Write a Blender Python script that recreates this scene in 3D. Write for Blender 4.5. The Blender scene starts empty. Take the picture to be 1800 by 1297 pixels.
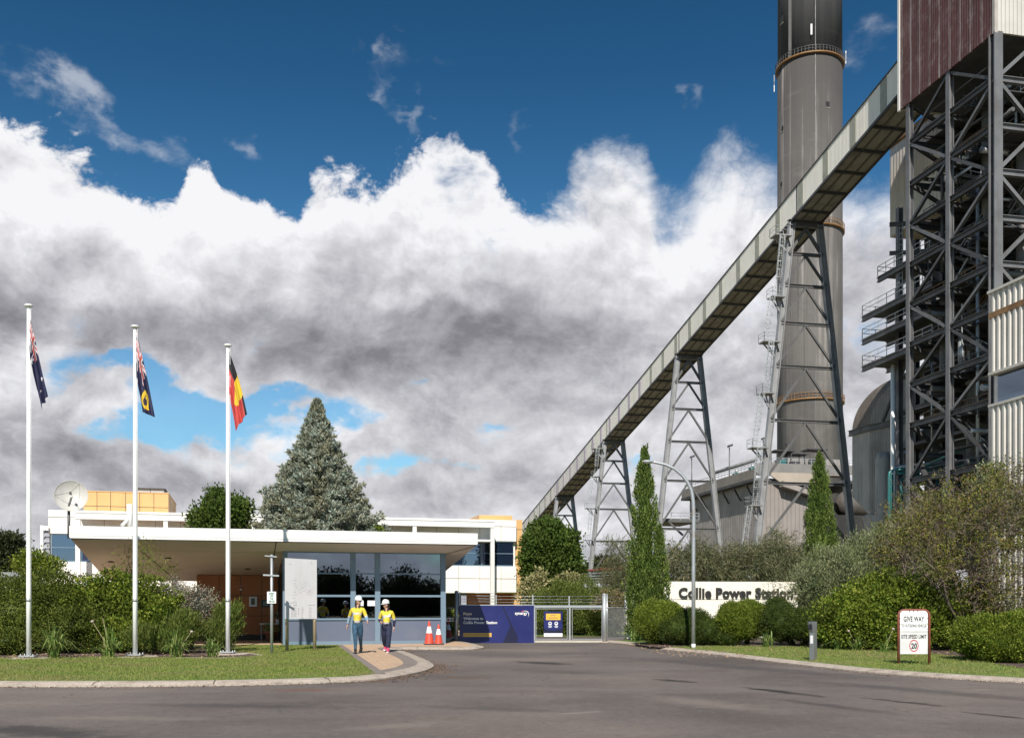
import bpy, bmesh, math, random
import numpy as np
from mathutils import Vector, Matrix, Euler
R = math.radians
SC = bpy.context.scene
COL = SC.collection
rnd = random.Random(7)

# ------------------------------------------------------------------ camera
F_PX, CX, HY, EYE = 1750.0, 900.0, 1063.0, 1.62      # focal length / horizon of the 1800x1297 photograph
cam_d = bpy.data.cameras.new('camera')
cam = bpy.data.objects.new('camera', cam_d); COL.objects.link(cam)
cam_d.sensor_fit = 'HORIZONTAL'; cam_d.sensor_width = 36.0; cam_d.lens = 36.0 * F_PX / 1800.0
cam_d.shift_y = (HY - 648.5) / 1800.0
cam_d.clip_start = 0.1; cam_d.clip_end = 6000
cam.location = (0, 0, EYE); cam.rotation_euler = (R(90), 0, 0)
SC.camera = cam
SC.view_settings.view_transform = 'Standard'; SC.view_settings.look = 'None'
SC.view_settings.exposure = 0.32; SC.view_settings.gamma = 1.0; SC.view_settings.use_curve_mapping = False

# ------------------------------------------------------------------ sun
SUN_EL, SUN_AZ = R(43), R(5)                          # shadows run 5 degrees to the right of straight back
sd = Vector((math.sin(SUN_AZ) * math.cos(SUN_EL), math.cos(SUN_AZ) * math.cos(SUN_EL), -math.sin(SUN_EL)))
sun_d = bpy.data.lights.new('sun', 'SUN'); sun_d.energy = 5.0; sun_d.angle = R(0.53); sun_d.color = (1.0, 0.945, 0.86)
sun = bpy.data.objects.new('sun', sun_d); COL.objects.link(sun)
sun.rotation_euler = sd.to_track_quat('-Z', 'Y').to_euler(); sun.location = (-20, -60, 60)

# ------------------------------------------------------------------ world: physical sky with a bank of cumulus
class NT:
    """small node-tree writer"""
    def __init__(s, tree): s.t = tree; s.n = tree.nodes; s.l = tree.links
    def node(s, typ, **kw):
        nd = s.n.new(typ)
        for k, v in kw.items(): setattr(nd, k, v)
        return nd
    def put(s, sock, v):
        if v is None: return
        if isinstance(v, bpy.types.NodeSocket): s.l.new(v, sock)
        else: sock.default_value = v
    def m(s, op, a, b=None, c=None, clamp=False):
        nd = s.node('ShaderNodeMath', operation=op, use_clamp=clamp)
        s.put(nd.inputs[0], a)
        if b is not None: s.put(nd.inputs[1], b)
        if c is not None: s.put(nd.inputs[2], c)
        return nd.outputs[0]
    def xyz(s, x, y, z=0.0):
        nd = s.node('ShaderNodeCombineXYZ')
        for i, v in enumerate((x, y, z)): s.put(nd.inputs[i], v)
        return nd.outputs[0]
    def noise(s, vec, scale, detail=6, rough=.5, dist=0., dims='3D'):
        nd = s.node('ShaderNodeTexNoise', noise_dimensions=dims)
        s.put(nd.inputs['Vector'], vec); s.put(nd.inputs['Scale'], scale); s.put(nd.inputs['Detail'], detail)
        s.put(nd.inputs['Roughness'], rough); s.put(nd.inputs['Distortion'], dist)
        return nd.outputs[0]
    def smooth(s, x, a, b, lo=0., hi=1.):
        nd = s.node('ShaderNodeMapRange', interpolation_type='SMOOTHSTEP')
        s.put(nd.inputs[0], x)
        for i, v in enumerate((a, b, lo, hi)): s.put(nd.inputs[1 + i], v)
        return nd.outputs[0]
    def lin(s, x, a, b, lo=0., hi=1., clamp=True):
        nd = s.node('ShaderNodeMapRange', clamp=clamp)
        s.put(nd.inputs[0], x)
        for i, v in enumerate((a, b, lo, hi)): s.put(nd.inputs[1 + i], v)
        return nd.outputs[0]
    def mix(s, f, a, b, blend='MIX'):
        nd = s.node('ShaderNodeMix', data_type='RGBA', blend_type=blend)
        s.put(nd.inputs[0], f)
        s.put(nd.inputs[6], a if isinstance(a, bpy.types.NodeSocket) else (*a, 1)[:4])
        s.put(nd.inputs[7], b if isinstance(b, bpy.types.NodeSocket) else (*b, 1)[:4])
        return nd.outputs[2]
    def ramp(s, x, stops, interp='LINEAR'):
        nd = s.node('ShaderNodeValToRGB'); cr = nd.color_ramp; cr.interpolation = interp
        while len(cr.elements) < len(stops): cr.elements.new(0.5)
        for e, (p, c) in zip(cr.elements, stops): e.position = p; e.color = (*c, 1)[:4]
        s.put(nd.inputs[0], x)
        return nd.outputs[0]
    def curve(s, x, pts):
        nd = s.node('ShaderNodeFloatCurve'); cv = nd.mapping.curves[0]
        pts = sorted(pts)
        cv.points[0].location = pts[0]; cv.points[1].location = pts[-1]
        for p in pts[1:-1]: cv.points.new(*p)
        nd.mapping.update(); s.put(nd.inputs['Value'], x)
        return nd.outputs[0]

def azel(x, y):
    a = math.atan((x - CX) / F_PX)
    return a, math.atan((HY - y) / F_PX * math.cos(a))

def build_world():
    w = bpy.data.worlds.new('World'); SC.world = w; w.use_nodes = True
    t = w.node_tree; t.nodes.clear(); N = NT(t)
    out = N.node('ShaderNodeOutputWorld'); bg = N.node('ShaderNodeBackground')
    sky = N.node('ShaderNodeTexSky', sky_type='NISHITA')
    sky.sun_disc = False; sky.sun_elevation = SUN_EL; sky.sun_rotation = R(180) + SUN_AZ
    sky.altitude = 200; sky.air_density = 1.0; sky.dust_density = 0.25; sky.ozone_density = 2.2
    SK = 0.092
    hs = N.node('ShaderNodeHueSaturation'); hs.inputs['Saturation'].default_value = 1.28; hs.inputs['Value'].default_value = SK
    N.l.new(sky.outputs[0], hs.inputs['Color'])
    skyc = hs.outputs[0]
    tc = N.node('ShaderNodeTexCoord'); sep = N.node('ShaderNodeSeparateXYZ'); N.l.new(tc.outputs['Generated'], sep.inputs[0])
    dx, dy, dz = sep.outputs
    az = N.m('ARCTAN2', dx, dy)
    hor = N.m('SQRT', N.m('ADD', N.m('MULTIPLY', dx, dx), N.m('MULTIPLY', dy, dy)))
    el = N.m('ARCTAN2', dz, hor)
    skyc = N.mix(1.0, skyc, (.90, 1.10, 1.05), 'MULTIPLY')
    skyc = N.mix(N.smooth(el, .15, .56), skyc, N.mix(1.0, skyc, (.40, .50, .54), 'MULTIPLY'))
    def gauss(px, py, sx, sy, rot=0, warp=True):
        a, e = azel(px, py); sx /= F_PX; sy /= F_PX
        A = N.m('SUBTRACT', azw if warp else az, a); E = N.m('SUBTRACT', elw if warp else el, e)
        c, s_ = math.cos(rot), math.sin(rot)
        U = N.m('ADD', N.m('MULTIPLY', A, c / sx), N.m('MULTIPLY', E, s_ / sx))
        V = N.m('ADD', N.m('MULTIPLY', A, -s_ / sy), N.m('MULTIPLY', E, c / sy))
        q = N.m('ADD', N.m('MULTIPLY', U, U), N.m('MULTIPLY', V, V))
        return N.m('EXPONENT', N.m('MULTIPLY', q, -1.0))
    # slow swirl: bends the outlines of the soft masses so none keeps a regular shape
    wv = N.node('ShaderNodeTexNoise', noise_dimensions='2D'); N.put(wv.inputs['Vector'], N.xyz(az, N.m('MULTIPLY', el, 1.6), 0)); N.put(wv.inputs['Scale'], 9.0); N.put(wv.inputs['Detail'], 5.0); N.put(wv.inputs['Roughness'], .55)
    wsep = N.node('ShaderNodeSeparateColor'); N.l.new(wv.outputs['Color'], wsep.inputs[0])
    az0, el0 = az, el
    azw = N.m('ADD', az, N.m('MULTIPLY', N.m('SUBTRACT', wsep.outputs[0], .5), .16)); elw = N.m('ADD', el, N.m('MULTIPLY', N.m('SUBTRACT', wsep.outputs[1], .5), .085))
    def total(lst):
        acc = None
        for wgt, g in lst:
            g = N.m('MULTIPLY', g, wgt); acc = g if acc is None else N.m('ADD', acc, g)
        return acc
    P = N.xyz(N.m('MULTIPLY', az, 1.0), N.m('MULTIPLY', el, 1.25), 3.3)
    # billow fields; the second is sampled a little higher, so the difference reads as light from above
    f1 = N.noise(P, 5.2, 9, .53, .2, '2D')
    f1b = N.noise(N.xyz(N.m('ADD', az, -0.010), N.m('ADD', N.m('MULTIPLY', el, 1.25), 0.030), 3.3), 5.2, 6, .50, .2, '2D')
    def billow(da, de, scale, detail):
        wx = N.m('ADD', N.m('ADD', az, da), N.m('MULTIPLY', N.m('SUBTRACT', wsep.outputs[0], .5), .05))
        wy = N.m('ADD', N.m('MULTIPLY', N.m('ADD', el, de), 1.3), N.m('MULTIPLY', N.m('SUBTRACT', wsep.outputs[2], .5), .05))
        v = N.node('ShaderNodeTexVoronoi', voronoi_dimensions='2D', feature='F1'); N.put(v.inputs['Vector'], N.xyz(wx, wy, 0))
        v.inputs['Scale'].default_value = scale; v.inputs['Detail'].default_value = detail; v.inputs['Roughness'].default_value = .62; v.inputs['Lacunarity'].default_value = 2.3
        v.normalize = True
        return N.m('SUBTRACT', 1.0, N.m('MULTIPLY', v.outputs['Distance'], 1.25))
    f2 = billow(0, 0, 15.0, 4); f2b = billow(-.004, .011, 15.0, 3)
    # outline of the bank
    tops = [(-400, 330), (-200, 260), (0, 235), (60, 240), (130, 262), (190, 290), (235, 318), (290, 340), (318, 300), (350, 245), (395, 300), (445, 318),
            (520, 345), (560, 292), (610, 300), (700, 318), (760, 312), (830, 312), (872, 352), (905, 378), (950, 372), (990, 320),
            (1030, 262), (1085, 222), (1135, 238), (1165, 315), (1200, 305), (1250, 262), (1300, 250), (1360, 290), (1480, 330), (1600, 310), (1900, 300), (2200, 250)]
    pts = []
    for x, y in tops:
        a, e = azel(x, y); pts.append((min(max((a + .65) / 1.3, 0), 1), e / .6))
    top = N.m('MULTIPLY', N.curve(N.m('DIVIDE', N.m('ADD', az, .65), 1.3, clamp=True), pts), .6)
    edge = N.m('ADD', N.m('SUBTRACT', top, el), N.m('ADD', N.m('MULTIPLY', N.m('SUBTRACT', f1, .5), .15), N.m('MULTIPLY', N.m('SUBTRACT', f2, .55), .060)))
    soft = N.m('MULTIPLY_ADD', N.smooth(az, azel(900, 0)[0], azel(1050, 0)[0]), .035, .012)
    soft = N.m('MULTIPLY', soft, N.m('MULTIPLY_ADD', N.smooth(az, azel(1280, 0)[0], azel(1420, 0)[0]), .3, 1.0))
    dens = N.smooth(N.m('DIVIDE', edge, soft), -0.35, 1.0)
    # blue holes under the bank
    hole = total([(1.0, gauss(330, 705, 110, 34, -.25)), (.9, gauss(520, 722, 120, 24, .05)), (.6, gauss(190, 645, 70, 20)), (.55, gauss(745, 690, 60, 16)),
                  (.62, gauss(300, 765, 170, 22)), (.5, gauss(960, 742, 60, 18)), (.45, gauss(1250, 385, 50, 40)), (.45, gauss(1195, 330, 30, 40)), (.35, gauss(1330, 330, 40, 40)),
                  (.35, gauss(70, 655, 60, 18)), (.45, gauss(700, 800, 160, 14)), (.42, gauss(1130, 800, 90, 20))])
    holem = N.smooth(N.m('ADD', hole, N.m('ADD', N.m('MULTIPLY', N.m('SUBTRACT', f1, .5), 1.9), N.m('MULTIPLY', N.m('SUBTRACT', f2, .5), .7))), .36, .80)
    dens = N.m('MULTIPLY', dens, N.m('SUBTRACT', 1.0, N.m('MULTIPLY', holem, .92)))
    dens = N.m('MULTIPLY', dens, N.m('MAXIMUM', N.smooth(N.m('ABSOLUTE', az), 1.5, .9), N.smooth(f1, .50, .62)))
    # loose wisps above the bank
    wn = N.noise(N.xyz(az, N.m('MULTIPLY', el, 1.6), 5.0), 17.0, 8, .62, .15, '2D')
    wis = total([(1.0, gauss(85, 150, 70, 34, -.3)), (.8, gauss(205, 215, 60, 20, -.3)), (.9, gauss(445, 260, 42, 20, -.75)), (.75, gauss(692, 195, 18, 40)),
                 (.5, gauss(678, 85, 16, 26)), (.6, gauss(1560, 45, 40, 26)), (.55, gauss(935, 245, 24, 50, .3)), (.5, gauss(1140, 190, 20, 24)), (.42, gauss(1500, 110, 40, 30)), (.35, gauss(730, 100, 60, 20)),
                 (.45, gauss(300, 245, 30, 40, -.2)), (.4, gauss(30, 110, 40, 20)), (.3, gauss(620, 65, 30, 20))])
    wd = N.m('MULTIPLY', N.smooth(N.m('MULTIPLY', wis, N.m('MULTIPLY_ADD', wn, 2.2, -.42)), .16, .95), .62)
    # light and shade inside the bank
    dark = total([(1.05, gauss(455, 600, 330, 72, .02)), (.72, gauss(40, 545, 190, 60, -.05)), (.62, gauss(760, 555, 260, 66, -.1)), (.62, gauss(960, 600, 190, 70, -.2)),
                  (.55, gauss(1190, 590, 150, 70, .1)), (.50, gauss(640, 640, 120, 40)), (.4, gauss(150, 430, 80, 60)), (.25, gauss(620, 430, 90, 50)), (.75, gauss(1520, 520, 150, 190)),
                  (.45, gauss(780, 800, 120, 30)), (.60, gauss(1120, 740, 90, 40)), (.55, gauss(120, 790, 150, 34)), (.5, gauss(60, 870, 160, 60)), (.45, gauss(330, 850, 110, 30)), (.4, gauss(880, 850, 160, 36)),
                  (.35, gauss(1290, 700, 90, 60)), (.45, gauss(1030, 870, 90, 26)), (.35, gauss(700, 870, 120, 40)), (.35, gauss(80, 720, 120, 30)), (.3, gauss(1080, 300, 60, 60)), (.38, gauss(690, 500, 240, 45)), (.35, gauss(1020, 470, 90, 30)), (.35, gauss(1280, 480, 60, 50)), (.55, gauss(850, 700, 200, 60)), (.5, gauss(680, 740, 120, 45)), (.4, gauss(1180, 820, 160, 50))])
    f0 = N.noise(N.xyz(az, N.m('MULTIPLY', el, 1.5), 0), 4.2, 3, .5, 0., '2D')
    rel = N.m('ADD', N.m('MULTIPLY', N.m('SUBTRACT', f1, f1b), 1.25), N.m('MULTIPLY', N.m('SUBTRACT', f2, f2b), .40))
    lum = N.m('ADD', N.m('ADD', .955, rel), N.m('MULTIPLY', N.m('SUBTRACT', f1, .5), .24))
    lum = N.m('SUBTRACT', lum, N.m('MULTIPLY', dark, N.m('MULTIPLY_ADD', f0, .38, .27)))
    lum = N.m('ADD', lum, N.m('MULTIPLY', N.smooth(N.m('DIVIDE', edge, .10), 1.0, 0.0), .12))
    lum = N.m('SUBTRACT', lum, N.m('MULTIPLY', N.smooth(el, .30, .03), .17))
    lum = N.m('MAXIMUM', lum, N.m('MULTIPLY_ADD', lum, .45, .14))
    cc = N.ramp(lum, [(0.0, (.115, .114, .126)), (.25, (.185, .184, .203)), (.5, (.325, .325, .352)), (.75, (.52, .52, .55)), (1.0, (.745, .745, .765))])
    col = N.mix(wd, skyc, (.50, .53, .59))
    col = N.mix(dens, col, cc)
    low = N.smooth(el, .02, -.03)
    col = N.mix(low, col, (.30, .31, .33))
    N.l.new(col, bg.inputs[0]); bg.inputs[1].default_value = 1.0
    N.l.new(bg.outputs[0], out.inputs[0])
    w.cycles.sampling_method = 'MANUAL'; w.cycles.sample_map_resolution = 512
build_world()
# ------------------------------------------------------------------ materials
MATS = {}
def pmat(name, c1, c2=None, scale=3., rough=.6, metal=0., bump=0., bscale=None, detail=6, streak=0., dirt=None, dirtamt=.5, dscale=.6, spec=.5, coat=0., split=(.35, .65)):
    """principled surface: two-tone noise, optional vertical streaks of dirt, optional fine bump"""
    if name in MATS: return MATS[name]
    m = bpy.data.materials.new(name); m.use_nodes = True; t = m.node_tree; N = NT(t)
    b = t.nodes['Principled BSDF']; b.inputs['Roughness'].default_value = rough; b.inputs['Metallic'].default_value = metal
    b.inputs['Specular IOR Level'].default_value = spec
    if coat: b.inputs['Coat Weight'].default_value = coat
    tc = N.node('ShaderNodeTexCoord'); V = tc.outputs['Object']
    if c2 is None: c2 = tuple(x * .86 for x in c1)
    n1 = N.noise(V, scale, detail, .6)
    col = N.mix(N.smooth(n1, *split), c1, c2)
    if dirt is not None:
        mp = N.node('ShaderNodeMapping'); N.l.new(V, mp.inputs[0])
        mp.inputs['Scale'].default_value = (1, 1, .06 if streak else 1)
        n2 = N.noise(mp.outputs[0], dscale * (4 if streak else 1), 6, .65)
        col = N.mix(N.m('MULTIPLY', N.smooth(n2, .48, .72), dirtamt), col, dirt)
    N.l.new(col, b.inputs['Base Color'])
    rr = N.lin(n1, .3, .7, max(rough - .08, 0.02), min(rough + .1, 1)); N.l.new(rr, b.inputs['Roughness'])
    if bump:
        bp = N.node('ShaderNodeBump'); bp.inputs['Strength'].default_value = bump; bp.inputs['Distance'].default_value = .05
        N.l.new(N.noise(V, bscale or scale * 6, 5, .6), bp.inputs['Height']); N.l.new(bp.outputs[0], b.inputs['Normal'])
    MATS[name] = m
    return m

def leafmat(name, cols, rough=.55, trans=.25, patch=None, pscale=.9, gain=1.12):
    """leaf surface: every leaf its own tone, some translucency, broad patches of a second tone"""
    m = bpy.data.materials.new(name); m.use_nodes = True; t = m.node_tree; N = NT(t)
    b = t.nodes['Principled BSDF']; b.inputs['Roughness'].default_value = rough; b.inputs['Specular IOR Level'].default_value = .10
    g = N.node('ShaderNodeNewGeometry')
    cols = [(min(.9, c[0] * gain * 1.10), c[1] * gain, c[2] * gain * .92) for c in cols]; patch = None if patch is None else tuple(x * gain for x in patch)
    k = len(cols) - 1
    col = N.ramp(g.outputs['Random Per Island'], [(i / max(k, 1), c) for i, c in enumerate(cols)])
    if patch is not None:
        tc = N.node('ShaderNodeTexCoord')
        col = N.mix(N.smooth(N.noise(tc.outputs['Object'], pscale, 3, .5), .42, .66), col, N.mix(.65, col, patch))
    N.l.new(col, b.inputs['Base Color'])
    tr = N.node('ShaderNodeBsdfTranslucent'); N.l.new(N.mix(.5, col, tuple(min(1, x * 1.3) for x in cols[-1])), tr.inputs[0])
    ms = N.node('ShaderNodeMixShader'); ms.inputs[0].default_value = trans
    N.l.new(b.outputs[0], ms.inputs[1]); N.l.new(tr.outputs[0], ms.inputs[2])
    N.l.new(ms.outputs[0], t.nodes['Material Output'].inputs['Surface'])
    MATS[name] = m
    return m

def glassmat(name, tint, refl=.28, tintcol=(.55, .65, .75), dark=None, wav=.0):
    """window pane: mirror sky over a dark tinted see-through"""
    m = bpy.data.materials.new(name); m.use_nodes = True; t = m.node_tree; N = NT(t); t.nodes.remove(t.nodes['Principled BSDF'])
    gl = N.node('ShaderNodeBsdfGlossy'); gl.inputs['Roughness'].default_value = .012; gl.inputs['Color'].default_value = (*tintcol, 1)
    if wav:
        tc = N.node('ShaderNodeTexCoord'); bp = N.node('ShaderNodeBump'); bp.inputs['Strength'].default_value = wav; bp.inputs['Distance'].default_value = .02
        N.l.new(N.noise(tc.outputs['Object'], .7, 2), bp.inputs['Height']); N.l.new(bp.outputs[0], gl.inputs['Normal'])
    if dark is None:
        un = N.node('ShaderNodeBsdfTransparent'); un.inputs[0].default_value = (*tint, 1)
    else:
        un = N.node('ShaderNodeBsdfDiffuse'); un.inputs[0].default_value = (*dark, 1)
    fr = N.node('ShaderNodeLayerWeight'); fr.inputs[0].default_value = .35
    fac = N.m('ADD', N.m('MULTIPLY', fr.outputs['Fresnel'], .6), refl, clamp=True)
    ms = N.node('ShaderNodeMixShader'); N.l.new(fac, ms.inputs[0]); N.l.new(un.outputs[0], ms.inputs[1]); N.l.new(gl.outputs[0], ms.inputs[2])
    N.l.new(ms.outputs[0], t.nodes['Material Output'].inputs['Surface'])
    MATS[name] = m
    return m

def ribmat(name, c1, c2, axis, period, bump=.6, dirt=None, dirtamt=.4, rough=.5, metal=.0, stain=None):
    """profiled sheet cladding: ribs run vertically, repeat along the given horizontal axis"""
    m = bpy.data.materials.new(name); m.use_nodes = True; t = m.node_tree; N = NT(t)
    b = t.nodes['Principled BSDF']; b.inputs['Metallic'].default_value = metal
    tc = N.node('ShaderNodeTexCoord'); V = tc.outputs['Object']
    vm = N.node('ShaderNodeVectorMath', operation='DOT_PRODUCT'); N.l.new(V, vm.inputs[0]); vm.inputs[1].default_value = tuple(axis)
    u = vm.outputs['Value']
    fr = N.m('PINGPONG', u, period / 2)
    h = N.smooth(fr, period * .14, period * .30)
    n1 = N.noise(V, .35, 5, .6)
    col = N.mix(N.smooth(n1, .35, .68), c1, c2)
    mp = N.node('ShaderNodeMapping'); N.l.new(V, mp.inputs[0]); mp.inputs['Scale'].default_value = (1, 1, .07)
    n2 = N.noise(mp.outputs[0], 1.6, 6, .68)
    if dirt: col = N.mix(N.m('MULTIPLY', N.smooth(n2, .45, .72), dirtamt), col, dirt)
    if stain:                                            # pale weathered strips between the sheet laps
        per, c, amt = stain
        k = N.m('PINGPONG', N.m('ADD', N.m('ADD', u, per * .3), N.m('MULTIPLY', N.noise(V, .9, 4, .6), .35)), per / 2)
        kk = N.m('MULTIPLY', N.smooth(k, per * .17, 0.0), N.smooth(N.noise(mp.outputs[0], 3.4, 7, .8), .36, .66))
        k2 = N.m('MULTIPLY', N.smooth(N.noise(V, .8, 7, .75), .48, .72), .32)
        col = N.mix(N.m('MULTIPLY', N.m('ADD', kk, k2, clamp=True), amt), col, c)
    N.l.new(col, b.inputs['Base Color'])
    N.l.new(N.lin(n1, .3, .7, rough - .1, rough + .1), b.inputs['Roughness'])
    bp = N.node('ShaderNodeBump'); bp.inputs['Strength'].default_value = bump; bp.inputs['Distance'].default_value = period * .22
    N.l.new(h, bp.inputs['Height']); N.l.new(bp.outputs[0], b.inputs['Normal'])
    MATS[name] = m
    return m

M = {}
M['asphalt'] = None
M['white'] = pmat('white_paint', (.76, .75, .725), (.71, .70, .675), 1.2, .45, dirt=(.48, .45, .40), dirtamt=.22, streak=1, dscale=.5)
M['pole_white'] = pmat('pole_white', (.85, .84, .82), (.80, .79, .77), 2, .32)
M['render_white'] = pmat('render_white', (.80, .775, .73), (.76, .735, .69), .8, .6, dirt=(.50, .46, .40), dirtamt=.28, streak=1, dscale=.35)
M['soffit'] = pmat('soffit', (.70, .665, .61), (.66, .63, .575), .9, .65, dirt=(.45, .42, .37), dirtamt=.18, dscale=.5)
M['fascia'] = pmat('fascia', (.79, .78, .755), (.75, .735, .71), .8, .4, dirt=(.62, .58, .52), dirtamt=.22, streak=1, dscale=.4)
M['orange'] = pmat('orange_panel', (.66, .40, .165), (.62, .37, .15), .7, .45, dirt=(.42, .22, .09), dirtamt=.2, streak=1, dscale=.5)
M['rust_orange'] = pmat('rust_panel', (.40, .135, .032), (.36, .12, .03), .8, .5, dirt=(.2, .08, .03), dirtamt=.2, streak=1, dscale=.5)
M['blue_frame'] = pmat('blue_frame', (.165, .235, .30), (.15, .215, .28), 1.5, .42)
M['blue_panel'] = pmat('blue_panel', (.125, .145, .205), (.115, .135, .19), .8, .4, dirt=(.20, .21, .25), dirtamt=.25, dscale=.8)
M['joint'] = pmat('joint_dark', (.07, .055, .045), None, 3, .8)
M['dark'] = pmat('dark_void', (.018, .018, .02), None, 3, .8)
M['galv'] = pmat('galvanised', (.50, .52, .53), (.42, .44, .45), 5, .42, .55, dirt=(.32, .30, .27), dirtamt=.35, dscale=1.2)
M['galv_rust'] = pmat('galvanised_rust', (.46, .48, .49), (.38, .40, .42), 6, .42, .5, dirt=(.36, .21, .11), dirtamt=.6, dscale=1.6)
M['steel_light'] = pmat('steel_painted', (.31, .315, .325), (.245, .25, .258), .7, .5, .1, dirt=(.17, .155, .14), dirtamt=.6, streak=1, dscale=.5)
M['steel_grey'] = pmat('steel_grey', (.135, .138, .142), (.10, .102, .105), .6, .5, .1, dirt=(.10, .075, .06), dirtamt=.5, streak=1, dscale=.5)
M['steel_dark'] = pmat('steel_dark', (.075, .075, .078), (.055, .055, .057), .6, .55, .1, dirt=(.05, .035, .03), dirtamt=.5, dscale=.8)
M['tower_col'] = pmat('tower_column', (.165, .165, .17), (.115, .115, .12), .5, .5, .1, dirt=(.10, .085, .075), dirtamt=.6, streak=1, dscale=.5)
M['tower_beam'] = pmat('tower_beam', (.075, .075, .078), (.050, .050, .053), .6, .5, .1, dirt=(.06, .045, .035), dirtamt=.6, dscale=.6)
M['boiler'] = pmat('dark_fill', (.030, .029, .029), (.020, .020, .020), .3, .7, 0, dirt=(.05, .04, .032), dirtamt=.5, streak=1, dscale=.3)  # near-black tone, also on the blocks that darken the tower's inside
M['concrete'] = pmat('concrete', (.40, .36, .315), (.33, .30, .265), .8, .85, 0, .15, 20, dirt=(.20, .18, .16), dirtamt=.4, dscale=.7)
M['yellow_rail'] = pmat('yellow_rail', (.25, .135, .045), (.17, .088, .035), 1.2, .5, dirt=(.17, .08, .035), dirtamt=.6, dscale=.8)
M['teal'] = pmat('teal_pipe', (.03, .15, .15), (.025, .12, .125), 1.2, .4)
M['red'] = pmat('red_paint', (.34, .05, .04), (.25, .045, .04), .5, .55)
M['black'] = pmat('black_plastic', (.02, .02, .022), None, 5, .5)
M['bark'] = pmat('bark', (.16, .125, .095), (.10, .08, .065), 6, .9, 0, .4, 25)
M['timber'] = pmat('timber_post', (.46, .36, .24), (.36, .27, .17), 5, .8, dirt=(.2, .15, .1), dirtamt=.4, streak=1, dscale=2)
M['terracotta'] = pmat('terracotta', (.42, .16, .09), (.36, .13, .075), 3, .8)
M['cone_orange'] = pmat('cone_orange', (.62, .07, .04), (.55, .06, .035), 3, .5, dirt=(.2, .06, .04), dirtamt=.3, dscale=3)
M['letter'] = pmat('letter_dark', (.025, .024, .022), None, 4, .5)
M['pink'] = pmat('pink_boot', (.72, .07, .18), (.62, .06, .15), 8, .6)
M['skin'] = pmat('skin', (.56, .33, .235), (.52, .29, .20), 9, .5)
M['hair'] = pmat('hair', (.035, .022, .015), (.02, .013, .01), 30, .5)
M['cloth_yellow'] = pmat('cloth_yellow', (.70, .56, .055), (.60, .46, .04), 7, .75, 0, .5, 18)
M['cloth_navy'] = pmat('cloth_navy', (.018, .024, .060), (.012, .016, .042), 7, .8, 0, .6, 16)
M['cloth_denim'] = pmat('cloth_denim', (.035, .095, .155), (.02, .055, .10), 9, .8, 0, .6, 18)
M['cloth_print'] = pmat('cloth_print', (.04, .12, .28), (.38, .50, .56), 26, .75, 0, .3, 18)
M['reflective'] = pmat('reflective_tape', (.50, .48, .50), (.40, .38, .42), 12, .4)
M['grey_box'] = pmat('grey_box', (.42, .43, .44), (.37, .38, .39), 2, .5)
M['paper'] = pmat('paper_white', (.80, .79, .80), (.76, .75, .76), 1, .5)

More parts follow.
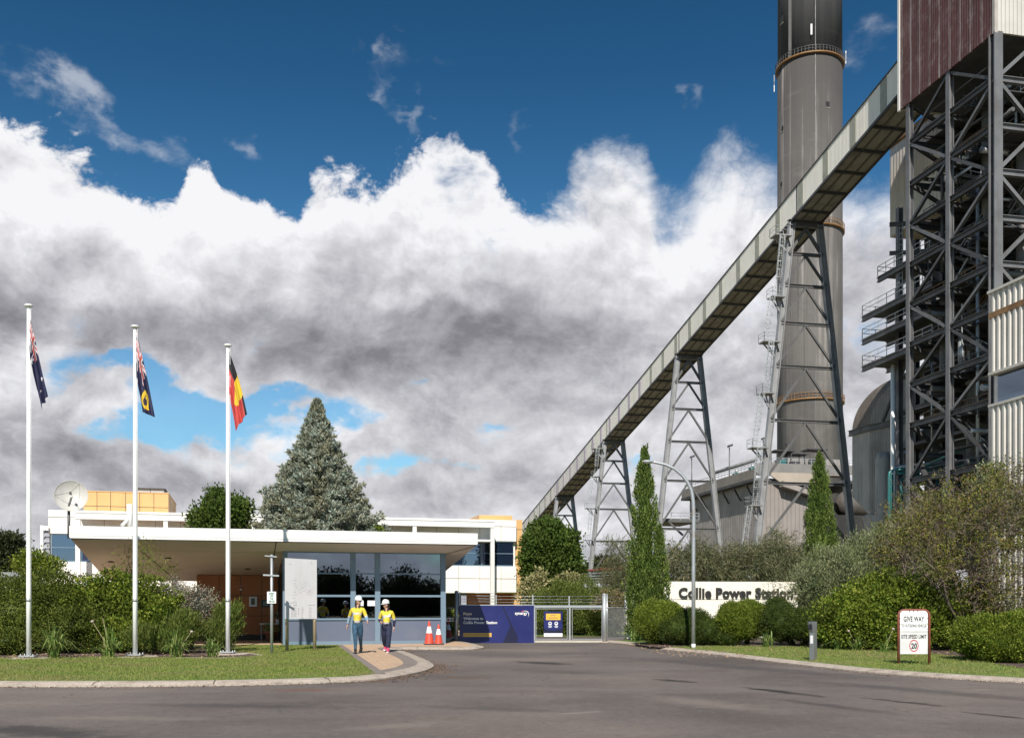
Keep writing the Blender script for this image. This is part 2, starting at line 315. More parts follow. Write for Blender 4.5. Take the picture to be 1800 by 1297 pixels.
# ------------------------------------------------------------------ mesh collector
def vec(*a): return Vector(a)
class MB:
    def __init__(s): s.v = []; s.f = []; s.mi = []; s.cur = 0; s.sm = []; s.smooth = False
    def face(s, pts):
        k = len(s.v); s.v.extend([tuple(p) for p in pts]); s.f.append(tuple(range(k, k + len(pts)))); s.mi.append(s.cur); s.sm.append(s.smooth)
        return s
    def grid_faces(s, rings, closed=True, caps=True):
        """skin a list of vertex rings of equal length"""
        n = len(rings[0]); k = len(s.v)
        for r_ in rings: s.v.extend([tuple(p) for p in r_])
        for i in range(len(rings) - 1):
            for j in range(n if closed else n - 1):
                a = k + i * n + j; b = k + i * n + (j + 1) % n
                s.f.append((a, b, b + n, a + n)); s.mi.append(s.cur); s.sm.append(s.smooth)
        if caps and closed:
            s.f.append(tuple(k + j for j in reversed(range(n)))); s.mi.append(s.cur); s.sm.append(False)
            s.f.append(tuple(k + (len(rings) - 1) * n + j for j in range(n))); s.mi.append(s.cur); s.sm.append(False)
        return s
    def obox(s, o, ax, ay, az):
        """box from corner o spanned by three edge vectors"""
        o, ax, ay, az = Vector(o), Vector(ax), Vector(ay), Vector(az)
        if ax.cross(ay).dot(az) < 0: ax, ay = ay, ax
        p = [o, o + ax, o + ax + ay, o + ay]; q = [x + az for x in p]
        k = len(s.v); s.v.extend([tuple(x) for x in p + q])
        for f in ((3, 2, 1, 0), (4, 5, 6, 7), (0, 1, 5, 4), (1, 2, 6, 5), (2, 3, 7, 6), (3, 0, 4, 7)):
            s.f.append(tuple(k + i for i in f)); s.mi.append(s.cur); s.sm.append(False)
        return s
    def box(s, x0, x1, y0, y1, z0, z1): return s.obox((x0, y0, z0), (x1 - x0, 0, 0), (0, y1 - y0, 0), (0, 0, z1 - z0))
    def beam(s, p, q, w, h, up=(0, 0, 1)):
        p, q = Vector(p), Vector(q); d = (q - p); L = d.length; d /= L; up = Vector(up)
        if abs(d.dot(up)) > .98: up = Vector((0, 1, 0)) if abs(d.y) < .9 else Vector((1, 0, 0))
        a = d.cross(up).normalized(); b = a.cross(d).normalized()
        return s.obox(p - a * w / 2 - b * h / 2, a * w, b * h, d * L)
    def ibeam(s, p, q, w, h, t, flange=(0, 0, 1)):
        """H section: flange normals point along `flange`"""
        p, q = Vector(p), Vector(q); d = (q - p).normalized(); f = Vector(flange)
        f = (f - d * f.dot(d)).normalized(); a = d.cross(f).normalized(); L = (q - p)
        for sg in (-1, 1):
            c = p + f * (sg * (h / 2 - t / 2)); s.obox(c - a * w / 2 - f * t / 2, a * w, f * t, L)
        s.obox(p - a * t / 2 - f * (h / 2 - t), a * t, f * (h - 2 * t), L)
        return s
    def tube(s, p, q, r, n=8, r2=None):
        p, q = Vector(p), Vector(q); d = (q - p).normalized(); r2 = r if r2 is None else r2
        a = d.orthogonal().normalized(); b = d.cross(a); sm = s.smooth; s.smooth = True
        rings = [[c + a * math.cos(2 * math.pi * k / n) * rr + b * math.sin(2 * math.pi * k / n) * rr for k in range(n)] for c, rr in ((p, r), (q, r2))]
        s.grid_faces(rings); s.smooth = sm
        return s
    def path(s, pts, r, n=8, taper=None):
        pts = [Vector(p) for p in pts]; sm = s.smooth; s.smooth = True; rings = []; a = None
        for i, p in enumerate(pts):
            d = ((pts[min(i + 1, len(pts) - 1)] - pts[max(i - 1, 0)])).normalized()
            a = d.orthogonal().normalized() if a is None else (a - d * a.dot(d)).normalized()
            b = d.cross(a); rr = r if taper is None else r + (taper - r) * i / (len(pts) - 1)
            rings.append([p + a * math.cos(2 * math.pi * k / n) * rr + b * math.sin(2 * math.pi * k / n) * rr for k in range(n)])
        s.grid_faces(rings); s.smooth = sm
        return s
    def lathe(s, o, prof, n=24, axis=(0, 0, 1), caps=True):
        o = Vector(o); d = Vector(axis).normalized(); a = d.orthogonal().normalized(); b = d.cross(a); sm = s.smooth; s.smooth = True
        s.grid_faces([[o + d * z + a * math.cos(2 * math.pi * k / n) * r_ + b * math.sin(2 * math.pi * k / n) * r_ for k in range(n)] for r_, z in prof], True, caps); s.smooth = sm
        return s
    def prism(s, poly, d):
        """extrude a planar polygon by d"""
        d = Vector(d); p = [Vector(x) for x in poly]; n = len(p)
        nrm = Vector((0, 0, 0))
        for i in range(n): nrm += (p[i] - p[0]).cross(p[(i + 1) % n] - p[0])
        if nrm.dot(d) < 0: p.reverse()
        k = len(s.v); s.v.extend([tuple(x) for x in p] + [tuple(x + d) for x in p])
        s.f.append(tuple(k + i for i in reversed(range(n)))); s.f.append(tuple(k + n + i for i in range(n)))
        s.mi += [s.cur] * 2; s.sm += [False] * 2
        for i in range(n):
            j = (i + 1) % n; s.f.append((k + i, k + j, k + n + j, k + n + i)); s.mi.append(s.cur); s.sm.append(s.smooth)
        return s
    def sphere(s, c, rx, ry=None, rz=None, n=14, m=8):
        ry = rx if ry is None else ry; rz = rx if rz is None else rz; sm = s.smooth; s.smooth = True
        s.grid_faces([[(c[0] + rx * math.sin(a) * math.cos(2 * math.pi * k / n), c[1] + ry * math.sin(a) * math.sin(2 * math.pi * k / n), c[2] - rz * math.cos(a)) for k in range(n)]
                      for a in [math.pi * (i + .02) / (m + .04) for i in range(m + 1)]]); s.smooth = sm
        return s
    def build(s, name, mats, parent=None, bevel=0):
        me = bpy.data.meshes.new(name); me.from_pydata(s.v, [], s.f)
        for mt in (mats if isinstance(mats, (list, tuple)) else [mats]): me.materials.append(mt)
        me.polygons.foreach_set('material_index', s.mi); me.polygons.foreach_set('use_smooth', s.sm); me.update()
        o = bpy.data.objects.new(name, me); COL.objects.link(o)
        if parent is not None: o.parent = parent; o.matrix_parent_inverse = parent.matrix_basis.inverted()
        if bevel:
            bv = o.modifiers.new('bevel', 'BEVEL'); bv.width = bevel; bv.segments = 2; bv.limit_method = 'ANGLE'
        return o

def tag(o, label=None, cat=None, group=None, kind=None):
    if label: o['label'] = label
    if cat: o['category'] = cat
    if group: o['group'] = group
    if kind: o['kind'] = kind
    return o
def thing(name, label, cat, loc=(0, 0, 0), group=None, rz=0):
    o = bpy.data.objects.new(name, None); COL.objects.link(o); o.location = loc; o.rotation_euler = (0, 0, rz); o.empty_display_size = .2
    o.matrix_basis = Matrix.Translation(loc) @ Matrix.Rotation(rz, 4, 'Z')
    return tag(o, label, cat, group)
def copy_tree(o, label, loc, rz=0, parent=None):
    """a thing with copies of its parts and sub-parts; meshes stay shared"""
    c = o.copy(); COL.objects.link(c)
    if parent is None:
        c.location = loc; c.rotation_euler = (0, 0, rz); c['label'] = label
    else: c.parent = parent
    for ch in list(o.children): copy_tree(ch, None, None, 0, c)
    return c
def structure(o): o['kind'] = 'structure'; return o

def P(x, y, d): return Vector(((x - CX) / F_PX * d, d, EYE + (HY - y) / F_PX * d))
def G(x, y, z=0.): return P(x, y, (EYE - z) * F_PX / (y - HY))
def fr(deg):
    a = R(deg); return Vector((math.cos(a), math.sin(a), 0)), Vector((-math.sin(a), math.cos(a), 0))
UP = Vector((0, 0, 1))

FONT = bpy.data.fonts.new if False else None
def text_mesh(body, size, depth=.004, bold=0., sx=1., align='LEFT', spacing=1.):
    """lettering as triangles in the XY plane (x right, y up)"""
    cu = bpy.data.curves.new('lettering', 'FONT'); cu.body = body; cu.size = size; cu.extrude = depth; cu.offset = bold
    cu.align_x = align; cu.space_character = spacing; cu.resolution_u = 3
    o = bpy.data.objects.new('lettering', cu); COL.objects.link(o)
    dg = bpy.context.evaluated_depsgraph_get(); me = bpy.data.meshes.new_from_object(o.evaluated_get(dg))
    v = [Vector((p.co.x * sx, p.co.y, p.co.z)) for p in me.vertices]; f = [tuple(p.vertices) for p in me.polygons]
    bpy.data.objects.remove(o); bpy.data.curves.remove(cu); bpy.data.meshes.remove(me)
    return v, f
def put_text(mb, body, size, origin, xdir, ydir=(0, 0, 1), **kw):
    v, f = text_mesh(body, size, **kw); xd, yd = Vector(xdir), Vector(ydir); zd = xd.cross(yd)
    k = len(mb.v); o = Vector(origin)
    for p in v: mb.v.append(tuple(o + xd * p.x + yd * p.y + zd * p.z))
    for q in f: mb.f.append(tuple(k + i for i in q)); mb.mi.append(mb.cur); mb.sm.append(False)
    return mb

# ------------------------------------------------------------------ foliage
def leaf_object(name, base, axis, length, width, mats, parent=None, mi=None, bend=0., rs=None):
    """many diamond leaves: base points, growth directions, lengths and widths"""
    rs = rs or np.random.RandomState(1)
    n = len(base); axis = axis / (np.linalg.norm(axis, axis=1, keepdims=True) + 1e-9)
    r_ = rs.normal(size=(n, 3)); side = np.cross(axis, r_); side /= (np.linalg.norm(side, axis=1, keepdims=True) + 1e-9)
    L = length[:, None]; W = width[:, None] * .5
    mid = base + axis * L * .5
    if bend: mid = mid + np.cross(side, axis) * L * bend
    co = np.stack([base, mid + side * W, base + axis * L, mid - side * W], 1).reshape(-1, 3)
    me = bpy.data.meshes.new(name); me.vertices.add(4 * n); me.vertices.foreach_set('co', co.astype(np.float32).ravel())
    me.loops.add(4 * n); me.loops.foreach_set('vertex_index', np.arange(4 * n, dtype=np.int32))
    me.polygons.add(n); me.polygons.foreach_set('loop_start', np.arange(0, 4 * n, 4, dtype=np.int32)); me.polygons.foreach_set('loop_total', np.full(n, 4, np.int32))
    for m in (mats if isinstance(mats, (list, tuple)) else [mats]): me.materials.append(m)
    if mi is not None: me.polygons.foreach_set('material_index', mi.astype(np.int32))
    me.update(calc_edges=True); me.validate()
    o = bpy.data.objects.new(name, me); COL.objects.link(o)
    if parent is not None: o.parent = parent; o.matrix_parent_inverse = parent.matrix_basis.inverted()
    return o

def usphere(rs, n):
    d = rs.normal(size=(n, 3)); return d / np.linalg.norm(d, axis=1, keepdims=True)

def blob_leaves(rs, blobs, per_m2, clump_r, nleaf, lump=.16, updir=.35, out=.7, spread=.7, zmin=.02, inner=.38, front=True):
    """leaf bases and directions for a lumpy mass made of ellipsoid blobs (cx,cy,cz,rx,ry,rz)"""
    B = np.array(blobs, float); bases, axes = [], []
    for i, b in enumerate(B):
        c, r_ = b[:3], b[3:]
        area = 4 * math.pi * ((r_[0] * r_[1]) ** 1.6 + (r_[0] * r_[2]) ** 1.6 + (r_[1] * r_[2]) ** 1.6) ** (1 / 1.6) / 3 ** (1 / 1.6)
        k = max(int(area * per_m2), 6); d = usphere(rs, k)
        ph = rs.uniform(0, 6, 6)
        lum = 1 + lump * (np.sin(d[:, 0] * 5 + ph[0]) * np.sin(d[:, 1] * 5 + ph[1]) + np.sin(d[:, 2] * 7 + ph[2]) * np.sin(d[:, 0] * 8 + ph[3])) + rs.normal(size=k) * lump * .35
        rad = np.where(rs.rand(k) < inner, rs.uniform(.45, .9, k), rs.uniform(.9, 1.02, k)) * lum
        p = c + d * r_ * rad[:, None]
        keep = p[:, 2] > zmin
        for j, bb in enumerate(B):
            if j != i: keep &= (((p - bb[:3]) / (bb[3:] * .80)) ** 2).sum(1) > 1
        if front: keep &= ~((p[:, 1] - c[1] > r_[1] * .55) & (d[:, 2] < .5))
        p, d = p[keep], d[keep]
        nrm = d / r_; nrm /= np.linalg.norm(nrm, axis=1, keepdims=True)
        q = np.repeat(p, nleaf, 0) + rs.normal(size=(len(p) * nleaf, 3)) * clump_r * np.array([1, 1, .7])
        a = np.repeat(nrm, nleaf, 0) * out + np.array([0, 0, updir]) + rs.normal(size=(len(q), 3)) * spread * .6
        # a shared lean for each clump keeps clumps readable
        a += np.repeat(rs.normal(size=(len(p), 3)) * spread * .5, nleaf, 0)
        ok = q[:, 2] > zmin * .5
        bases.append(q[ok]); axes.append(a[ok])
    return np.concatenate(bases), np.concatenate(axes)

def core_mb(blobs, s=.72, rs=None):
    mb = MB(); mb.smooth = True
    for b in blobs:
        c = b[:3]; n, m = 12, 7; sm = mb.smooth
        rings = []
        for i in range(m + 1):
            a = math.pi * (i + .02) / (m + .04)
            ring = []
            for k in range(n):
                t = 2 * math.pi * k / n; w = s * (1 + .12 * math.sin(3 * t + i) * math.sin(2 * a + c[0]))
                ring.append((c[0] + b[3] * w * math.sin(a) * math.cos(t), c[1] + b[4] * w * math.sin(a) * math.sin(t), max(c[2] - b[5] * w * math.cos(a), .0)))
            rings.append(ring)
        mb.grid_faces(rings)
    return mb

def bpx(x, y, d, rx, ry, depth=None, dz=0):
    """ellipsoid seen at pixel x,y with pixel radii, standing at distance d"""
    c = P(x, y, d); a = rx * d / F_PX; b = ry * d / F_PX
    return (c.x, c.y, c.z, a, depth if depth else max(a, b) * .8, b)

def shrub(name, label, cat, blobs, mat, leaf=(.09, .04), per=22, nleaf=14, clump=.13, seed=1, group=None, core=True, stem=True, foliage='foliage', **kw):
    dense = kw.pop('dense', 0); per *= 1.75; leaf = (leaf[0] * 1.08, leaf[1] * 1.35); cs = .52
    if dense == 2: per *= 2.6; leaf = (leaf[0] * .62, leaf[1] * .78); clump *= .62; kw.setdefault('inner', .15); kw.setdefault('lump', .09); cs = .84
    elif dense: per *= 1.5; leaf = (leaf[0] * .85, leaf[1] * .95); clump *= .8; kw.setdefault('inner', .2); kw.setdefault('lump', .2); cs = .72
    blobs = [(*q[:3], max(q[3] - .15, q[3] * .6), max(q[4] - .15, q[4] * .6), max(q[5] - .13, q[5] * .6)) for q in blobs]
    rs = np.random.RandomState(seed); cx = sum(b[0] for b in blobs) / len(blobs); cy = sum(b[1] for b in blobs) / len(blobs)
    zb = kw.pop('zbase', 0.12)
    t = thing(name, label, cat, (cx, cy, zb), group)
    b, a = blob_leaves(rs, blobs, per, clump, nleaf, **kw)
    n = len(b); L = leaf[0] * rs.uniform(.6, 1.3, n); W = leaf[1] * rs.uniform(.7, 1.2, n)
    leaf_object(foliage, b, a, L, W, mat, t, rs=rs)
    mb = MB()
    if core:
        mb = core_mb(blobs, cs)
    for k in range(5 if stem else 0):
        bb = blobs[k % len(blobs)]
        mb.tube((cx + rs.normal() * .15, cy + rs.normal() * .1, zb - .1), (bb[0] + rs.normal() * bb[3] * .3, bb[1], bb[2]), .045, 5, .012)
    if mb.v: mb.build('stems', M['twig'] if not core else mat, t)
    return t
# ------------------------------------------------------------------ leaf surfaces
M['twig'] = pmat('twig', (.15, .115, .085), (.10, .075, .055), 8, .85)
LF = {}
LF['olive'] = leafmat('leaf_olive', [(.014, .026, .005), (.034, .060, .010), (.074, .105, .018), (.18, .205, .045)], patch=(.062, .078, .014), trans=.14)
LF['deep'] = leafmat('leaf_deep', [(.010, .020, .006), (.024, .045, .010), (.050, .080, .017), (.10, .135, .03)], patch=(.04, .06, .016), trans=.14)
LF['lime'] = leafmat('leaf_lime', [(.022, .045, .006), (.060, .108, .012), (.120, .170, .022), (.23, .275, .05)], patch=(.085, .108, .018), trans=.18)
LF['needle'] = leafmat('leaf_needle', [(.022, .045, .009), (.055, .095, .018), (.11, .155, .035), (.18, .22, .06)], patch=(.08, .09, .022), trans=.16)
LF['silver'] = leafmat('leaf_silver', [(.10, .12, .09), (.17, .19, .145), (.26, .27, .22), (.22, .15, .13)], trans=.15)
LF['greygreen'] = leafmat('leaf_greygreen', [(.035, .055, .030), (.085, .115, .060), (.17, .205, .115), (.24, .26, .16)], patch=(.11, .14, .055), trans=.14)
LF['spruce'] = leafmat('leaf_spruce', [(.09, .14, .12), (.18, .245, .22), (.31, .385, .355), (.23, .21, .13)], patch=(.22, .20, .115), pscale=1.1, trans=.1)
LF['cypress'] = leafmat('leaf_cypress', [(.018, .042, .010), (.055, .105, .024), (.12, .18, .042), (.20, .26, .07)], patch=(.085, .13, .032), trans=.14)
LF['broad'] = leafmat('leaf_broad', [(.022, .048, .010), (.045, .085, .016), (.085, .13, .028)], patch=(.07, .095, .02), trans=.16)
LF['variegated'] = leafmat('leaf_variegated', [(.07, .10, .03), (.20, .21, .10), (.36, .34, .19)], trans=.16)
LF['casuarina'] = leafmat('leaf_casuarina', [(.022, .034, .014), (.060, .080, .034), (.14, .155, .085), (.24, .22, .15)], patch=(.075, .092, .042), trans=.18)
LF['dry'] = leafmat('leaf_dry', [(.035, .05, .012), (.08, .105, .022), (.19, .20, .05), (.12, .075, .035)], patch=(.085, .095, .03), trans=.14)
LF['twigs'] = leafmat('leaf_twigs', [(.075, .060, .052), (.13, .105, .09), (.23, .19, .165)], trans=.0)
LF['strap'] = leafmat('leaf_strap', [(.045, .10, .022), (.10, .18, .045), (.17, .25, .075), (.27, .30, .12)], rough=.35, trans=.16)
LF['eucalypt'] = leafmat('leaf_eucalypt', [(.018, .026, .012), (.032, .045, .02), (.05, .06, .03)], trans=.15)
LF['grass'] = leafmat('leaf_grass', [(.085, .145, .025), (.13, .20, .04), (.20, .26, .065), (.28, .30, .12)], patch=(.25, .215, .095), pscale=.7, trans=.3)

# ------------------------------------------------------------------ ground, road, kerbs
def ground_mat(name, cols, scale, speckle=0., sscale=60., bump=.2, rough=.9, extra=None):
    m = bpy.data.materials.new(name); m.use_nodes = True; t = m.node_tree; N = NT(t); b = t.nodes['Principled BSDF']
    tc = N.node('ShaderNodeTexCoord'); V = tc.outputs['Object']
    n = N.noise(V, scale, 7, .62)
    k = len(cols) - 1
    col = N.ramp(N.lin(n, .28, .72), [(i / k, c) for i, c in enumerate(cols)])
    if speckle:
        sp = N.noise(V, sscale, 3, .7)
        col = N.mix(N.lin(sp, .38, .62), N.mix(1., col, (1 - speckle,) * 3, 'MULTIPLY'), N.mix(1., col, (1 + speckle * 1.2,) * 3, 'MULTIPLY'))
    if extra: col = extra(N, V, col)
    N.l.new(col, b.inputs['Base Color']); b.inputs['Roughness'].default_value = rough; b.inputs['Specular IOR Level'].default_value = .3
    bp = N.node('ShaderNodeBump'); bp.inputs['Strength'].default_value = bump; bp.inputs['Distance'].default_value = .02
    N.l.new(N.noise(V, sscale * .6, 4, .7), bp.inputs['Height']); N.l.new(bp.outputs[0], b.inputs['Normal'])
    return m

def asphalt_extra(N, V, col):
    def warp(sx, sy, ang, scale, det=6, rough=.65):
        mp = N.node('ShaderNodeMapping'); N.l.new(V, mp.inputs[0]); mp.inputs['Rotation'].default_value = (0, 0, R(ang)); mp.inputs['Scale'].default_value = (sx, sy, 1)
        return N.noise(mp.outputs[0], scale, det, rough)
    # coarse aggregate: stones of several sizes standing out of the binder
    g1 = N.noise(V, 24, 4, .75); g2 = N.noise(V, 85, 2, .7)
    col = N.mix(N.m('MULTIPLY', N.smooth(g1, .56, .70), .42), col, (.225, .20, .182)); col = N.mix(N.m('MULTIPLY', N.smooth(g1, .44, .30), .45), col, (.050, .043, .040))
    col = N.mix(N.m('MULTIPLY', N.smooth(g2, .62, .72), .50), col, (.30, .27, .245)); col = N.mix(N.m('MULTIPLY', N.smooth(g2, .40, .30), .40), col, (.045, .04, .038))
    g3 = N.noise(V, 6.5, 5, .78); col = N.mix(N.m('MULTIPLY', N.smooth(g3, .52, .68), .42), col, (.225, .197, .176)); col = N.mix(N.m('MULTIPLY', N.smooth(g3, .47, .34), .42), col, (.062, .053, .049))
    # worn tyre lanes sweeping to the gate, dusty patches
    a = warp(.14, 1.0, 64, .50, 8, .72); col = N.mix(N.m('MULTIPLY', N.smooth(a, .50, .70), .38), col, (.205, .178, .160))
    b = warp(.12, 1.0, 70, .80, 8, .75); col = N.mix(N.m('MULTIPLY', N.smooth(b, .58, .74), .38), col, (.058, .051, .048))
    c = N.noise(V, 1.7, 8, .78); col = N.mix(N.m('MULTIPLY', N.smooth(c, .60, .74), .45), col, (.245, .205, .170))
    c2 = N.noise(V, .9, 9, .8); col = N.mix(N.m('MULTIPLY', N.smooth(c2, .56, .70), .40), col, (.066, .056, .052))
    L1 = N.noise(V, .13, 5, .6); col = N.mix(N.m('MULTIPLY', N.smooth(L1, .47, .62), .55), col, N.mix(1., col, (1.42, 1.34, 1.26), 'MULTIPLY')); col = N.mix(N.m('MULTIPLY', N.smooth(L1, .50, .36), .55), col, N.mix(1., col, (.60, .58, .57), 'MULTIPLY'))
    # hairline cracks
    wn = N.node('ShaderNodeTexNoise'); N.l.new(V, wn.inputs['Vector']); wn.inputs['Scale'].default_value = 1.1; wn.inputs['Detail'].default_value = 6
    va = N.node('ShaderNodeVectorMath', operation='MULTIPLY_ADD'); N.l.new(wn.outputs['Color'], va.inputs[0]); va.inputs[1].default_value = (.9, .9, 0); N.l.new(V, va.inputs[2])
    vo = N.node('ShaderNodeTexVoronoi', feature='DISTANCE_TO_EDGE'); N.l.new(va.outputs[0], vo.inputs['Vector']); vo.inputs['Scale'].default_value = .33
    col = N.mix(N.m('MULTIPLY', N.smooth(vo.outputs['Distance'], .0085, .002), N.m('MULTIPLY', N.smooth(N.noise(V, .35, 2), .48, .62), .40)), col, (.045, .04, .038))
    # oil stains and mud: each has its own place and shape
    sepx = N.node('ShaderNodeSeparateXYZ'); N.l.new(V, sepx.inputs[0]); X, Y = sepx.outputs[0], sepx.outputs[1]
    nz = N.noise(V, 3.0, 6, .7)
    def spot(px, py, rx, ry, ang, colr, amt):
        nonlocal col
        g = G(px, py); ca, sa = math.cos(R(ang)), math.sin(R(ang))
        A = N.m('SUBTRACT', X, g.x); B = N.m('SUBTRACT', Y, g.y)
        U = N.m('ADD', N.m('MULTIPLY', A, ca / rx), N.m('MULTIPLY', B, sa / rx)); W = N.m('ADD', N.m('MULTIPLY', A, -sa / ry), N.m('MULTIPLY', B, ca / ry))
        q = N.m('SQRT', N.m('ADD', N.m('MULTIPLY', U, U), N.m('MULTIPLY', W, W)))
        f = N.smooth(N.m('ADD', q, N.m('MULTIPLY', N.m('SUBTRACT', nz, .5), 2.6)), 1.35, .25)
        col = N.mix(N.m('MULTIPLY', f, amt), col, colr)
    spot(1370, 1215, 1.15, .20, -66, (.012, .010, .009), .9); spot(1185, 1196, .6, .25, -60, (.015, .013, .012), .85); spot(955, 1165, 1.2, .5, -50, (.022, .019, .018), .8)
    spot(540, 1212, .8, .35, 0, (.15, .075, .055), .75); spot(820, 1190, .6, .5, 10, (.12, .075, .05), .6); spot(775, 1180, .45, .5, 20, (.17, .11, .07), .7)
    spot(985, 1180, 1.6, .6, -40, (.07, .06, .055), .5); spot(1460, 1240, 1.4, .22, -64, (.05, .044, .042), .6); spot(1240, 1235, 1.6, .5, -60, (.24, .20, .17), .45); spot(860, 1245, 1.2, .3, -20, (.06, .052, .048), .5); spot(430, 1240, 2.2, .35, -8, (.055, .048, .045), .5); spot(240, 1262, 1.4, .25, -6, (.23, .195, .165), .4); spot(700, 1275, .8, .3, 30, (.25, .21, .18), .4); spot(60, 1285, 1.8, .5, -30, (.03, .027, .026), .7); spot(1585, 1233, .9, .14, -64, (.022, .019, .018), .8); spot(1760, 1258, .6, .10, -62, (.02, .018, .017), .8)
    spot(1020, 1252, .5, .08, 30, (.30, .26, .22), .5); spot(1720, 1212, .35, .06, 8, (.34, .31, .27), .6); spot(1130, 1165, 1.0, .5, 0, (.15, .12, .09), .5)
    spot(1300, 1172, 5.0, .7, -62, (.055, .05, .05), .6); spot(1640, 1215, 3.6, .5, -58, (.055, .05, .05), .6)
    return col
M['asphalt'] = ground_mat('asphalt', [(.100, .084, .076), (.130, .110, .100), (.164, .139, .125)], .22, .30, 55, .5, .85, asphalt_extra)
M['earth'] = ground_mat('dry_ground', [(.11, .10, .05), (.16, .14, .07), (.21, .17, .10)], .12, .2, 20, .4)
M['lawn'] = ground_mat('lawn_soil', [(.095, .15, .036), (.135, .19, .05), (.21, .23, .08)], .8, .35, 45, .6)
M['mulch'] = ground_mat('mulch', [(.055, .036, .030), (.095, .066, .054), (.15, .11, .09)], 3.0, .55, 38, 1.0)
M['kerb'] = ground_mat('kerb_concrete', [(.20, .163, .132), (.35, .295, .243), (.41, .35, .292), (.45, .385, .325)], 2.8, .30, 45, .5)
M['grey_paver'] = ground_mat('grey_paver', [(.17, .14, .125), (.21, .175, .155), (.25, .21, .185)], 2.5, .2, 40, .3)
M['pad'] = ground_mat('pad_concrete', [(.34, .28, .23), (.42, .35, .30), (.48, .41, .35)], 2.0, .25, 50, .4)

def brick_mat():
    m = bpy.data.materials.new('brick_paving'); m.use_nodes = True; t = m.node_tree; N = NT(t); b = t.nodes['Principled BSDF']
    tc = N.node('ShaderNodeTexCoord'); mp = N.node('ShaderNodeMapping'); N.l.new(tc.outputs['Object'], mp.inputs[0]); mp.inputs['Rotation'].default_value = (0, 0, R(33))
    bk = N.node('ShaderNodeTexBrick'); N.l.new(mp.outputs[0], bk.inputs['Vector']); bk.inputs['Scale'].default_value = 1.0
    bk.inputs['Brick Width'].default_value = .23; bk.inputs['Row Height'].default_value = .115; bk.inputs['Mortar Size'].default_value = .006
    bk.inputs['Color1'].default_value = (.48, .315, .20, 1); bk.inputs['Color2'].default_value = (.56, .395, .26, 1); bk.inputs['Mortar'].default_value = (.24, .17, .12, 1)
    n = N.noise(tc.outputs['Object'], .9, 6, .65)
    col = N.mix(N.m('MULTIPLY', N.smooth(n, .45, .7), .45), bk.outputs['Color'], (.34, .25, .19))
    N.l.new(col, b.inputs['Base Color']); b.inputs['Roughness'].default_value = .85
    bp = N.node('ShaderNodeBump'); bp.inputs['Strength'].default_value = .5; bp.inputs['Distance'].default_value = .006; bp.invert = True
    N.l.new(bk.outputs['Fac'], bp.inputs['Height']); N.l.new(bp.outputs[0], b.inputs['Normal'])
    return m
M['brick'] = brick_mat()

def smooth_line(p, n=6):
    """Catmull-Rom through plan points"""
    out = []
    for i in range(len(p) - 1):
        a, b, c, d = p[max(i - 1, 0)], p[i], p[i + 1], p[min(i + 2, len(p) - 1)]
        for k in range(n):
            t = k / n
            out.append(.5 * ((2 * b) + (c - a) * t + (2 * a - 5 * b + 4 * c - d) * t * t + (3 * b - a - 3 * c + d) * t ** 3))
    return out + [p[-1]]
def offset_line(p, w):
    """offset to the left of travel"""
    out = []
    for i in range(len(p)):
        d = (p[min(i + 1, len(p) - 1)] - p[max(i - 1, 0)]); d.normalize()
        out.append(Vector((p[i].x - d.y * w, p[i].y + d.x * w)))
    return out
def flat(name, pts, z, mat, kind='structure'):
    """a flat sheet from a simple polygon, triangulated"""
    bm = bmesh.new(); f = bm.faces.new([bm.verts.new((p[0], p[1], z)) for p in pts]); f.normal_update()
    if f.normal.z < 0: f.normal_flip()
    bmesh.ops.triangulate(bm, faces=[f]); me = bpy.data.meshes.new(name); bm.to_mesh(me); bm.free(); me.materials.append(mat)
    o = bpy.data.objects.new(name, me); COL.objects.link(o)
    if kind: o['kind'] = kind
    return o

flat('ground', [(-1500, -400), (1500, -400), (1500, 3000), (-1500, 3000)], -.02, M['earth'])
flat('road', [(-90, -40), (90, -40), (90, 27), (14.5, 36), (7.6, 41.5), (7.2, 60), (30, 75), (30, 88), (-3, 88), (-3, 46), (-90, 46)], 0.0, M['asphalt'])

def v2(x, y, z=0.): g = G(x, y, z); return Vector((g.x, g.y))
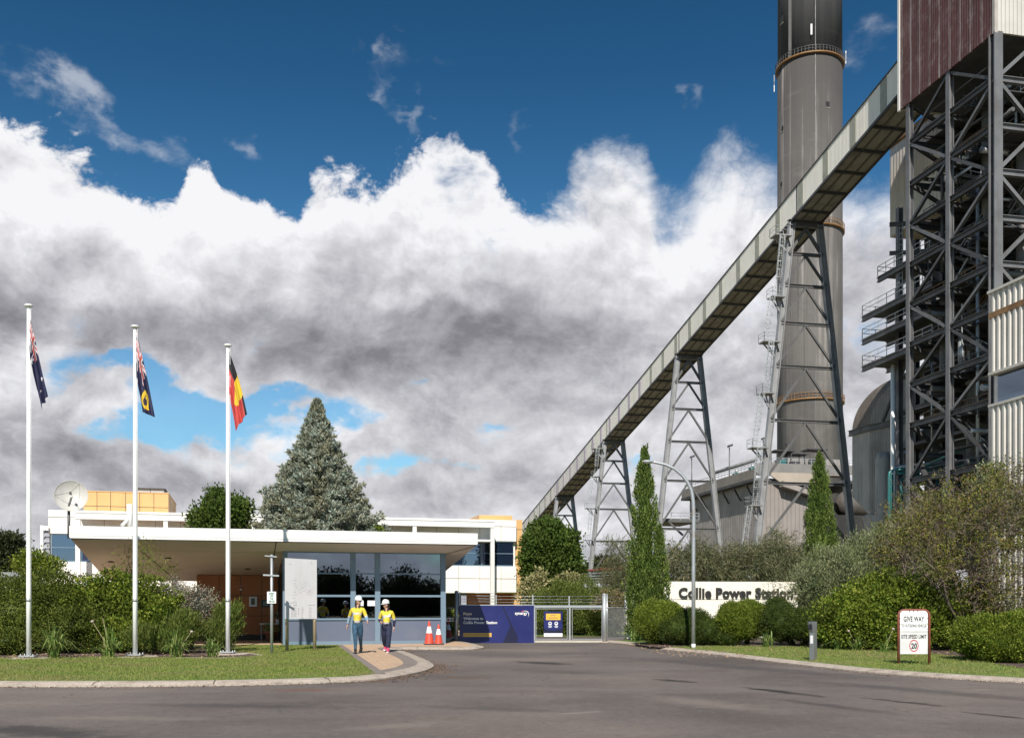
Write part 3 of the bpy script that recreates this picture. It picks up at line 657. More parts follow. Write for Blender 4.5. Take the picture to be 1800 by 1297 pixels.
# left island: kerb line runs along the road, round the nose of the path and back to the gate
kl = smooth_line([Vector((-60, 20.4)), Vector((-45, 20.25)), Vector((-30, 20.05)), Vector((-20, 19.85)), Vector((-15, 19.75)), Vector((-12.4, 19.7)), v2(0, 1207), v2(100, 1207.2), v2(200, 1207), v2(300, 1206.3), v2(400, 1205), v2(500, 1202.8), v2(590, 1199.5), v2(629, 1198), v2(674, 1194), v2(697, 1190.5), v2(721, 1186), v2(747, 1180), v2(759, 1175), v2(762.5, 1171), v2(759, 1167),
                  v2(750, 1161.5), v2(733, 1154.3), v2(716, 1147.5), v2(704, 1143.6), v2(715, 1141.8), v2(760, 1141.6), v2(815, 1141.8), v2(845, 1140.2), v2(850, 1137.5), v2(836, 1133.5), v2(822, 1131), v2(806, 1129)])
IS_Z = .085
def kerb(name, line, zt, width=.42, flip=1):
    a = line; b = offset_line(line, .07 * flip); c = offset_line(line, .16 * flip); d = offset_line(line, width * flip); e = offset_line(line, (width + .002) * flip)
    mb = MB(); L = 0
    rings = [(a, -.02), (a, .035), (b, zt * .62), (c, zt * .92), (d, zt + .006), (e, zt - .06)]
    for i in range(len(line) - 1):
        L += (line[i + 1] - line[i]).length
        for (p, z0), (q, z1) in zip(rings[:-1], rings[1:]):
            mb.face([(p[i].x, p[i].y, z0), (p[i + 1].x, p[i + 1].y, z0), (q[i + 1].x, q[i + 1].y, z1), (q[i].x, q[i].y, z1)] if flip > 0 else
                    [(p[i + 1].x, p[i + 1].y, z0), (p[i].x, p[i].y, z0), (q[i].x, q[i].y, z1), (q[i + 1].x, q[i + 1].y, z1)])
    o = mb.build(name, M['kerb']); return structure(o), d
def resample(line, step):
    out = [line[0]]; acc = 0
    for a, b in zip(line[:-1], line[1:]):
        L = (b - a).length
        while acc + L >= step:
            t = (step - acc) / L; a = a + (b - a) * t; L = (b - a).length; acc = 0; out.append(a.copy())
        acc += L
    return out + [line[-1]]
kb, kin = kerb('kerb', kl, IS_Z)
# open joints between the kerb lengths
mbj = MB()
for i, p in enumerate(resample(kl, 2.35)[3:-4]):
    j = min(range(len(kl)), key=lambda k: (kl[k] - p).length); q = kin[j]; d = (q - kl[j]).normalized(); s_ = Vector((-d.y, d.x)) * .011
    a = p + d * .0; b = p + d * .44
    pr = [(0, .036), (.07, IS_Z * .62 + .003), (.16, IS_Z * .92 + .004), (.43, IS_Z + .011)]
    for (o0, z0), (o1, z1) in zip(pr[:-1], pr[1:]):
        A, B = p + d * o0, p + d * o1
        mbj.face([(A.x - s_.x, A.y - s_.y, z0), (A.x + s_.x, A.y + s_.y, z0), (B.x + s_.x, B.y + s_.y, z1), (B.x - s_.x, B.y - s_.y, z1)])
jn = mbj.build('kerb_joint', M['joint'], kb)
isl = [(p.x, p.y) for p in kin] + [(-2.5, 60), (-60, 60)]
flat('pavement', isl, IS_Z, M['brick'])
# lawn: everything left of the path edge
pe0, pe1 = v2(591, 1133.2, IS_Z), v2(669, 1184.5, IS_Z)
cut = min(range(len(kin)), key=lambda k: (kin[k] - pe1).length); pe1 = kin[cut]
lawn_poly = [(p.x, p.y) for p in kin[:cut + 1]] + [(pe0.x, pe0.y), (v2(430, 1133.2, IS_Z).x, v2(430, 1133.2, IS_Z).y), (-14, 37.5), (-60, 37.5)]
flat('lawn', lawn_poly, IS_Z + .005, M['lawn'])
# grey header course beside the lawn and inside the kerb
mb = MB(); d_ = (pe1 - pe0).normalized(); nn = Vector((-d_.y, d_.x)) * .24
if nn.x < 0: nn = -nn
mb.face([(pe0.x, pe0.y, IS_Z + .009), (pe1.x, pe1.y, IS_Z + .009), (pe1.x + nn.x, pe1.y + nn.y, IS_Z + .009), (pe0.x + nn.x, pe0.y + nn.y, IS_Z + .009)])
e2 = offset_line(kl, .80)
for i in range(cut, len(kl) - 30):
    a, b, c, d = kin[i], kin[i + 1], e2[i + 1], e2[i]
    mb.face([(a.x, a.y, IS_Z + .006), (b.x, b.y, IS_Z + .006), (c.x, c.y, IS_Z + .006), (d.x, d.y, IS_Z + .006)])
structure(mb.build('path_border', M['grey_paver']))
# garden bed under the flagpoles
bed = smooth_line([Vector((-60, 28.6)), Vector((-20, 28.7)), v2(20, 1157, IS_Z), v2(130, 1156.5, IS_Z), v2(260, 1155.5, IS_Z), v2(385, 1156.5, IS_Z), v2(440, 1155, IS_Z), v2(452, 1151.5, IS_Z), v2(432, 1148.5, IS_Z), v2(408, 1147, IS_Z), v2(405, 1141, IS_Z), v2(420, 1136, IS_Z)], 5)
flat('mulch_bed', [(p.x, p.y) for p in bed] + [(-14.2, 37), (-60, 37)], IS_Z + .012, M['mulch'])
mb = MB(); bo = offset_line(bed, -.16)
for i in range(22, len(bed) - 12):
    mb.obox((bed[i].x, bed[i].y, IS_Z), (bo[i].x - bed[i].x, bo[i].y - bed[i].y, 0), (bed[i + 1].x - bed[i].x, bed[i + 1].y - bed[i].y, 0), (0, 0, .022 + .006 * (i % 2)))
structure(mb.build('bed_edging', M['pad']))

# right verge
kr = smooth_line([v2(1060, 1128.7), v2(1100, 1132.5), v2(1140, 1139), v2(1190, 1144.5), v2(1250, 1150.5), v2(1330, 1160.5), v2(1428, 1172), v2(1511, 1181), v2(1630, 1190.5), v2(1720, 1196), v2(1800, 1200.5), Vector((12.0, 18.9)), Vector((13.8, 16.8)), Vector((16.5, 13.8)), Vector((21, 9)), Vector((30, 0)), Vector((40, -10))])
kb2, kin2 = kerb('kerb', kr, IS_Z, .38)
flat('verge', [(p.x, p.y) for p in kin2] + [(90, -10), (90, 47), (9.2, 47), (9.0, 44)], IS_Z, M['lawn'])
bed2 = [v2(1112, 1131, IS_Z), v2(1150, 1137, IS_Z), v2(1190, 1137, IS_Z), v2(1300, 1135.5, IS_Z), v2(1440, 1137, IS_Z), v2(1540, 1140, IS_Z), v2(1640, 1149, IS_Z), v2(1720, 1158, IS_Z), v2(1760, 1169, IS_Z), v2(1850, 1178, IS_Z), Vector((15, 23.2)), Vector((18.5, 23.4)), Vector((24, 23.8)), Vector((40, 24)), Vector((70, 24))]
flat('mulch_bed', [(p.x, p.y) for p in smooth_line(bed2, 4)] + [(70, 46), (9.3, 46)], IS_Z + .008, M['mulch'])
flat('lawn', [(-30, 47), (-3.2, 47), (-3.2, 90), (-60, 90)], .03, M['lawn'])
flat('lawn', [(-3.0, 50.5), (7.4, 50.5), (7.4, 75), (-3.0, 75)], .03, M['lawn'])

def in_poly(px, py, poly):
    poly = np.array(poly); x0, y0 = poly[:, 0], poly[:, 1]; x1, y1 = np.roll(x0, -1), np.roll(y0, -1); r_ = np.zeros(len(px), bool)
    for a, b, c, d in zip(x0, y0, x1, y1):
        k = ((b > py) != (d > py)) & (px < (c - a) * (py - b) / (d - b + 1e-12) + a); r_ ^= k
    return r_
def grass_blades(name, poly, n, box, excl, z, seed, h=(.03, .075)):
    rs = np.random.RandomState(seed); x = rs.uniform(box[0], box[1], n); y = rs.uniform(box[2], box[3], n)
    k = in_poly(x, y, poly)
    for e in excl: k &= ~in_poly(x, y, e)
    x, y = x[k], y[k]; n = len(x)
    base = np.stack([x, y, np.full(n, z)], 1); ax = rs.normal(size=(n, 3)) * .45 + np.array([0, 0, 1.])
    dens = .6 + .4 * np.sin(x * 1.3 + 2 * np.sin(y * .9)) * np.sin(y * 1.7)
    o = leaf_object(name, base, ax, rs.uniform(*h, n) * (.75 + .5 * dens), rs.uniform(.008, .018, n), LF['grass'], rs=rs)
    o['kind'] = 'stuff'; return o
grass_blades('grass', lawn_poly, 150000, (-17, -3, 19.8, 37.5), [[(p.x, p.y) for p in bed] + [(-14.2, 37), (-60, 37)]], IS_Z + .004, 3)
grass_blades('grass', [(p.x, p.y) for p in kin2] + [(90, -10), (90, 47), (9.2, 47), (9.0, 44)], 130000, (4, 20, 16, 40), [[(p.x, p.y) for p in smooth_line(bed2, 4)] + [(70, 46), (9.3, 46)]], IS_Z, 4)

def kerb_grit(line, n, seed, lo=-.45, hi=.06):
    rs = np.random.RandomState(seed); k = rs.randint(0, len(line) - 1, n); t = rs.rand(n); P0 = np.array([(p.x, p.y) for p in line]); seg = P0[k + 1] - P0[k]
    L = np.linalg.norm(seg, axis=1); nr = np.stack([-seg[:, 1], seg[:, 0]], 1) / (L[:, None] + 1e-6); off = lo + (hi - lo) * rs.rand(n) ** .45
    q = P0[k] + seg * t[:, None] + nr * off[:, None]
    return np.concatenate([q, np.full((n, 1), .006)], 1)
q = np.concatenate([kerb_grit(kl[20:], 3200, 5), kerb_grit(kr, 2600, 6), kerb_grit([v2(690, 1200), v2(770, 1180), v2(790, 1168)], 1500, 7, -.5, .6)]); rs = np.random.RandomState(8); n = len(q)
o = leaf_object('grit', q, rs.normal(size=(n, 3)) * np.array([1, 1, .35]), rs.uniform(.012, .06, n), rs.uniform(.010, .03, n), pmat('kerb_grit', (.20, .125, .08), (.09, .065, .05), 30, .95), rs=rs); o['kind'] = 'stuff'
# ------------------------------------------------------------------ flagpoles and flags
def flagpole(x, ybase, ytop, label):
    d = (EYE - .14) * F_PX / (ybase - HY); b = P(x, ybase, d); top = P(x, ytop, d).z
    t = thing('flagpole', label, 'flagpole', (b.x, b.y, IS_Z + .012), 'white flagpoles in front of the hedge')
    z0 = IS_Z + .012
    MB().lathe((b.x, b.y, z0), [(.068, .085), (.066, 2.0), (.060, 5.0), (.050, top - z0 - .06)], 20).build('pole', M['pole_white'], t)
    MB().lathe((b.x, b.y, top - .09), [(.055, 0), (.12, .03), (.125, .055), (.09, .085), (.02, .10)], 18).build('cap', M['white'], t)
    MB().lathe((b.x, b.y, z0 + 1.62), [(.071, 0), (.071, .09)], 20).build('collar', M['galv'], t)
    mb = MB(); mb.box(b.x - .22, b.x + .22, b.y - .16, b.y + .16, z0 + .055, z0 + .085)
    for sx in (-.18, .18):
        for sy in (-.12, .12): mb.tube((b.x + sx, b.y + sy, z0), (b.x + sx, b.y + sy, z0 + .13), .014, 6)
    mb.build('base_plate', M['galv'], t)
    MB().lathe((b.x + .05, b.y - .0, z0 - .008), [(.62, 0), (.62, .028), (.60, .03)], 9).build('footing', M['pad'], t)
    MB().tube((b.x + .085, b.y - .03, z0 + 1.2), (b.x + .075, b.y - .03, top - .1), .006, 5).build('halyard', M['paper'], t)
    return b, d
FP = [flagpole(50.5, 1154, 535, 'tallest white flagpole with the starred blue flag, leftmost of three'), flagpole(237.5, 1151.5, 572, 'white flagpole flying the blue flag with a yellow disc'), flagpole(400.5, 1147, 605, 'white flagpole flying the black, red and yellow flag')]

FC = {k: pmat('flag_' + k, c, tuple(x * .88 for x in c), 3, .75) for k, c in dict(navy=(.012, .014, .055), white=(.74, .70, .72), red=(.48, .10, .085), yellow=(.70, .47, .03), black=(.012, .012, .015), swan=(.03, .025, .06), scarlet=(.50, .055, .05)).items()}
def star(u, v, cu, cv, r_):
    a = math.atan2(v - cv, u - cu) - math.pi / 2; q = math.hypot(u - cu, v - cv)
    k = abs(((a / (2 * math.pi / 7)) % 1) - .5) * 2
    return q < r_ * (.42 + .58 * k ** 1.6)
def jack(u, v):
    """crosses of a union canton, u 0..2, v 0..1"""
    x, y = u - 1, v - .5
    if abs(x) < .10 or abs(y) < .10: return 'red'
    if abs(x) < .17 or abs(y) < .17: return 'white'
    s_ = min(abs(x * .5 - y), abs(x * .5 + y))
    if s_ < .035: return 'red'
    if s_ < .105: return 'white'
    return 'navy'
def flag_au(u, v):
    if u < 1 and v < .5: return jack(u * 2, v * 2)
    if star(u, v, .5, .75, .15): return 'white'
    for c in ((1.5, .14, .07), (1.27, .42, .07), (1.72, .36, .07), (1.5, .83, .07), (1.6, .55, .045)):
        if star(u, v, *c): return 'white'
    return 'navy'
def flag_wa(u, v):
    if u < 1 and v < .5: return jack(u * 2, v * 2)
    if math.hypot(u - 1.5, v - .5) < .33:
        x, y = (u - 1.5), (v - .5)
        body = (x - .03) ** 2 / .022 + (y - .07) ** 2 / .012 < 1
        neck = abs(math.hypot(x + .09, y + .06) - .085) < .026 and x < -.02
        head = (x + .02) ** 2 + (y + .13) ** 2 < .0016
        return 'swan' if body or neck or head else 'yellow'
    return 'navy'
def flag_ab(u, v):
    if math.hypot((u - 1.02) * .9, v - .5) < .30: return 'yellow'
    return 'black' if v < .5 else 'scarlet'
def flag(pole, label, ht, hb, ft, fb, fn, wave, hang, fold=0.):
    """limp cloth: hoist edge on the pole, the fly has dropped beside it in soft pleats. corners are pixel points at the pole's distance"""
    b, d = pole; A, B, C, D = (P(*q, d) for q in (ht, hb, ft, fb))
    t = thing('flag', label, 'flag', A, 'flags on the white poles')
    nu, nv = 84, 46; keys = list(FC); v = []; f = []; mi = []
    for i in range(nu + 1):
        u = i / nu
        for j in range(nv + 1):
            w = j / nv; sw = 3 * w * w - 2 * w ** 3
            top = A.lerp(C, u); bot = B.lerp(D, u)
            sag = .10 * math.sin(math.pi * u)
            p = top.lerp(bot, w)
            amp = wave * min(1, u * 2.2 + .10)
            p.y += amp * (math.sin(w * 13 + u * 1.6) + .5 * math.sin(w * 23 - u * 3)) - .03
            p.x += amp * .22 * math.sin(w * 13 + u * 1.6 + 1.3) + hang * math.sin(math.pi * u) * (1 - w)
            p.z -= sag * (1 - abs(w - .5)) * .6
            v.append(tuple(p))
    for i in range(nu):
        for j in range(nv):
            a = i * (nv + 1) + j; f.append((a, a + 1, a + nv + 2, a + nv + 1)); mi.append(keys.index(fn((i + .5) / nu * 2, fold * min(1., .35 + 1.3 * (i + .5) / nu) + (1 - fold * min(1., .35 + 1.3 * (i + .5) / nu)) * (j + .5) / nv)))
    me = bpy.data.meshes.new('cloth'); me.from_pydata(v, [], f)
    for k in keys: me.materials.append(FC[k])
    me.polygons.foreach_set('material_index', mi); me.polygons.foreach_set('use_smooth', [True] * len(f)); me.update()
    o = bpy.data.objects.new('cloth', me); COL.objects.link(o); o.parent = t; o.matrix_parent_inverse = t.matrix_basis.inverted()
    so = o.modifiers.new('thickness', 'SOLIDIFY'); so.thickness = .004
    for q in (A, B): MB().tube((b.x + .05, d - .02, q.z), (q.x + .02, d - .02, q.z), .012, 6).build('clip', M['galv'], t)
flag(FP[0], 'limp navy flag with a crossed canton and white stars on the leftmost pole', (52.5, 547), (52.5, 627), (84, 697), (72, 718), flag_au, .055, -.02)
flag(FP[1], 'limp navy flag with a crossed canton and a yellow disc with a black bird', (240, 582), (240, 662), (272, 733), (250, 724), flag_wa, .05, .02)
flag(FP[2], 'limp black and red flag with a yellow disc on the third pole', (403, 618), (403, 692), (434, 728), (414, 757), flag_ab, .05, .05, .44)
# ------------------------------------------------------------------ gatehouse with its wide canopy
GE1, GE2 = fr(15)
def on_plane(px, py, o, n):
    """point of the vertical plane (through o, horizontal normal n) seen at pixel px,py"""
    dirv = Vector(((px - CX) / F_PX, 1, (HY - py) / F_PX)); e = Vector((0, 0, EYE)); k = (Vector(o) - e).dot(n) / dirv.dot(n); return e + dirv * k
WO = P(640, 1129, 39.0); WO.z = 0                              # a point on the blue wall line
WP = lambda x, y: on_plane(x, y, WO, GE2)
gx = lambda px: (WP(px, 1063) - WO).dot(GE1)                   # distance along the blue wall of a pixel column
GZ0, GZ1 = IS_Z, 3.69
def gpt(s, off, z): return WO + GE1 * s + GE2 * off + UP * z   # s along the wall, off behind it
glass_gate = glassmat('gatehouse_glass', (.30, .34, .38), .23, (.60, .70, .84), wav=.03)
glass_admin = glassmat('admin_glass', None,  .26, (.44, .50, .80), dark=(.012, .022, .045), wav=.06)

gh = thing('gatehouse', 'low gatehouse with wide white canopy, blue glazed wall and orange panelled back', 'gatehouse', gpt(0, 3, IS_Z))
sL, sR = gx(497), gx(783)
# roof: flat top, deep fascia, soffit falling towards the back
FO = P(480, 947, 36.3); fo = (FO - WO).dot(GE2)
cL = (on_plane(124, 947, WO + GE2 * fo, GE2) - WO).dot(GE1); cR = (on_plane(838, 947, WO + GE2 * fo, GE2) - WO).dot(GE1)
ZF0, ZF1 = 3.95, 4.37; back = fo + 9.5; slope = .128
def soff(off): return ZF0 - .04 - (off - fo) * slope
mb = MB()
mb.obox(gpt(cL, fo, ZF0 + .085), GE1 * (cR - cL), GE2 * .05, UP * (ZF1 - ZF0 - .085))
mb.obox(gpt(cL - .05, fo + .05, ZF0 + .02), GE1 * .05, GE2 * (back - fo - .05), UP * (ZF1 - ZF0 - .02)); mb.obox(gpt(cR, fo + .05, ZF0 + .02), GE1 * .05, GE2 * (back - fo - .05), UP * (ZF1 - ZF0 - .02))
mb.build('fascia', M['fascia'], gh)
MB().obox(gpt(cL - .02, fo - .012, ZF0 - .01), GE1 * (cR - cL + .04), GE2 * .06, UP * .085).build('drip_edge', M['white'], gh)
mb = MB(); mb.cur = 0
mb.obox(gpt(cL, fo + .055, ZF1 - .08), GE1 * (cR - cL), GE2 * (back - fo), UP * .06)
mb.build('roof', M['render_white'], gh)
mb = MB()
mb.face([gpt(cL, fo + .05, soff(fo)), gpt(cR, fo + .05, soff(fo)), gpt(cR, back, soff(back)), gpt(cL, back, soff(back))])
mb.face([gpt(cL, fo + .05, soff(fo)), gpt(cL, back, soff(back)), gpt(cL, back, ZF1), gpt(cL, fo + .05, ZF1)])
mb.face([gpt(cR, fo + .05, soff(fo)), gpt(cR, back, soff(back)), gpt(cR, back, ZF1), gpt(cR, fo + .05, ZF1)])
so_ = mb.build('soffit', M['soffit'], gh)
mb = MB()
def strip(s0, o0, s1, o1, w=.018):
    a, b = gpt(s0, o0, soff(o0) - .006), gpt(s1, o1, soff(o1) - .006); d = (b - a).normalized(); n = d.cross(UP).normalized() * w
    mb.face([a - n, b - n, b + n, a + n])
strip(cL + 2.1, fo + 2.1, cR - .9, fo + 2.1); strip(cL + 2.1, fo + 2.1, cL + 2.9, back, .022); strip(cR - .9, fo + 2.1, cR, fo + .1, .03); strip(sL - .3, fo, sL - .3, back)
mb.build('joint', M['joint'], so_)
for q in ((-9.6, 4.6), (-7.4, 3.6), (-7.4, 5.6), (-5.2, 4.6), (-9.6, 6.6), (-4.4, 6.0)):
    c = gpt(q[0], fo + q[1], soff(fo + q[1]) - .03); MB().lathe(c, [(.10, -.0), (.13, .02), (.13, .05)], 14).build('downlight', M['black'], gh)
# blue front wall: posts, rails, panes, panels
z_s, z_m1, z_m2 = WP(640, 1087.6).z, WP(640, 1047).z, WP(640, 1008).z
posts = [(497, 505.5), (616, 625), (659, 668), (774.5, 783)]
for a, b in posts:
    MB().obox(gpt(gx(a), -.07, GZ0), GE1 * (gx(b) - gx(a)), GE2 * .16, UP * (GZ1 - GZ0 + .02)).build('post', M['blue_frame'], gh)
bays = [(505.5, 616), (625, 659), (668, 774.5)]
for a, b in bays:
    s0, s1 = gx(a), gx(b); mb = MB()
    for z, h in ((GZ0, .13), (z_s - .035, .07), (z_m1 - .04, .08), (z_m2 - .025, .05), (GZ1 - .05, .06)):
        mb.obox(gpt(s0, -.045, z), GE1 * (s1 - s0), GE2 * .10, UP * h)
    mb.build('rail', M['blue_frame'], gh)
    MB().obox(gpt(s0, .0, GZ0 + .13), GE1 * (s1 - s0), GE2 * .03, UP * (z_s - .165 - GZ0)).build('panel', M['blue_panel'], gh)
    for z0, z1 in ((z_s + .035, z_m1 - .04), (z_m1 + .04, z_m2 - .025), (z_m2 + .025, GZ1 - .05)):
        MB().obox(gpt(s0, .01, z0), GE1 * (s1 - s0), GE2 * .012, UP * (z1 - z0)).build('window_pane', glass_gate, gh)
# room behind the glass
D0 = 5.2
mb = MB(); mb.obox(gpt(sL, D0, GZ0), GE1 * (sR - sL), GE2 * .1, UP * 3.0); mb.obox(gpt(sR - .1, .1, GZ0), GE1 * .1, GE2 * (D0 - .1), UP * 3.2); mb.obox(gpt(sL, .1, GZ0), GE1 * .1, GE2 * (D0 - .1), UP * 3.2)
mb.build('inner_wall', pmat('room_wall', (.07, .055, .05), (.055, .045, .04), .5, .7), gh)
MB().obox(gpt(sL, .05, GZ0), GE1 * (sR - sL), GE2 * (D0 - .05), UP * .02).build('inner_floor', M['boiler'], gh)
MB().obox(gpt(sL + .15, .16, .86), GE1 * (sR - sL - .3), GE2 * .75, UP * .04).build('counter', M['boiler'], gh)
for k, s in enumerate((gx(690), gx(718))):
    t = thing('monitor', ('computer monitor on the counter behind the gatehouse glass, beside the second worker', 'computer monitor on the counter behind the gatehouse glass, nearer the cones')[k], 'monitor', gpt(s, .5, .9), 'monitors inside the gatehouse')
    MB().obox(gpt(s - .27, .45, 1.02), GE1 * .54, GE2 * .04, UP * .34).build('screen', pmat('screen_back', (.20, .24, .30), None, 3, .4), t)
    mb = MB(); mb.obox(gpt(s - .03, .47, .90), GE1 * .06, GE2 * .04, UP * .14); mb.obox(gpt(s - .12, .42, .90), GE1 * .24, GE2 * .16, UP * .015); mb.build('stand', M['black'], t)
for k, (a, b) in enumerate(((634, 639), (646, 659))):
    s0, s1 = gx(a), gx(b); o = MB().obox(gpt(s0, .002, WP(640, 1064.5).z), GE1 * (s1 - s0), GE2 * .006, UP * .21).build('paper_notice', M['paper'])
    tag(o, ('narrow white paper taped inside the gatehouse glass behind the first worker', 'wide white paper taped to the gatehouse glass between the two workers')[k], 'notice', 'notices on the gatehouse glass')
# orange panelled wall under the canopy, set back
ob = fo + 7.6; oo = WO + GE2 * ob
ox = lambda px: (on_plane(px, 1063, oo, GE2) - WO).dot(GE1)
oL, oR = ox(346), sL + .0
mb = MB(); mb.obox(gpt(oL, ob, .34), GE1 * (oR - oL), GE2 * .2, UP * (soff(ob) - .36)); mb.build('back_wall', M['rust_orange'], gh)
mb = MB()
mb.obox(gpt(oL, ob - .004, IS_Z), GE1 * (oR - oL), GE2 * .2, UP * .212)
for x in (385, 423, 460): s = ox(x); mb.obox(gpt(s - .012, ob - .006, .34), GE1 * .024, GE2 * .01, UP * (soff(ob) - .4))
for y in (1046.5, 1082): z = on_plane(423, y, oo, GE2).z; mb.obox(gpt(oL, ob - .008, z - .012), GE1 * (oR - oL), GE2 * .01, UP * .024)
mb.build('wall_joint', M['joint'], gh)
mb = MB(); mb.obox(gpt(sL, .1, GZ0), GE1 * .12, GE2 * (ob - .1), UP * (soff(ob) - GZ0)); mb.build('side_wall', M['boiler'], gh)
# things on the orange wall
def onw(px, py): return on_plane(px, py, oo - GE2 * .02, GE2)
c = onw(445, 1057); t = thing('intercom_box', 'white intercom box on the orange wall under the canopy', 'intercom', c)
MB().obox(c - GE1 * .17 - GE2 * .12 - UP * .22, GE1 * .34, GE2 * .12, UP * .44).build('case', M['paper'], t, .015)
MB().obox(c - GE1 * .09 - GE2 * .128 - UP * .13, GE1 * .16, GE2 * .01, UP * .28).build('panel', pmat('intercom_panel', (.09, .12, .09), None, 8, .4), t)
c = onw(468, 1060); t = thing('wall_sign', 'dark green sign on the orange wall behind the signpost', 'sign', c)
MB().obox(c - GE1 * .20 - GE2 * .02 - UP * .16, GE1 * .40, GE2 * .02, UP * .32).build('plate', pmat('green_sign', (.01, .075, .05), None, 3, .4), t)
mb = MB()
for k in range(3): mb.obox(c - GE1 * .13 - GE2 * .024 + UP * (.06 - .07 * k), GE1 * (.26 - .05 * (k % 2)), GE2 * .004, UP * .022)
mb.build('lettering', M['paper'], t)
c = onw(423, 1033); t = thing('wall_bell', 'small red and white alarm unit high on the orange wall', 'alarm', c)
MB().obox(c - GE1 * .04 - GE2 * .05 - UP * .10, GE1 * .08, GE2 * .05, UP * .2).build('housing', M['paper'], t); MB().obox(c - GE1 * .05 - GE2 * .07 - UP * .02, GE1 * .1, GE2 * .06, UP * .10).build('lamp', M['red'], t)
# bench table with pots
c = on_plane(478, 1131, oo - GE2 * 1.3, GE2); c.z = IS_Z; t = thing('bench_table', 'narrow white table against the gatehouse corner under the canopy', 'table', c)
MB().obox(c - GE1 * .52 - GE2 * .25 + UP * .72, GE1 * 1.0, GE2 * .5, UP * .04).build('top', M['paper'], t)
for sx in (-.46, .40):
    for sy in (-.2, .18): MB().obox(c + GE1 * sx + GE2 * sy, GE1 * .035, GE2 * .035, UP * .72).build('leg', M['grey_box'], t)
def pot(c, r_, h, label, mat, kind):
    t = thing('potted_plant', label, 'potted plant', c, 'potted plants by the gatehouse'); MB().lathe(c, [(r_ * .7, 0), (r_ * .95, h * .85), (r_ * 1.08, h * .86), (r_ * 1.08, h), (r_ * .9, h)], 16).build('pot', mat, t)
    rs = np.random.RandomState(int(h * 1000)); n = 160; b = np.tile(np.array([[c.x, c.y, c.z + h * .9]]), (n, 1)) + rs.normal(size=(n, 3)) * np.array([r_ * .9, r_ * .6, .10]) + np.array([0, 0, .14])
    leaf_object('leaves', b, rs.normal(size=(n, 3)) * .8 + np.array([0, 0, .6]), rs.uniform(.08, .2, n), rs.uniform(.03, .06, n), LF[kind], t, rs=rs)
pot(c - GE1 * .05 - GE2 * .36, .24, .42, 'leafy plant in a terracotta pot on the ground in front of the white table', M['terracotta'], 'strap')
pot(c + GE1 * .28 + UP * .76, .14, .16, 'flowering plant in a small pot on top of the white table', M['paper'], 'silver')

# ------------------------------------------------------------------ two-storey administration block
AE1, AE2 = GE1, GE2
AO = P(840, 1063, 62.0); AO.z = 0
ax = lambda px, off=0.: (on_plane(px, 1063, AO + AE2 * off, AE2) - AO).dot(AE1)
def apt(s, off, z): return AO + AE1 * s + AE2 * off + UP * z
ab = thing('office_building', 'two storey white office building with blue window band and orange roof box', 'building', apt(-12, 5, 0))
s0, s1 = ax(85), ax(907.5)
mb = MB(); mb.obox(apt(s0, 0, 5.62), AE1 * (s1 - s0), AE2 * .3, UP * 1.32); mb.obox(apt(s0, 0, 2.42), AE1 * (s1 - s0), AE2 * .3, UP * 1.62)
mb.obox(apt(s0, .3, 2.42), AE1 * .3, AE2 * 12, UP * 4.5); mb.obox(apt(s1 - .3, .3, 2.42), AE1 * .3, AE2 * 2.6, UP * 4.5); mb.obox(apt(s0 + .3, .3, 6.5), AE1 * (s1 - s0 - .6), AE2 * 12, UP * .1)
mb.obox(apt(s0, .3, 2.36), AE1 * (s1 - s0), AE2 * 12, UP * .2)
mb.build('wall', M['render_white'], ab)
mb = MB()
for z in (6.52, 3.25): mb.obox(apt(s0, -.004, z), AE1 * (s1 - s0), AE2 * .01, UP * .03)
for k in range(22): mb.obox(apt(s0 + 1.55 + 2.2 * k * .62, -.005, 2.42), AE1 * .016, AE2 * .01, UP * 1.6) if s0 + 1.55 + 2.2 * k * .62 < s1 else None
for k in range(22): mb.obox(apt(s0 + 1.55 + 2.2 * k * .62, -.005, 5.64), AE1 * .016, AE2 * .01, UP * 1.28) if s0 + 1.55 + 2.2 * k * .62 < s1 else None
mb.build('joint', M['joint'], ab)
# window band
k = 0; wid = (s1 - s0 - .3) / 13
for i in range(13):
    a = s0 + .12 + wid * i
    f = MB(); f.obox(apt(a, .06, 4.04), AE1 * wid, AE2 * .1, UP * .07); f.obox(apt(a, .06, 5.55), AE1 * wid, AE2 * .1, UP * .07); f.obox(apt(a, .055, 4.82), AE1 * wid, AE2 * .09, UP * .045); f.obox(apt(a, .05, 4.11), AE1 * .07, AE2 * .1, UP * 1.44)
    w = f.build('window', M['blue_frame'], ab)
    MB().obox(apt(a + .07, .11, 4.11), AE1 * (wid - .07), AE2 * .02, UP * 1.44).build('pane', glass_admin, w)
# undercroft wall
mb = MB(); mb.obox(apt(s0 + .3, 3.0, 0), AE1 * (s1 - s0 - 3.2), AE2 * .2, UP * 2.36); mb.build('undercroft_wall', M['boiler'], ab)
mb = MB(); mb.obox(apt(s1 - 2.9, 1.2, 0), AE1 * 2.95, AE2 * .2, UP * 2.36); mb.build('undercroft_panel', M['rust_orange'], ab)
# orange end wall, a little behind the white front and rising above it
e0, e1 = ax(858, .5), ax(918, .5); mb = MB(); mb.obox(apt(s1 + .01, .5, 0), AE1 * (e1 - s1 - .01), AE2 * 10, UP * 7.02); mb.obox(apt(e0, 2.95, 6.95), AE1 * (e1 - e0), AE2 * 6, UP * .55)
ow = mb.build('end_wall', M['orange'], ab)
mb = MB()
for z in (1.4, 2.4, 3.4, 4.4, 5.4, 6.4): mb.obox(apt(s1 + .01, .49, z), AE1 * (e1 - s1 - .01), AE2 * .01, UP * .025)
mb.build('joint', M['joint'], ow)
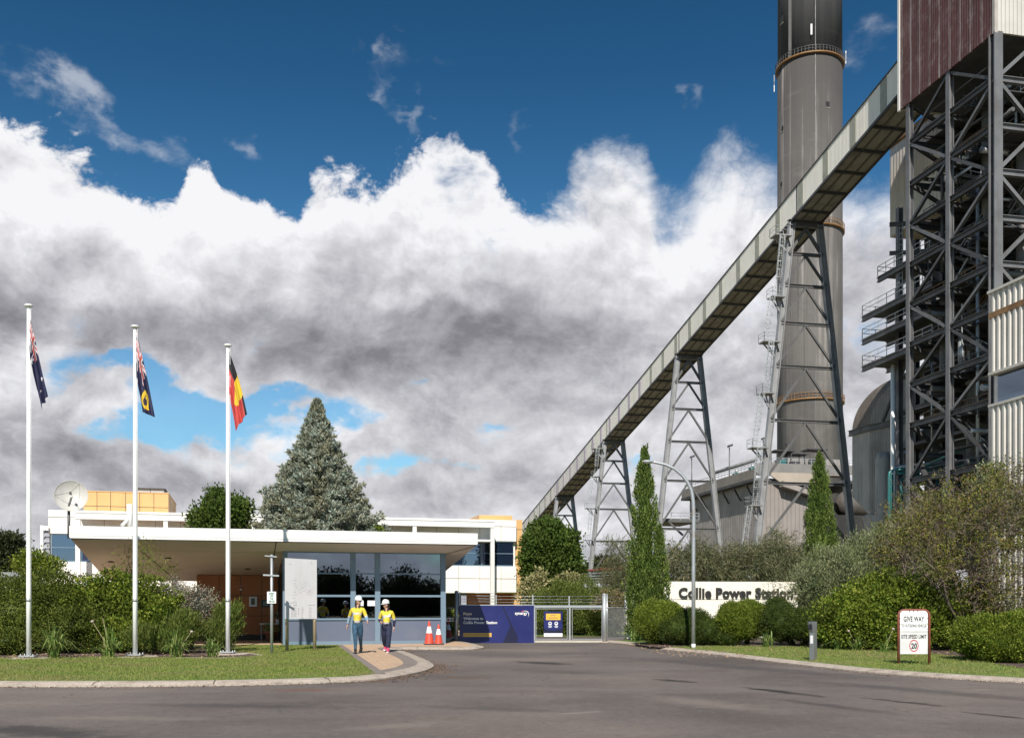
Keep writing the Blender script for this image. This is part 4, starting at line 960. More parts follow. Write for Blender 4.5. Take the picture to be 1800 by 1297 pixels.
# roof box of orange panels with plant on top
rb = 3.2; r0, r1 = ax(147, rb), ax(296, rb); zt = on_plane(150, 863.5, AO + AE2 * rb, AE2).z
mb = MB(); mb.obox(apt(r0, rb, 6.6), AE1 * (r1 - r0), AE2 * 7, UP * (zt - 6.6)); bx_ = mb.build('roof_box', M['orange'], ab)
mb = MB()
for x in (170, 194, 220, 245, 270): s = ax(x, rb); mb.obox(apt(s, rb - .006, 6.6), AE1 * .03, AE2 * .01, UP * (zt - 6.6))
mb.obox(apt(r0, rb - .006, on_plane(220, 891, AO + AE2 * rb, AE2).z), AE1 * (r1 - r0), AE2 * .01, UP * .03)
for o_ in (1.5, 3, 4.4, 5.6): mb.obox(apt(r1 - .004, rb + o_, 6.6), AE1 * .01, AE2 * .03, UP * (zt - 6.6))
mb.build('joint', M['joint'], bx_)
MB().obox(apt(r0 - .02, rb - .03, zt), AE1 * (r1 - r0 + .05), AE2 * 7.05, UP * .05).build('capping', M['orange'], bx_)
h0, h1 = ax(240, rb + 2), ax(288, rb + 2); tz = on_plane(262, 858, AO + AE2 * (rb + 2), AE2).z
t = thing('roof_vent_box', 'grey plant enclosure on top of the orange roof box', 'roof plant', apt(h0, rb + 2, zt))
MB().obox(apt(h0, rb + 2, zt + .05), AE1 * (h1 - h0), AE2 * 1.5, UP * (tz - zt - .1)).build('casing', M['grey_box'], t); MB().obox(apt(h0 - .1, rb + 1.9, tz - .05), AE1 * (h1 - h0 + .2), AE2 * 1.7, UP * .06).build('lid', M['steel_dark'], t)
mb = MB(); mb.obox(apt((h0 + h1) / 2, rb + 1.99, zt + .05), AE1 * .03, AE2 * .02, UP * (tz - zt - .1)); mb.build('seam', M['steel_dark'], t)
# white steel frame standing in front
fo2 = -1.25
for px in (136.5, 291, 444, 588, 729, 866):
    s = ax(px, fo2); MB().obox(apt(s - .12, fo2, 0), AE1 * .24, AE2 * .2, UP * 6.75).build('frame_post', M['white'], ab)
f0, f1 = ax(132, fo2), ax(869, fo2)
mb = MB(); mb.obox(apt(f0, fo2 - .03, 6.36), AE1 * (f1 - f0), AE2 * .14, UP * .36); mb.obox(apt(f0, fo2 - .06, 6.70), AE1 * (f1 - f0), AE2 * 1.35, UP * .05)
mb.build('frame_beam', M['white'], ab)
mb = MB(); mb.obox(apt(ax(838, fo2), fo2 - .02, 5.50), AE1 * 1.0, AE2 * 1.27, UP * .12); mb.build('sunshade', M['white'], ab)
mb = MB(); mb.obox(apt(ax(782, fo2), fo2 + .1, 2.36), AE1 * (f1 - ax(782, fo2)), AE2 * .1, UP * .10); mb.build('frame_tie', M['white'], ab)
# louvre screen at the left end
l0 = ax(70.5, -.2); l1 = ax(85, -.2)
MB().obox(apt(l0, -.2, 0), AE1 * .16, AE2 * .16, UP * 6.05).build('screen_post', M['white'], ab); MB().obox(apt(l0 + .16, -.2, 5.78), AE1 * (l1 - l0 - .16), AE2 * .1, UP * .24).build('screen_beam', M['white'], ab)
mb = MB()
for k in range(11):
    z = 5.6 - k * .33; a = apt(l0 + .16, -.1, z); mb.obox(a, AE1 * (l1 - l0 - .16), AE2 * .3 + UP * .16, UP * .03)
mb.build('louvre', M['steel_light'], ab)

# ------------------------------------------------------------------ roof fittings
d = 35.4; c = P(125, 872, d); t = thing('satellite_dish', 'large white satellite dish on a post at the canopy corner', 'satellite dish', P(121, 945, d))
nrm = Vector((.34, -.92, .20)).normalized()
rr = .555; prof = [(rr * k / 8, .30 * (k / 8) ** 2 * .62) for k in range(9)]
o = MB().lathe(c - nrm * .14, prof[1:] + [(rr * 1.015, .20), (rr * 1.0, .16)] + [(p[0] * .98, p[1] - .02) for p in reversed(prof[1:-1])], 40, nrm).build('reflector', pmat('dish_grey', (.52, .50, .47), (.46, .44, .41), 3, .5, dirt=(.36, .33, .29), dirtamt=.4, streak=1, dscale=1.5), t)
mb = MB(); ff = c + nrm * .42; u_ = nrm.cross(UP).normalized(); w_ = u_.cross(nrm)
for k in (0, 2.1, 4.2): mb.tube(c + (u_ * math.cos(k) + w_ * math.sin(k)) * rr * .94 + nrm * .03, ff, .006, 6)
mb.build('feed_arm', M['steel_dark'], t); MB().tube(ff, ff - nrm * .12, .045, 10).build('feed_horn', M['steel_dark'], t)
mb = MB(); b_ = P(121, 905, d); mb.tube(P(121, 946, d), P(121, 888, d), .05, 12); mb.tube(P(121, 889, d), c - nrm * .16, .04, 8); mb.tube(P(121, 898, d) , c - nrm * .12 - w_ * .3, .018, 6); mb.build('mast', M['steel_grey'], t)
d = 36.6; t = thing('roof_flue', 'white flue pipe with slanted branch on the canopy roof', 'flue', P(229, 925, d))
mb = MB(); mb.tube(P(229, 926, d), P(227.5, 886, d), .10, 14); mb.build('pipe', M['white'], t); MB().tube(P(229, 909, d), P(214, 924, d - .3), .065, 12).build('branch', M['white'], t); MB().tube(P(229, 906, d), P(235, 925, d + .3), .06, 12).build('branch', M['white'], t)
d = 60; t = thing('roof_aerial', 'thin whip aerial standing behind the round green tree', 'aerial', P(361, 900, d))
mb = MB(); mb.tube(P(361, 905, d), P(361, 856, d), .035, 8); mb.build('mast', M['steel_grey'], t); mb = MB(); mb.tube(P(359, 856, d), P(363, 858, d), .05, 6); mb.build('tip', M['steel_grey'], t)
# ------------------------------------------------------------------ power station: shared grid turned 12 degrees
E1, E2 = fr(12)
def vplane(px, py, o, n): return on_plane(px, py, o, n)
# ---- inclined coal conveyor gallery
CA = P(1584.6, 159.7, 105.0); CSL = -.1884; CW, CH = 4.2, 3.55
def cpt(s, w, h): return CA + E2 * s + E1 * w + UP * (CSL * s + h)
S0, S1 = -7.0, 268.0
m_clad = ribmat('gallery_sheet', (.87, .83, .74), (.82, .775, .69), E2, .30, .6, (.50, .46, .40), .3)
m_clad_f = ribmat('gallery_sheet_fade', (.78, .74, .68), (.70, .65, .62), E2, .30, .7, (.36, .27, .33), .45)
m_strip = pmat('gallery_skylight', (.36, .35, .275), (.30, .295, .235), 1.0, .4, dirt=(.16, .15, .12), dirtamt=.4, dscale=.6)
m_strip2 = pmat('gallery_skylight_stained', (.40, .36, .43), (.52, .40, .45), 2.2, .45, dirt=(.20, .18, .30), dirtamt=.7, dscale=1.5)
m_under = pmat('gallery_floor_sheet', (.36, .34, .305), (.29, .275, .25), .5, .7, dirt=(.08, .075, .07), dirtamt=.5, dscale=.5)
cg = thing('conveyor_gallery', 'long inclined cream conveyor gallery rising on steel trestles to the tower', 'conveyor', cpt(120, CW / 2, 0))
def slab(mb, s0, s1, w0, w1, h0, h1):
    a = cpt(s0, w0, h0); return mb.obox(a, E1 * (w1 - w0), UP * (h1 - h0), cpt(s1, w0, h0) - a)
mb = MB(); slab(mb, S0, 118, 0, .12, .1, CH - .05); mb.build('side_cladding', m_clad, cg)
mb = MB(); slab(mb, 118, S1, 0, .12, .1, CH - .05); mb.build('side_cladding', m_clad_f, cg)
mb = MB(); slab(mb, S0, S1, CW - .12, CW, .1, CH - .05); mb.build('side_cladding', m_clad, cg)
mb = MB(); slab(mb, S0, S1, -.12, CW + .12, CH - .06, CH + .06); mb.build('roof', M['steel_dark'], cg)
mb = MB(); slab(mb, S0, S1, .12, CW - .12, .02, .10); mb.build('floor_sheet', m_under, cg)
mb = MB(); slab(mb, S0, S1, -.06, .14, -.22, .10); slab(mb, S0, S1, CW - .14, CW + .06, -.22, .10); mb.build('edge_girder', M['steel_dark'], cg)
for k in range(44):
    s = 3.3 + 6.12 * k
    if s > S1 - 2: break
    mb = MB(); slab(mb, s - .62, s + .62, -.03, .03, .22, CH - .12); mb.build('skylight_strip', m_strip2 if 80 < s < 150 else m_strip, cg)
for k in range(66):
    s = 1.5 + 4.05 * k
    if s > S1: break
    mb = MB(); slab(mb, s - .12, s + .12, .14, CW - .14, -.26, .02); mb.build('cross_beam', M['steel_dark'], cg)
mb = MB()
for w in (1.35, 2.85): slab(mb, S0, S1, w - .10, w + .10, -.10, .02)
mb.build('stringer', pmat('stringer', (.13, .125, .115), None, 2, .7), cg)
# expansion joints
for s in (22.6, 63.0, 103.2, 143.0):
    mb = MB(); slab(mb, s - .12, s + .12, -.045, .02, .0, CH); mb.build('expansion_joint', M['steel_dark'], cg)

# ---- trestles
def ladder(mb, a, b, out, side, w=.55, cage=True):
    """caged ladder from a to b; cage bulges towards `out`"""
    a, b = Vector(a), Vector(b); out = Vector(out); side = Vector(side); L = (b - a).length; d = (b - a) / L
    for sg in (-1, 1): mb.beam(a + side * sg * w / 2, b + side * sg * w / 2, .06, .06)
    for k in range(int(L / .6)): q = a + d * (k * .6 + .3); mb.beam(q - side * w / 2, q + side * w / 2, .04, .04)
    if cage and L > 2.6:
        hp = [(-.5 * w, 0), (-.62 * w, .35), (-.4 * w, .72), (0, .86), (.4 * w, .72), (.62 * w, .35), (.5 * w, 0)]
        z = 2.2
        while z < L:
            pts = [a + d * z + side * x * 1.2 + out * y for x, y in hp]
            for p, q in zip(pts[:-1], pts[1:]): mb.beam(p, q, .035, .05)
            z += 1.0
        for x, y in hp[1:-1]: mb.beam(a + d * 2.2 + side * x * 1.2 + out * y, a + d * (L - .1) + side * x * 1.2 + out * y,   .03, .03)
def rail(mb, pts, h=1.05, t=.06):
    pts = [Vector(p) for p in pts]
    for a, b in zip(pts[:-1], pts[1:]):
        for z in (h, h * .55): mb.beam(a + UP * z, b + UP * z, t, t)
        n = max(1, int((b - a).length / 1.4))
        for k in range(n + 1): q = a.lerp(b, k / n); mb.beam(q, q + UP * h, t, t)
def trestle(d, levels, label, ladders=None, leg=.82):
    s = (d - CA.y) / E2.y; mid = cpt(s, CW / 2, 0); zt = mid.z - .3
    o = Vector((mid.x, mid.y, 0)); t = thing('conveyor_trestle', label, 'trestle', o, 'steel trestles under the conveyor gallery')
    SP = .116; hw = 1.95
    def lp(sg, z): return o + E1 * sg * (hw + (zt - z) * SP) + UP * z
    lm = M['steel_light']
    for sg in (-1, 1):
        mb = MB(); mb.ibeam(lp(sg, .2), lp(sg, zt), leg * .8, leg, .09, E1 * 1.0); mb.obox(lp(sg, 0) - E1 * .9 - E2 * .9, E1 * 1.8, E2 * 1.8, UP * .35)
        mb.build('leg', lm, t)
    mb = MB(); mb.ibeam(lp(-1, zt) - E1 * .5 + UP * .0, lp(1, zt) + E1 * .5, .7, .8, .08); mb.build('cap_beam', M['steel_grey'], t)
    for z in levels: MB().ibeam(lp(-1, z), lp(1, z), .34, .38, .06).build('tie_beam', M['steel_grey'], t)
    zz = [zt] + list(levels) + [0.4]
    for a, b in zip(zz[1:-1], zz[2:]):
        for sg in (-1, 1): MB().ibeam(o + UP * (a - .15), lp(sg, b + .2), .27, .30, .05, E2).build('brace', M['steel_grey'], t)
    for sg in (-1, 1): MB().ibeam(o + UP * (zt - .6), lp(sg, levels[0]), .34, .36, .05, E2).build('brace', M['steel_grey'], t)
    if ladders:
        side = E2; prev = None
        for k, z in enumerate(ladders):
            p = lp(-1, z) - E1 * .55; wdt = 1.5 if k % 2 else 2.0
            mb = MB(); mb.obox(p - E1 * wdt - E2 * 1.1, E1 * (wdt + .3), E2 * 1.7, UP * .14)
            mb.beam(p - E1 * (wdt - .4) + UP * -.05, lp(-1, z - 1.6) - E1 * .4, .16, .16); mb.beam(p - E1 * (wdt - 1.0) - UP * .05, lp(-1, z - 1.6) - E1 * .4, .14, .14)
            f = mb.build('platform', M['steel_light'], t)
            mb = MB(); c0 = p + UP * .14; rail(mb, [c0 + E2 * .6 - E1 * .1, c0 + E2 * .6 - E1 * wdt, c0 - E2 * 1.1 - E1 * wdt, c0 - E2 * 1.1], 1.05, .04); mb.build('guard_rail', M['galv'], f)
            if k + 1 < len(ladders):
                z2 = ladders[k + 1]; a = lp(-1, z2) - E1 * (2.3 if k % 2 else 1.4) - E2 * .9 + UP * .1; b = p - E1 * (1.5 if k % 2 else 1.0) - E2 * 1.25 + UP * 1.1
                b = b + (lp(-1, z2) - lp(-1, z)) * .15
                mb = MB(); ladder(mb, a, b, (-E2 * .8 - E1 * .3), E1); mb.build('caged_ladder', M['galv'], t)
    return t
trestle(128.7, [47.0, 42.9, 38.0, 32.4, 25.4, 17.3, 8.5], 'tallest steel trestle, nearest the tower, with a caged ladder', [48.9, 41.0, 35.2, 28.6, 21.6, 14.2, 6.5])
trestle(167.6, [39.1, 34.6, 29.1, 22.5, 14.4, 5.8], 'second tallest pale steel trestle, without any ladder, beside the grey precipitator house')
trestle(207.8, [31.7, 27.0, 21.6, 14.9, 7.0], 'middle height steel trestle with ladder, just left of the tall cypress', [34.0, 28.2, 21.6, 15.0, 7.4])
trestle(246.5, [23.8, 18.9, 12.6, 5.0], 'shortest trestle, at the low far end above the broadleaf tree')

# ---- chimney
def chimney_mat(dark):
    m = bpy.data.materials.new('chimney_paint' if dark else 'chimney_concrete'); m.use_nodes = True; t = m.node_tree; N = NT(t); b = t.nodes['Principled BSDF']; b.inputs['Roughness'].default_value = .85
    tc = N.node('ShaderNodeTexCoord'); V = tc.outputs['Object']; sp = N.node('ShaderNodeSeparateXYZ'); N.l.new(V, sp.inputs[0]); Z = sp.outputs[2]
    mp = N.node('ShaderNodeMapping'); N.l.new(V, mp.inputs[0]); mp.inputs['Scale'].default_value = (1, 1, .030)
    s1 = N.noise(mp.outputs[0], .62, 7, .66); s2 = N.noise(V, .10, 6, .65)
    if dark:
        col = N.mix(N.smooth(s1, .4, .72), (.046, .046, .050), (.075, .072, .072))
    else:
        col = N.mix(N.smooth(s2, .38, .66), (.24, .222, .205), (.165, .154, .145))
        hgt = N.lin(Z, 25, 122, .12, 1.0)
        col = N.mix(N.m('MULTIPLY', N.smooth(N.m('ADD', s1, N.m('MULTIPLY', hgt, .14)), .44, .58), N.m('MULTIPLY_ADD', hgt, .85, .10)), col, (.048, .044, .042))
        mp4 = N.node('ShaderNodeMapping'); N.l.new(V, mp4.inputs[0]); mp4.inputs['Location'].default_value = (7, 53, 0); mp4.inputs['Scale'].default_value = (1, 1, .012)
        col = N.mix(N.m('MULTIPLY', N.smooth(N.noise(mp4.outputs[0], 1.5, 6, .7), .52, .66), N.m('MULTIPLY_ADD', hgt, .45, .30)), col, (.055, .05, .048))
        mp2 = N.node('ShaderNodeMapping'); N.l.new(V, mp2.inputs[0]); mp2.inputs['Location'].default_value = (31, 17, 0); mp2.inputs['Scale'].default_value = (1, 1, .02)
        col = N.mix(N.m('MULTIPLY', N.smooth(N.noise(mp2.outputs[0], .5, 5, .6), .62, .74), .6), col, (.31, .285, .26))
    # formwork lifts and vertical board marks
    lift = N.smooth(N.m('PINGPONG', Z, .9), .05, .0); ang = N.m('ARCTAN2', N.m('SUBTRACT', sp.outputs[1], CHM.y), N.m('SUBTRACT', sp.outputs[0], CHM.x))
    board = N.smooth(N.m('PINGPONG', ang, math.pi / 26), .014, .0)
    col = N.mix(N.m('MULTIPLY', lift, .16), col, (.10, .09, .085)); col = N.mix(N.m('MULTIPLY', board, .30 if not dark else .12), col, (.08, .072, .066))
    mp3 = N.node('ShaderNodeMapping'); N.l.new(V, mp3.inputs[0]); mp3.inputs['Scale'].default_value = (.12, .12, 1)
    col = N.mix(N.m('MULTIPLY', N.smooth(N.noise(mp3.outputs[0], .5, 5, .7), .56, .70), .28), col, (.15, .135, .122))
    N.l.new(col, b.inputs['Base Color']); return m
CHM = P(1423.3, 1063, 232.0); CHM.z = 0; CR = 57.4 * 232 / F_PX * .955
zr = [EYE + (HY - y) / F_PX * 232 for y in (122, 414, 711)]
ch = thing('chimney', 'very tall grey concrete chimney with dark painted top and rusty yellow ring walkways', 'chimney', CHM)
MB().lathe(CHM, [(CR * 1.02, 0), (CR, zr[0] - .2)], 96).build('shaft', chimney_mat(False), ch)
MB().lathe(CHM, [(CR * .997, zr[0] - .2), (CR * .985, 165)], 96).build('painted_shaft', chimney_mat(True), ch)
for i, z in enumerate(zr):
    mb = MB(); r0, r1 = CR + .01, CR + .50
    mb.lathe(CHM, [(r0, z - .22), (r0, z + .16), (r1, z + .16), (r1, z - .22), (r0, z - .22)], 96, caps=False)
    g = mb.build('ring_walkway', M['yellow_rail'], ch)
    mb = MB(); n = 60
    for k in range(n):
        a, b = 2 * math.pi * k / n, 2 * math.pi * (k + 1) / n; p = CHM + Vector((math.cos(a), math.sin(a), 0)) * (r1 - .05) + UP * (z + .16); q = CHM + Vector((math.cos(b), math.sin(b), 0)) * (r1 - .05) + UP * (z + .16)
        mb.beam(p, p + UP * 1.25, .09, .09); mb.beam(p + UP * 1.25, q + UP * 1.25, .10, .10); mb.beam(p + UP * .65, q + UP * .65, .07, .07)
    mb.build('guard_rail', M['steel_dark'] if i == 0 else M['yellow_rail'], g)
def on_shaft(px, z):
    ang = math.asin(max(-1, min(1, (px - 1423.3) / 57.4))); v = Vector((CHM.x, CHM.y, 0)).normalized(); s_ = Vector((v.y, -v.x, 0))
    return CHM + (-v * math.cos(ang) + s_ * math.sin(ang)) * CR + UP * z, (-v * math.cos(ang) + s_ * math.sin(ang)), s_ * math.cos(ang) + v * math.sin(ang)
for px, py, w, h in ((1374.5, 17, .9, 1.6), (1454, 188, .9, 1.3), (1376, 213, .7, 1.3), (1374, 311, .7, 1.2), (1457, 591, .8, 1.5), (1375.5, 693, .7, 1.0)):
    z = EYE + (HY - py) / F_PX * 226; p, n, s_ = on_shaft(px, z)
    mb = MB(); mb.obox(p - s_ * w / 2 - n * .3 - UP * h / 2, s_ * w, n * .36, UP * h); mb.build('vent_opening', M['dark'], ch)
    mb = MB(); mb.obox(p - s_ * (w / 2 + .12) - n * .2 - UP * (h / 2 + .12), s_ * (w + .24), n * .3, UP * .12); mb.build('sill', M['concrete'], ch)
for px, py in ((1362, 120), (1364, 108), (1484, 88), (1481, 84), (1426, 60)):
    z = EYE + (HY - py) / F_PX * 226; p, n, s_ = on_shaft(px, z); p = p + n * .65
    MB().obox(p - s_ * .18 - UP * 1.2, s_ * .36, n * .16, UP * 2.4).build('antenna', M['white'] if py != 108 else M['steel_light'], ch)
mb = MB()
for px in (1389.5,):
    for z0 in (0,):
        p, n, s_ = on_shaft(px, 0); mb.obox(p - s_ * .38 + n * .02 + UP * zr[0], s_ * .76, n * .1, UP * 44)
mb.build('cable_duct', pmat('cable_duct', (.17, .165, .155), (.14, .135, .13), .4, .6), ch)
mb = MB(); p, n, s_ = on_shaft(1433, 0); mb.obox(p - s_ * .08 + n * .02 + UP * 30, s_ * .16, n * .1, UP * 115); mb.build('lightning_strap', M['steel_grey'], ch)

# ---- transfer tower
T0 = P(1750, 1063, 86.7); T0.z = 0
def tp(s, w, z): return T0 + E2 * s + E1 * w + UP * z          # s back along the west face, w east along the front
LV = [47.4, 43.3, 39.3, 35.3, 31.3, 27.4, 23.4, 19.4, 13.9, 7.0]
tt = thing('transfer_tower', 'open steel transfer tower with rust red cladding box on top', 'tower', tp(6, 6, 0))
m_red = ribmat('rust_red_sheet', (.105, .034, .027), (.082, .027, .022), E2, .34, .7, (.052, .020, .017), .6, .55, 0, (1.50, (.40, .35, .34), .80))
m_cream_f = ribmat('cream_sheet', (.56, .535, .49), (.50, .475, .435), E1, .40, .7, (.33, .30, .27), .25)
ZB, ZT = 51.25, 72
MB().obox(tp(-.35, -.35, ZB), E2 * 14.0, E1 * .2, UP * (ZT - ZB)).build('west_cladding', m_red, tt)
MB().obox(tp(-.35, -.15, ZB), E1 * 24, E2 * .2, UP * (ZT - ZB)).build('front_cladding', m_cream_f, tt)
MB().obox(tp(13.45, -.15, ZB), E1 * 24, E2 * .2, UP * (ZT - ZB)).build('rear_cladding', m_cream_f, tt)
MB().obox(tp(13.58, -.42, ZB - .05), E2 * .34, E1 * .34, UP * (ZT - ZB)).build('corner_trim', M['render_white'], tt)
mb = MB(); mb.obox(tp(-.40, -.40, ZB - .05), E2 * .32, E1 * .32, UP * (ZT - ZB)); mb.build('corner_trim', pmat('tower_trim', (.42, .38, .35), None, 1, .5), tt)
mb = MB(); mb.obox(tp(-.1, -.1, ZB + .1), E1 * 24, E2 * 13.5, UP * .3); mb.build('box_floor', M['steel_dark'], tt)
SX = (0, 6.25, 12.5); WX = (0, 8.4, 16.8)
for i, s in enumerate(SX):
    for j, w in enumerate(WX):
        wd = .84 if i == 0 and j == 0 else .54
        MB().ibeam(tp(s, w, 0), tp(s, w, ZB + .1), wd, wd * .95, .10, E1 if not (i == 0 and j == 0) else E2).build('column', M['tower_col'] if j == 0 else M['tower_beam'], tt)
for k, z in enumerate(LV):
    for (a, b) in ((0, 1), (1, 2)):
        MB().ibeam(tp(SX[a], -.02, z), tp(SX[b], -.02, z), .38, .52, .06).build('side_beam', M['tower_beam'], tt)
    for (a, b) in ((0, 1), (1, 2)):
        MB().ibeam(tp(-.02, WX[a], z), tp(-.02, WX[b], z), .42, .55, .06).build('front_beam', M['tower_col'], tt)
    MB().ibeam(tp(SX[2], 0, z), tp(SX[2], WX[1], z), .4, .5, .06).build('rear_beam', M['steel_dark'], tt)
    MB().ibeam(tp(SX[1], 0, z - .4), tp(SX[1], WX[1], z - .4), .4, .5, .06).build('floor_beam', M['steel_dark'], tt)
# diamond bracing: nodes on outer columns at even levels, middle column at odd levels
LB = [51.2] + LV
for k in range(len(LB) - 1):
    a, b = LB[k], LB[k + 1]
    even = k % 2 == 0                                            # level k: 0 = box floor
    for (so, si) in ((SX[2], SX[1]), (SX[0], SX[1])):
        zo, zi = (b, a) if even else (a, b)
        zo, zi = (a, b) if not even else (b, a)
        MB().ibeam(tp(so, -.03, zo), tp(si, -.03, zi), .27, .29, .05, E1).build('brace', M['tower_col'] if (not even) else M['tower_beam'], tt)
    for w0, w1 in ((0, WX[1] / 2), (WX[1], WX[1] / 2)):
        zo, zi = (b, a) if even else (a, b)
        MB().ibeam(tp(-.03, w0, zo), tp(-.03, w1, zi), .30, .32, .05, E2).build('brace', M['tower_col'], tt)
    MB().ibeam(tp(SX[2] - .1, 0, a), tp(SX[2] - .1, WX[1], b), .3, .3, .05, E2).build('rear_brace', M['steel_dark'], tt)
# grated floors, stairs, pipes and hoppers inside
rt = random.Random(5)
for k, z in enumerate(LV):                                       # inner frame line, bracing and hangers
    for w in (WX[1], 4.2):
        MB().ibeam(tp(0, w, z - .25), tp(12.5, w, z - .25), .36, .5, .05).build('floor_beam', M['tower_beam'], tt)
    for s in (2.1, 4.2, 8.4, 10.5): MB().ibeam(tp(s, .2, z - .2), tp(s, 8.2, z - .2), .22, .30, .04).build('joist', M['tower_beam'], tt)
    z2 = LV[k + 1] if k + 1 < len(LV) else 1.0
    MB().ibeam(tp(0, 8.3, z), tp(6.25, 8.3, z2), .26, .28, .04, E1).build('inner_brace', M['tower_beam'], tt); MB().ibeam(tp(12.5, 8.3, z), tp(6.25, 8.3, z2), .26, .28, .04, E1).build('inner_brace', M['tower_col'], tt)
    mb = MB(); rail(mb, [tp(.8, 4.4, z + .1), tp(11.8, 4.4, z + .1)], 1.05, .06); mb.build('guard_rail', M['galv'], tt)
    zi = z - 2.0; a = rt.uniform(0, 5)
    MB().obox(tp(a, 4.6, zi), E2 * 6, E1 * 3.4, UP * .12).build('grated_floor', M['tower_beam'], tt)
    mb = MB(); rail(mb, [tp(a, 4.6, zi + .1), tp(a + 6, 4.6, zi + .1)], 1.05, .06); mb.build('guard_rail', M['yellow_rail'] if k % 2 else M['galv'], tt)
for k, z in enumerate(LV):
    a = rt.uniform(0, 1.5); mb = MB(); mb.obox(tp(a, 1.2 + rt.uniform(0, 1), z - .12), E2 * (11.8 - a), E1 * (6.5 + rt.uniform(-1.5, 1)), UP * .1); mb.build('grated_floor', M['steel_dark'], tt)
    mb = MB(); rail(mb, [tp(.6, .9, z + .1), tp(11.5, .9, z + .1)], 1.05, .07); mb.build('guard_rail', M['yellow_rail'] if k % 3 == 1 else M['steel_grey'], tt)
for k in range(len(LV) - 1):
    z1, z0 = LV[k], LV[k + 1]; s0_, s1_ = (2.0, 9.0) if k % 2 else (9.5, 3.0); w = 2.2 if k % 2 else 3.4
    st = MB(); st.beam(tp(s0_, w, z0), tp(s1_, w, z1), .10, .30); st.beam(tp(s0_, w + 1.0, z0), tp(s1_, w + 1.0, z1), .10, .30)
    n = 16
    for i in range(n): q = tp(s0_, w, z0).lerp(tp(s1_, w, z1), (i + .5) / n); st.obox(q, E1 * 1.0, E2 * .30, UP * .05)
    sto = st.build('stair', M['steel_dark'], tt)
    mb = MB()
    for hh in (1.0, .55): mb.beam(tp(s0_, w, z0 + hh), tp(s1_, w, z1 + hh), .07, .07)
    for i in range(6): q = tp(s0_, w, z0).lerp(tp(s1_, w, z1), i / 5); mb.beam(q, q + UP * 1.0, .06, .06)
    mb.build('stair_rail', M['yellow_rail'] if k in (4, 6, 8) else M['galv'], sto)
for k in range(80):
    z = rt.uniform(9, 50); r_ = rt.choice((.09, .14, .2, .3)); w = rt.uniform(.8, 7.5)
    if rt.random() < .5: a, b = tp(rt.uniform(0, 3), w, z), tp(rt.uniform(7, 13), w, z)
    else: a, b = tp(rt.uniform(0.5, 12), .6, z), tp(0, 0, 0)
    if rt.random() < .45:
        s = rt.uniform(.5, 12); a, b = tp(s, rt.uniform(.5, 2), z), tp(s, rt.uniform(5, 9), z)
    elif (b - a).length > 20: s = rt.uniform(.5, 12); a, b = tp(s, w, z), tp(s, w, z - rt.uniform(3, 9))
    MB().tube(a, b, r_, 8).build('pipe', M[rt.choice(('steel_grey', 'galv', 'steel_dark', 'steel_dark', 'tower_beam', 'tower_beam'))], tt)
for k in range(95):                                              # hangers, cable trays and small rods
    s, w, z = rt.uniform(.3, 12.2), rt.uniform(.4, 8), rt.uniform(8, 49); q = tp(s, w, z); ln = rt.uniform(1.2, 4.5); dr = rt.choice((E1, E2, E2, UP, UP, (E2 + UP * .8).normalized(), (UP * .8 - E2).normalized()))
    MB().beam(q, q + dr * ln, rt.uniform(.06, .16), rt.uniform(.08, .22)).build('hanger', M[rt.choice(('tower_beam', 'tower_beam', 'tower_col', 'steel_dark', 'galv'))], tt)
for s, w, z0, z1, r_ in ((7.3, 4.0, 17, 23.5, .7), (9.2, 4.6, 14, 31, .55), (3.0, 5.2, 20, 44, .6), (5.0, 3.4, 37, 49, .8), (10.6, 2.6, 23, 28.5, .5), (9.5, 6, 22, 34, .9)):
    MB().lathe(tp(s, w, z0), [(r_ * .5, 0), (r_, 1.2), (r_, z1 - z0 - .6), (r_ * .7, z1 - z0)], 18).build('duct', pmat('duct_lagging', (.16, .145, .125), (.12, .11, .096), 1.0, .5), tt)
for s in (4.2, 2.4):
    MB().tube(tp(s, 1.4, 6), tp(s, 1.4, 40), .16, 8).build('downpipe', M['galv'], tt)

# outrigger platforms on the far side, with their own column and white downpipe
OC = on_plane(1581, 1063, tp(20.5, 0, 0), E2); OC.z = 0
t = thing('outrigger_platforms', 'stack of cantilevered steel landings on one column beside the open tower', 'platform', OC)
MB().ibeam(OC, OC + UP * 44.5, .55, .55, .08, E1).build('column', M['steel_grey'], t)
MB().tube(OC - E1 * .75 + UP * 0, OC - E1 * .75 + UP * 27.5, .26, 12).build('downpipe', M['pole_white'], t)
for y in (543, 585, 633, 470):
    q = on_plane(1575, y, OC, E2); z = q.z; a = OC - E1 * (2.3 if y != 470 else .4) + UP * z - E2 * 9.0
    mb = MB(); mb.obox(a, E1 * 3.2, E2 * 12.5, UP * .14); mb.ibeam(a - UP * .3, a + E2 * 12.5 - UP * .3, .35, .55, .06); mb.ibeam(a + E1 * 3.0 - UP * .3, a + E1 * 3.0 + E2 * 12.5 - UP * .3, .35, .55, .06); f = mb.build('landing', M['steel_grey'], t)
    mb = MB(); rail(mb, [a + UP * .14, a + E2 * 12.5 + UP * .14, a + E1 * 3.2 + E2 * 12.5 + UP * .14], 1.1, .06); mb.build('guard_rail', M['galv'], f)
for z in (42.6, 39.5): MB().ibeam(OC + UP * z - E1 * 1.2, OC + UP * z + E1 * 6 - E2 * 3, .3, .4, .05).build('tie_beam', M['steel_grey'], t)
mb = MB(); ladder(mb, OC + UP * 34 - E2 * .6 - E1 * .2, OC + UP * 42.5 - E2 * .6 - E1 * .2, -E1, E2, .5, False); mb.build('ladder', M['galv'], t)

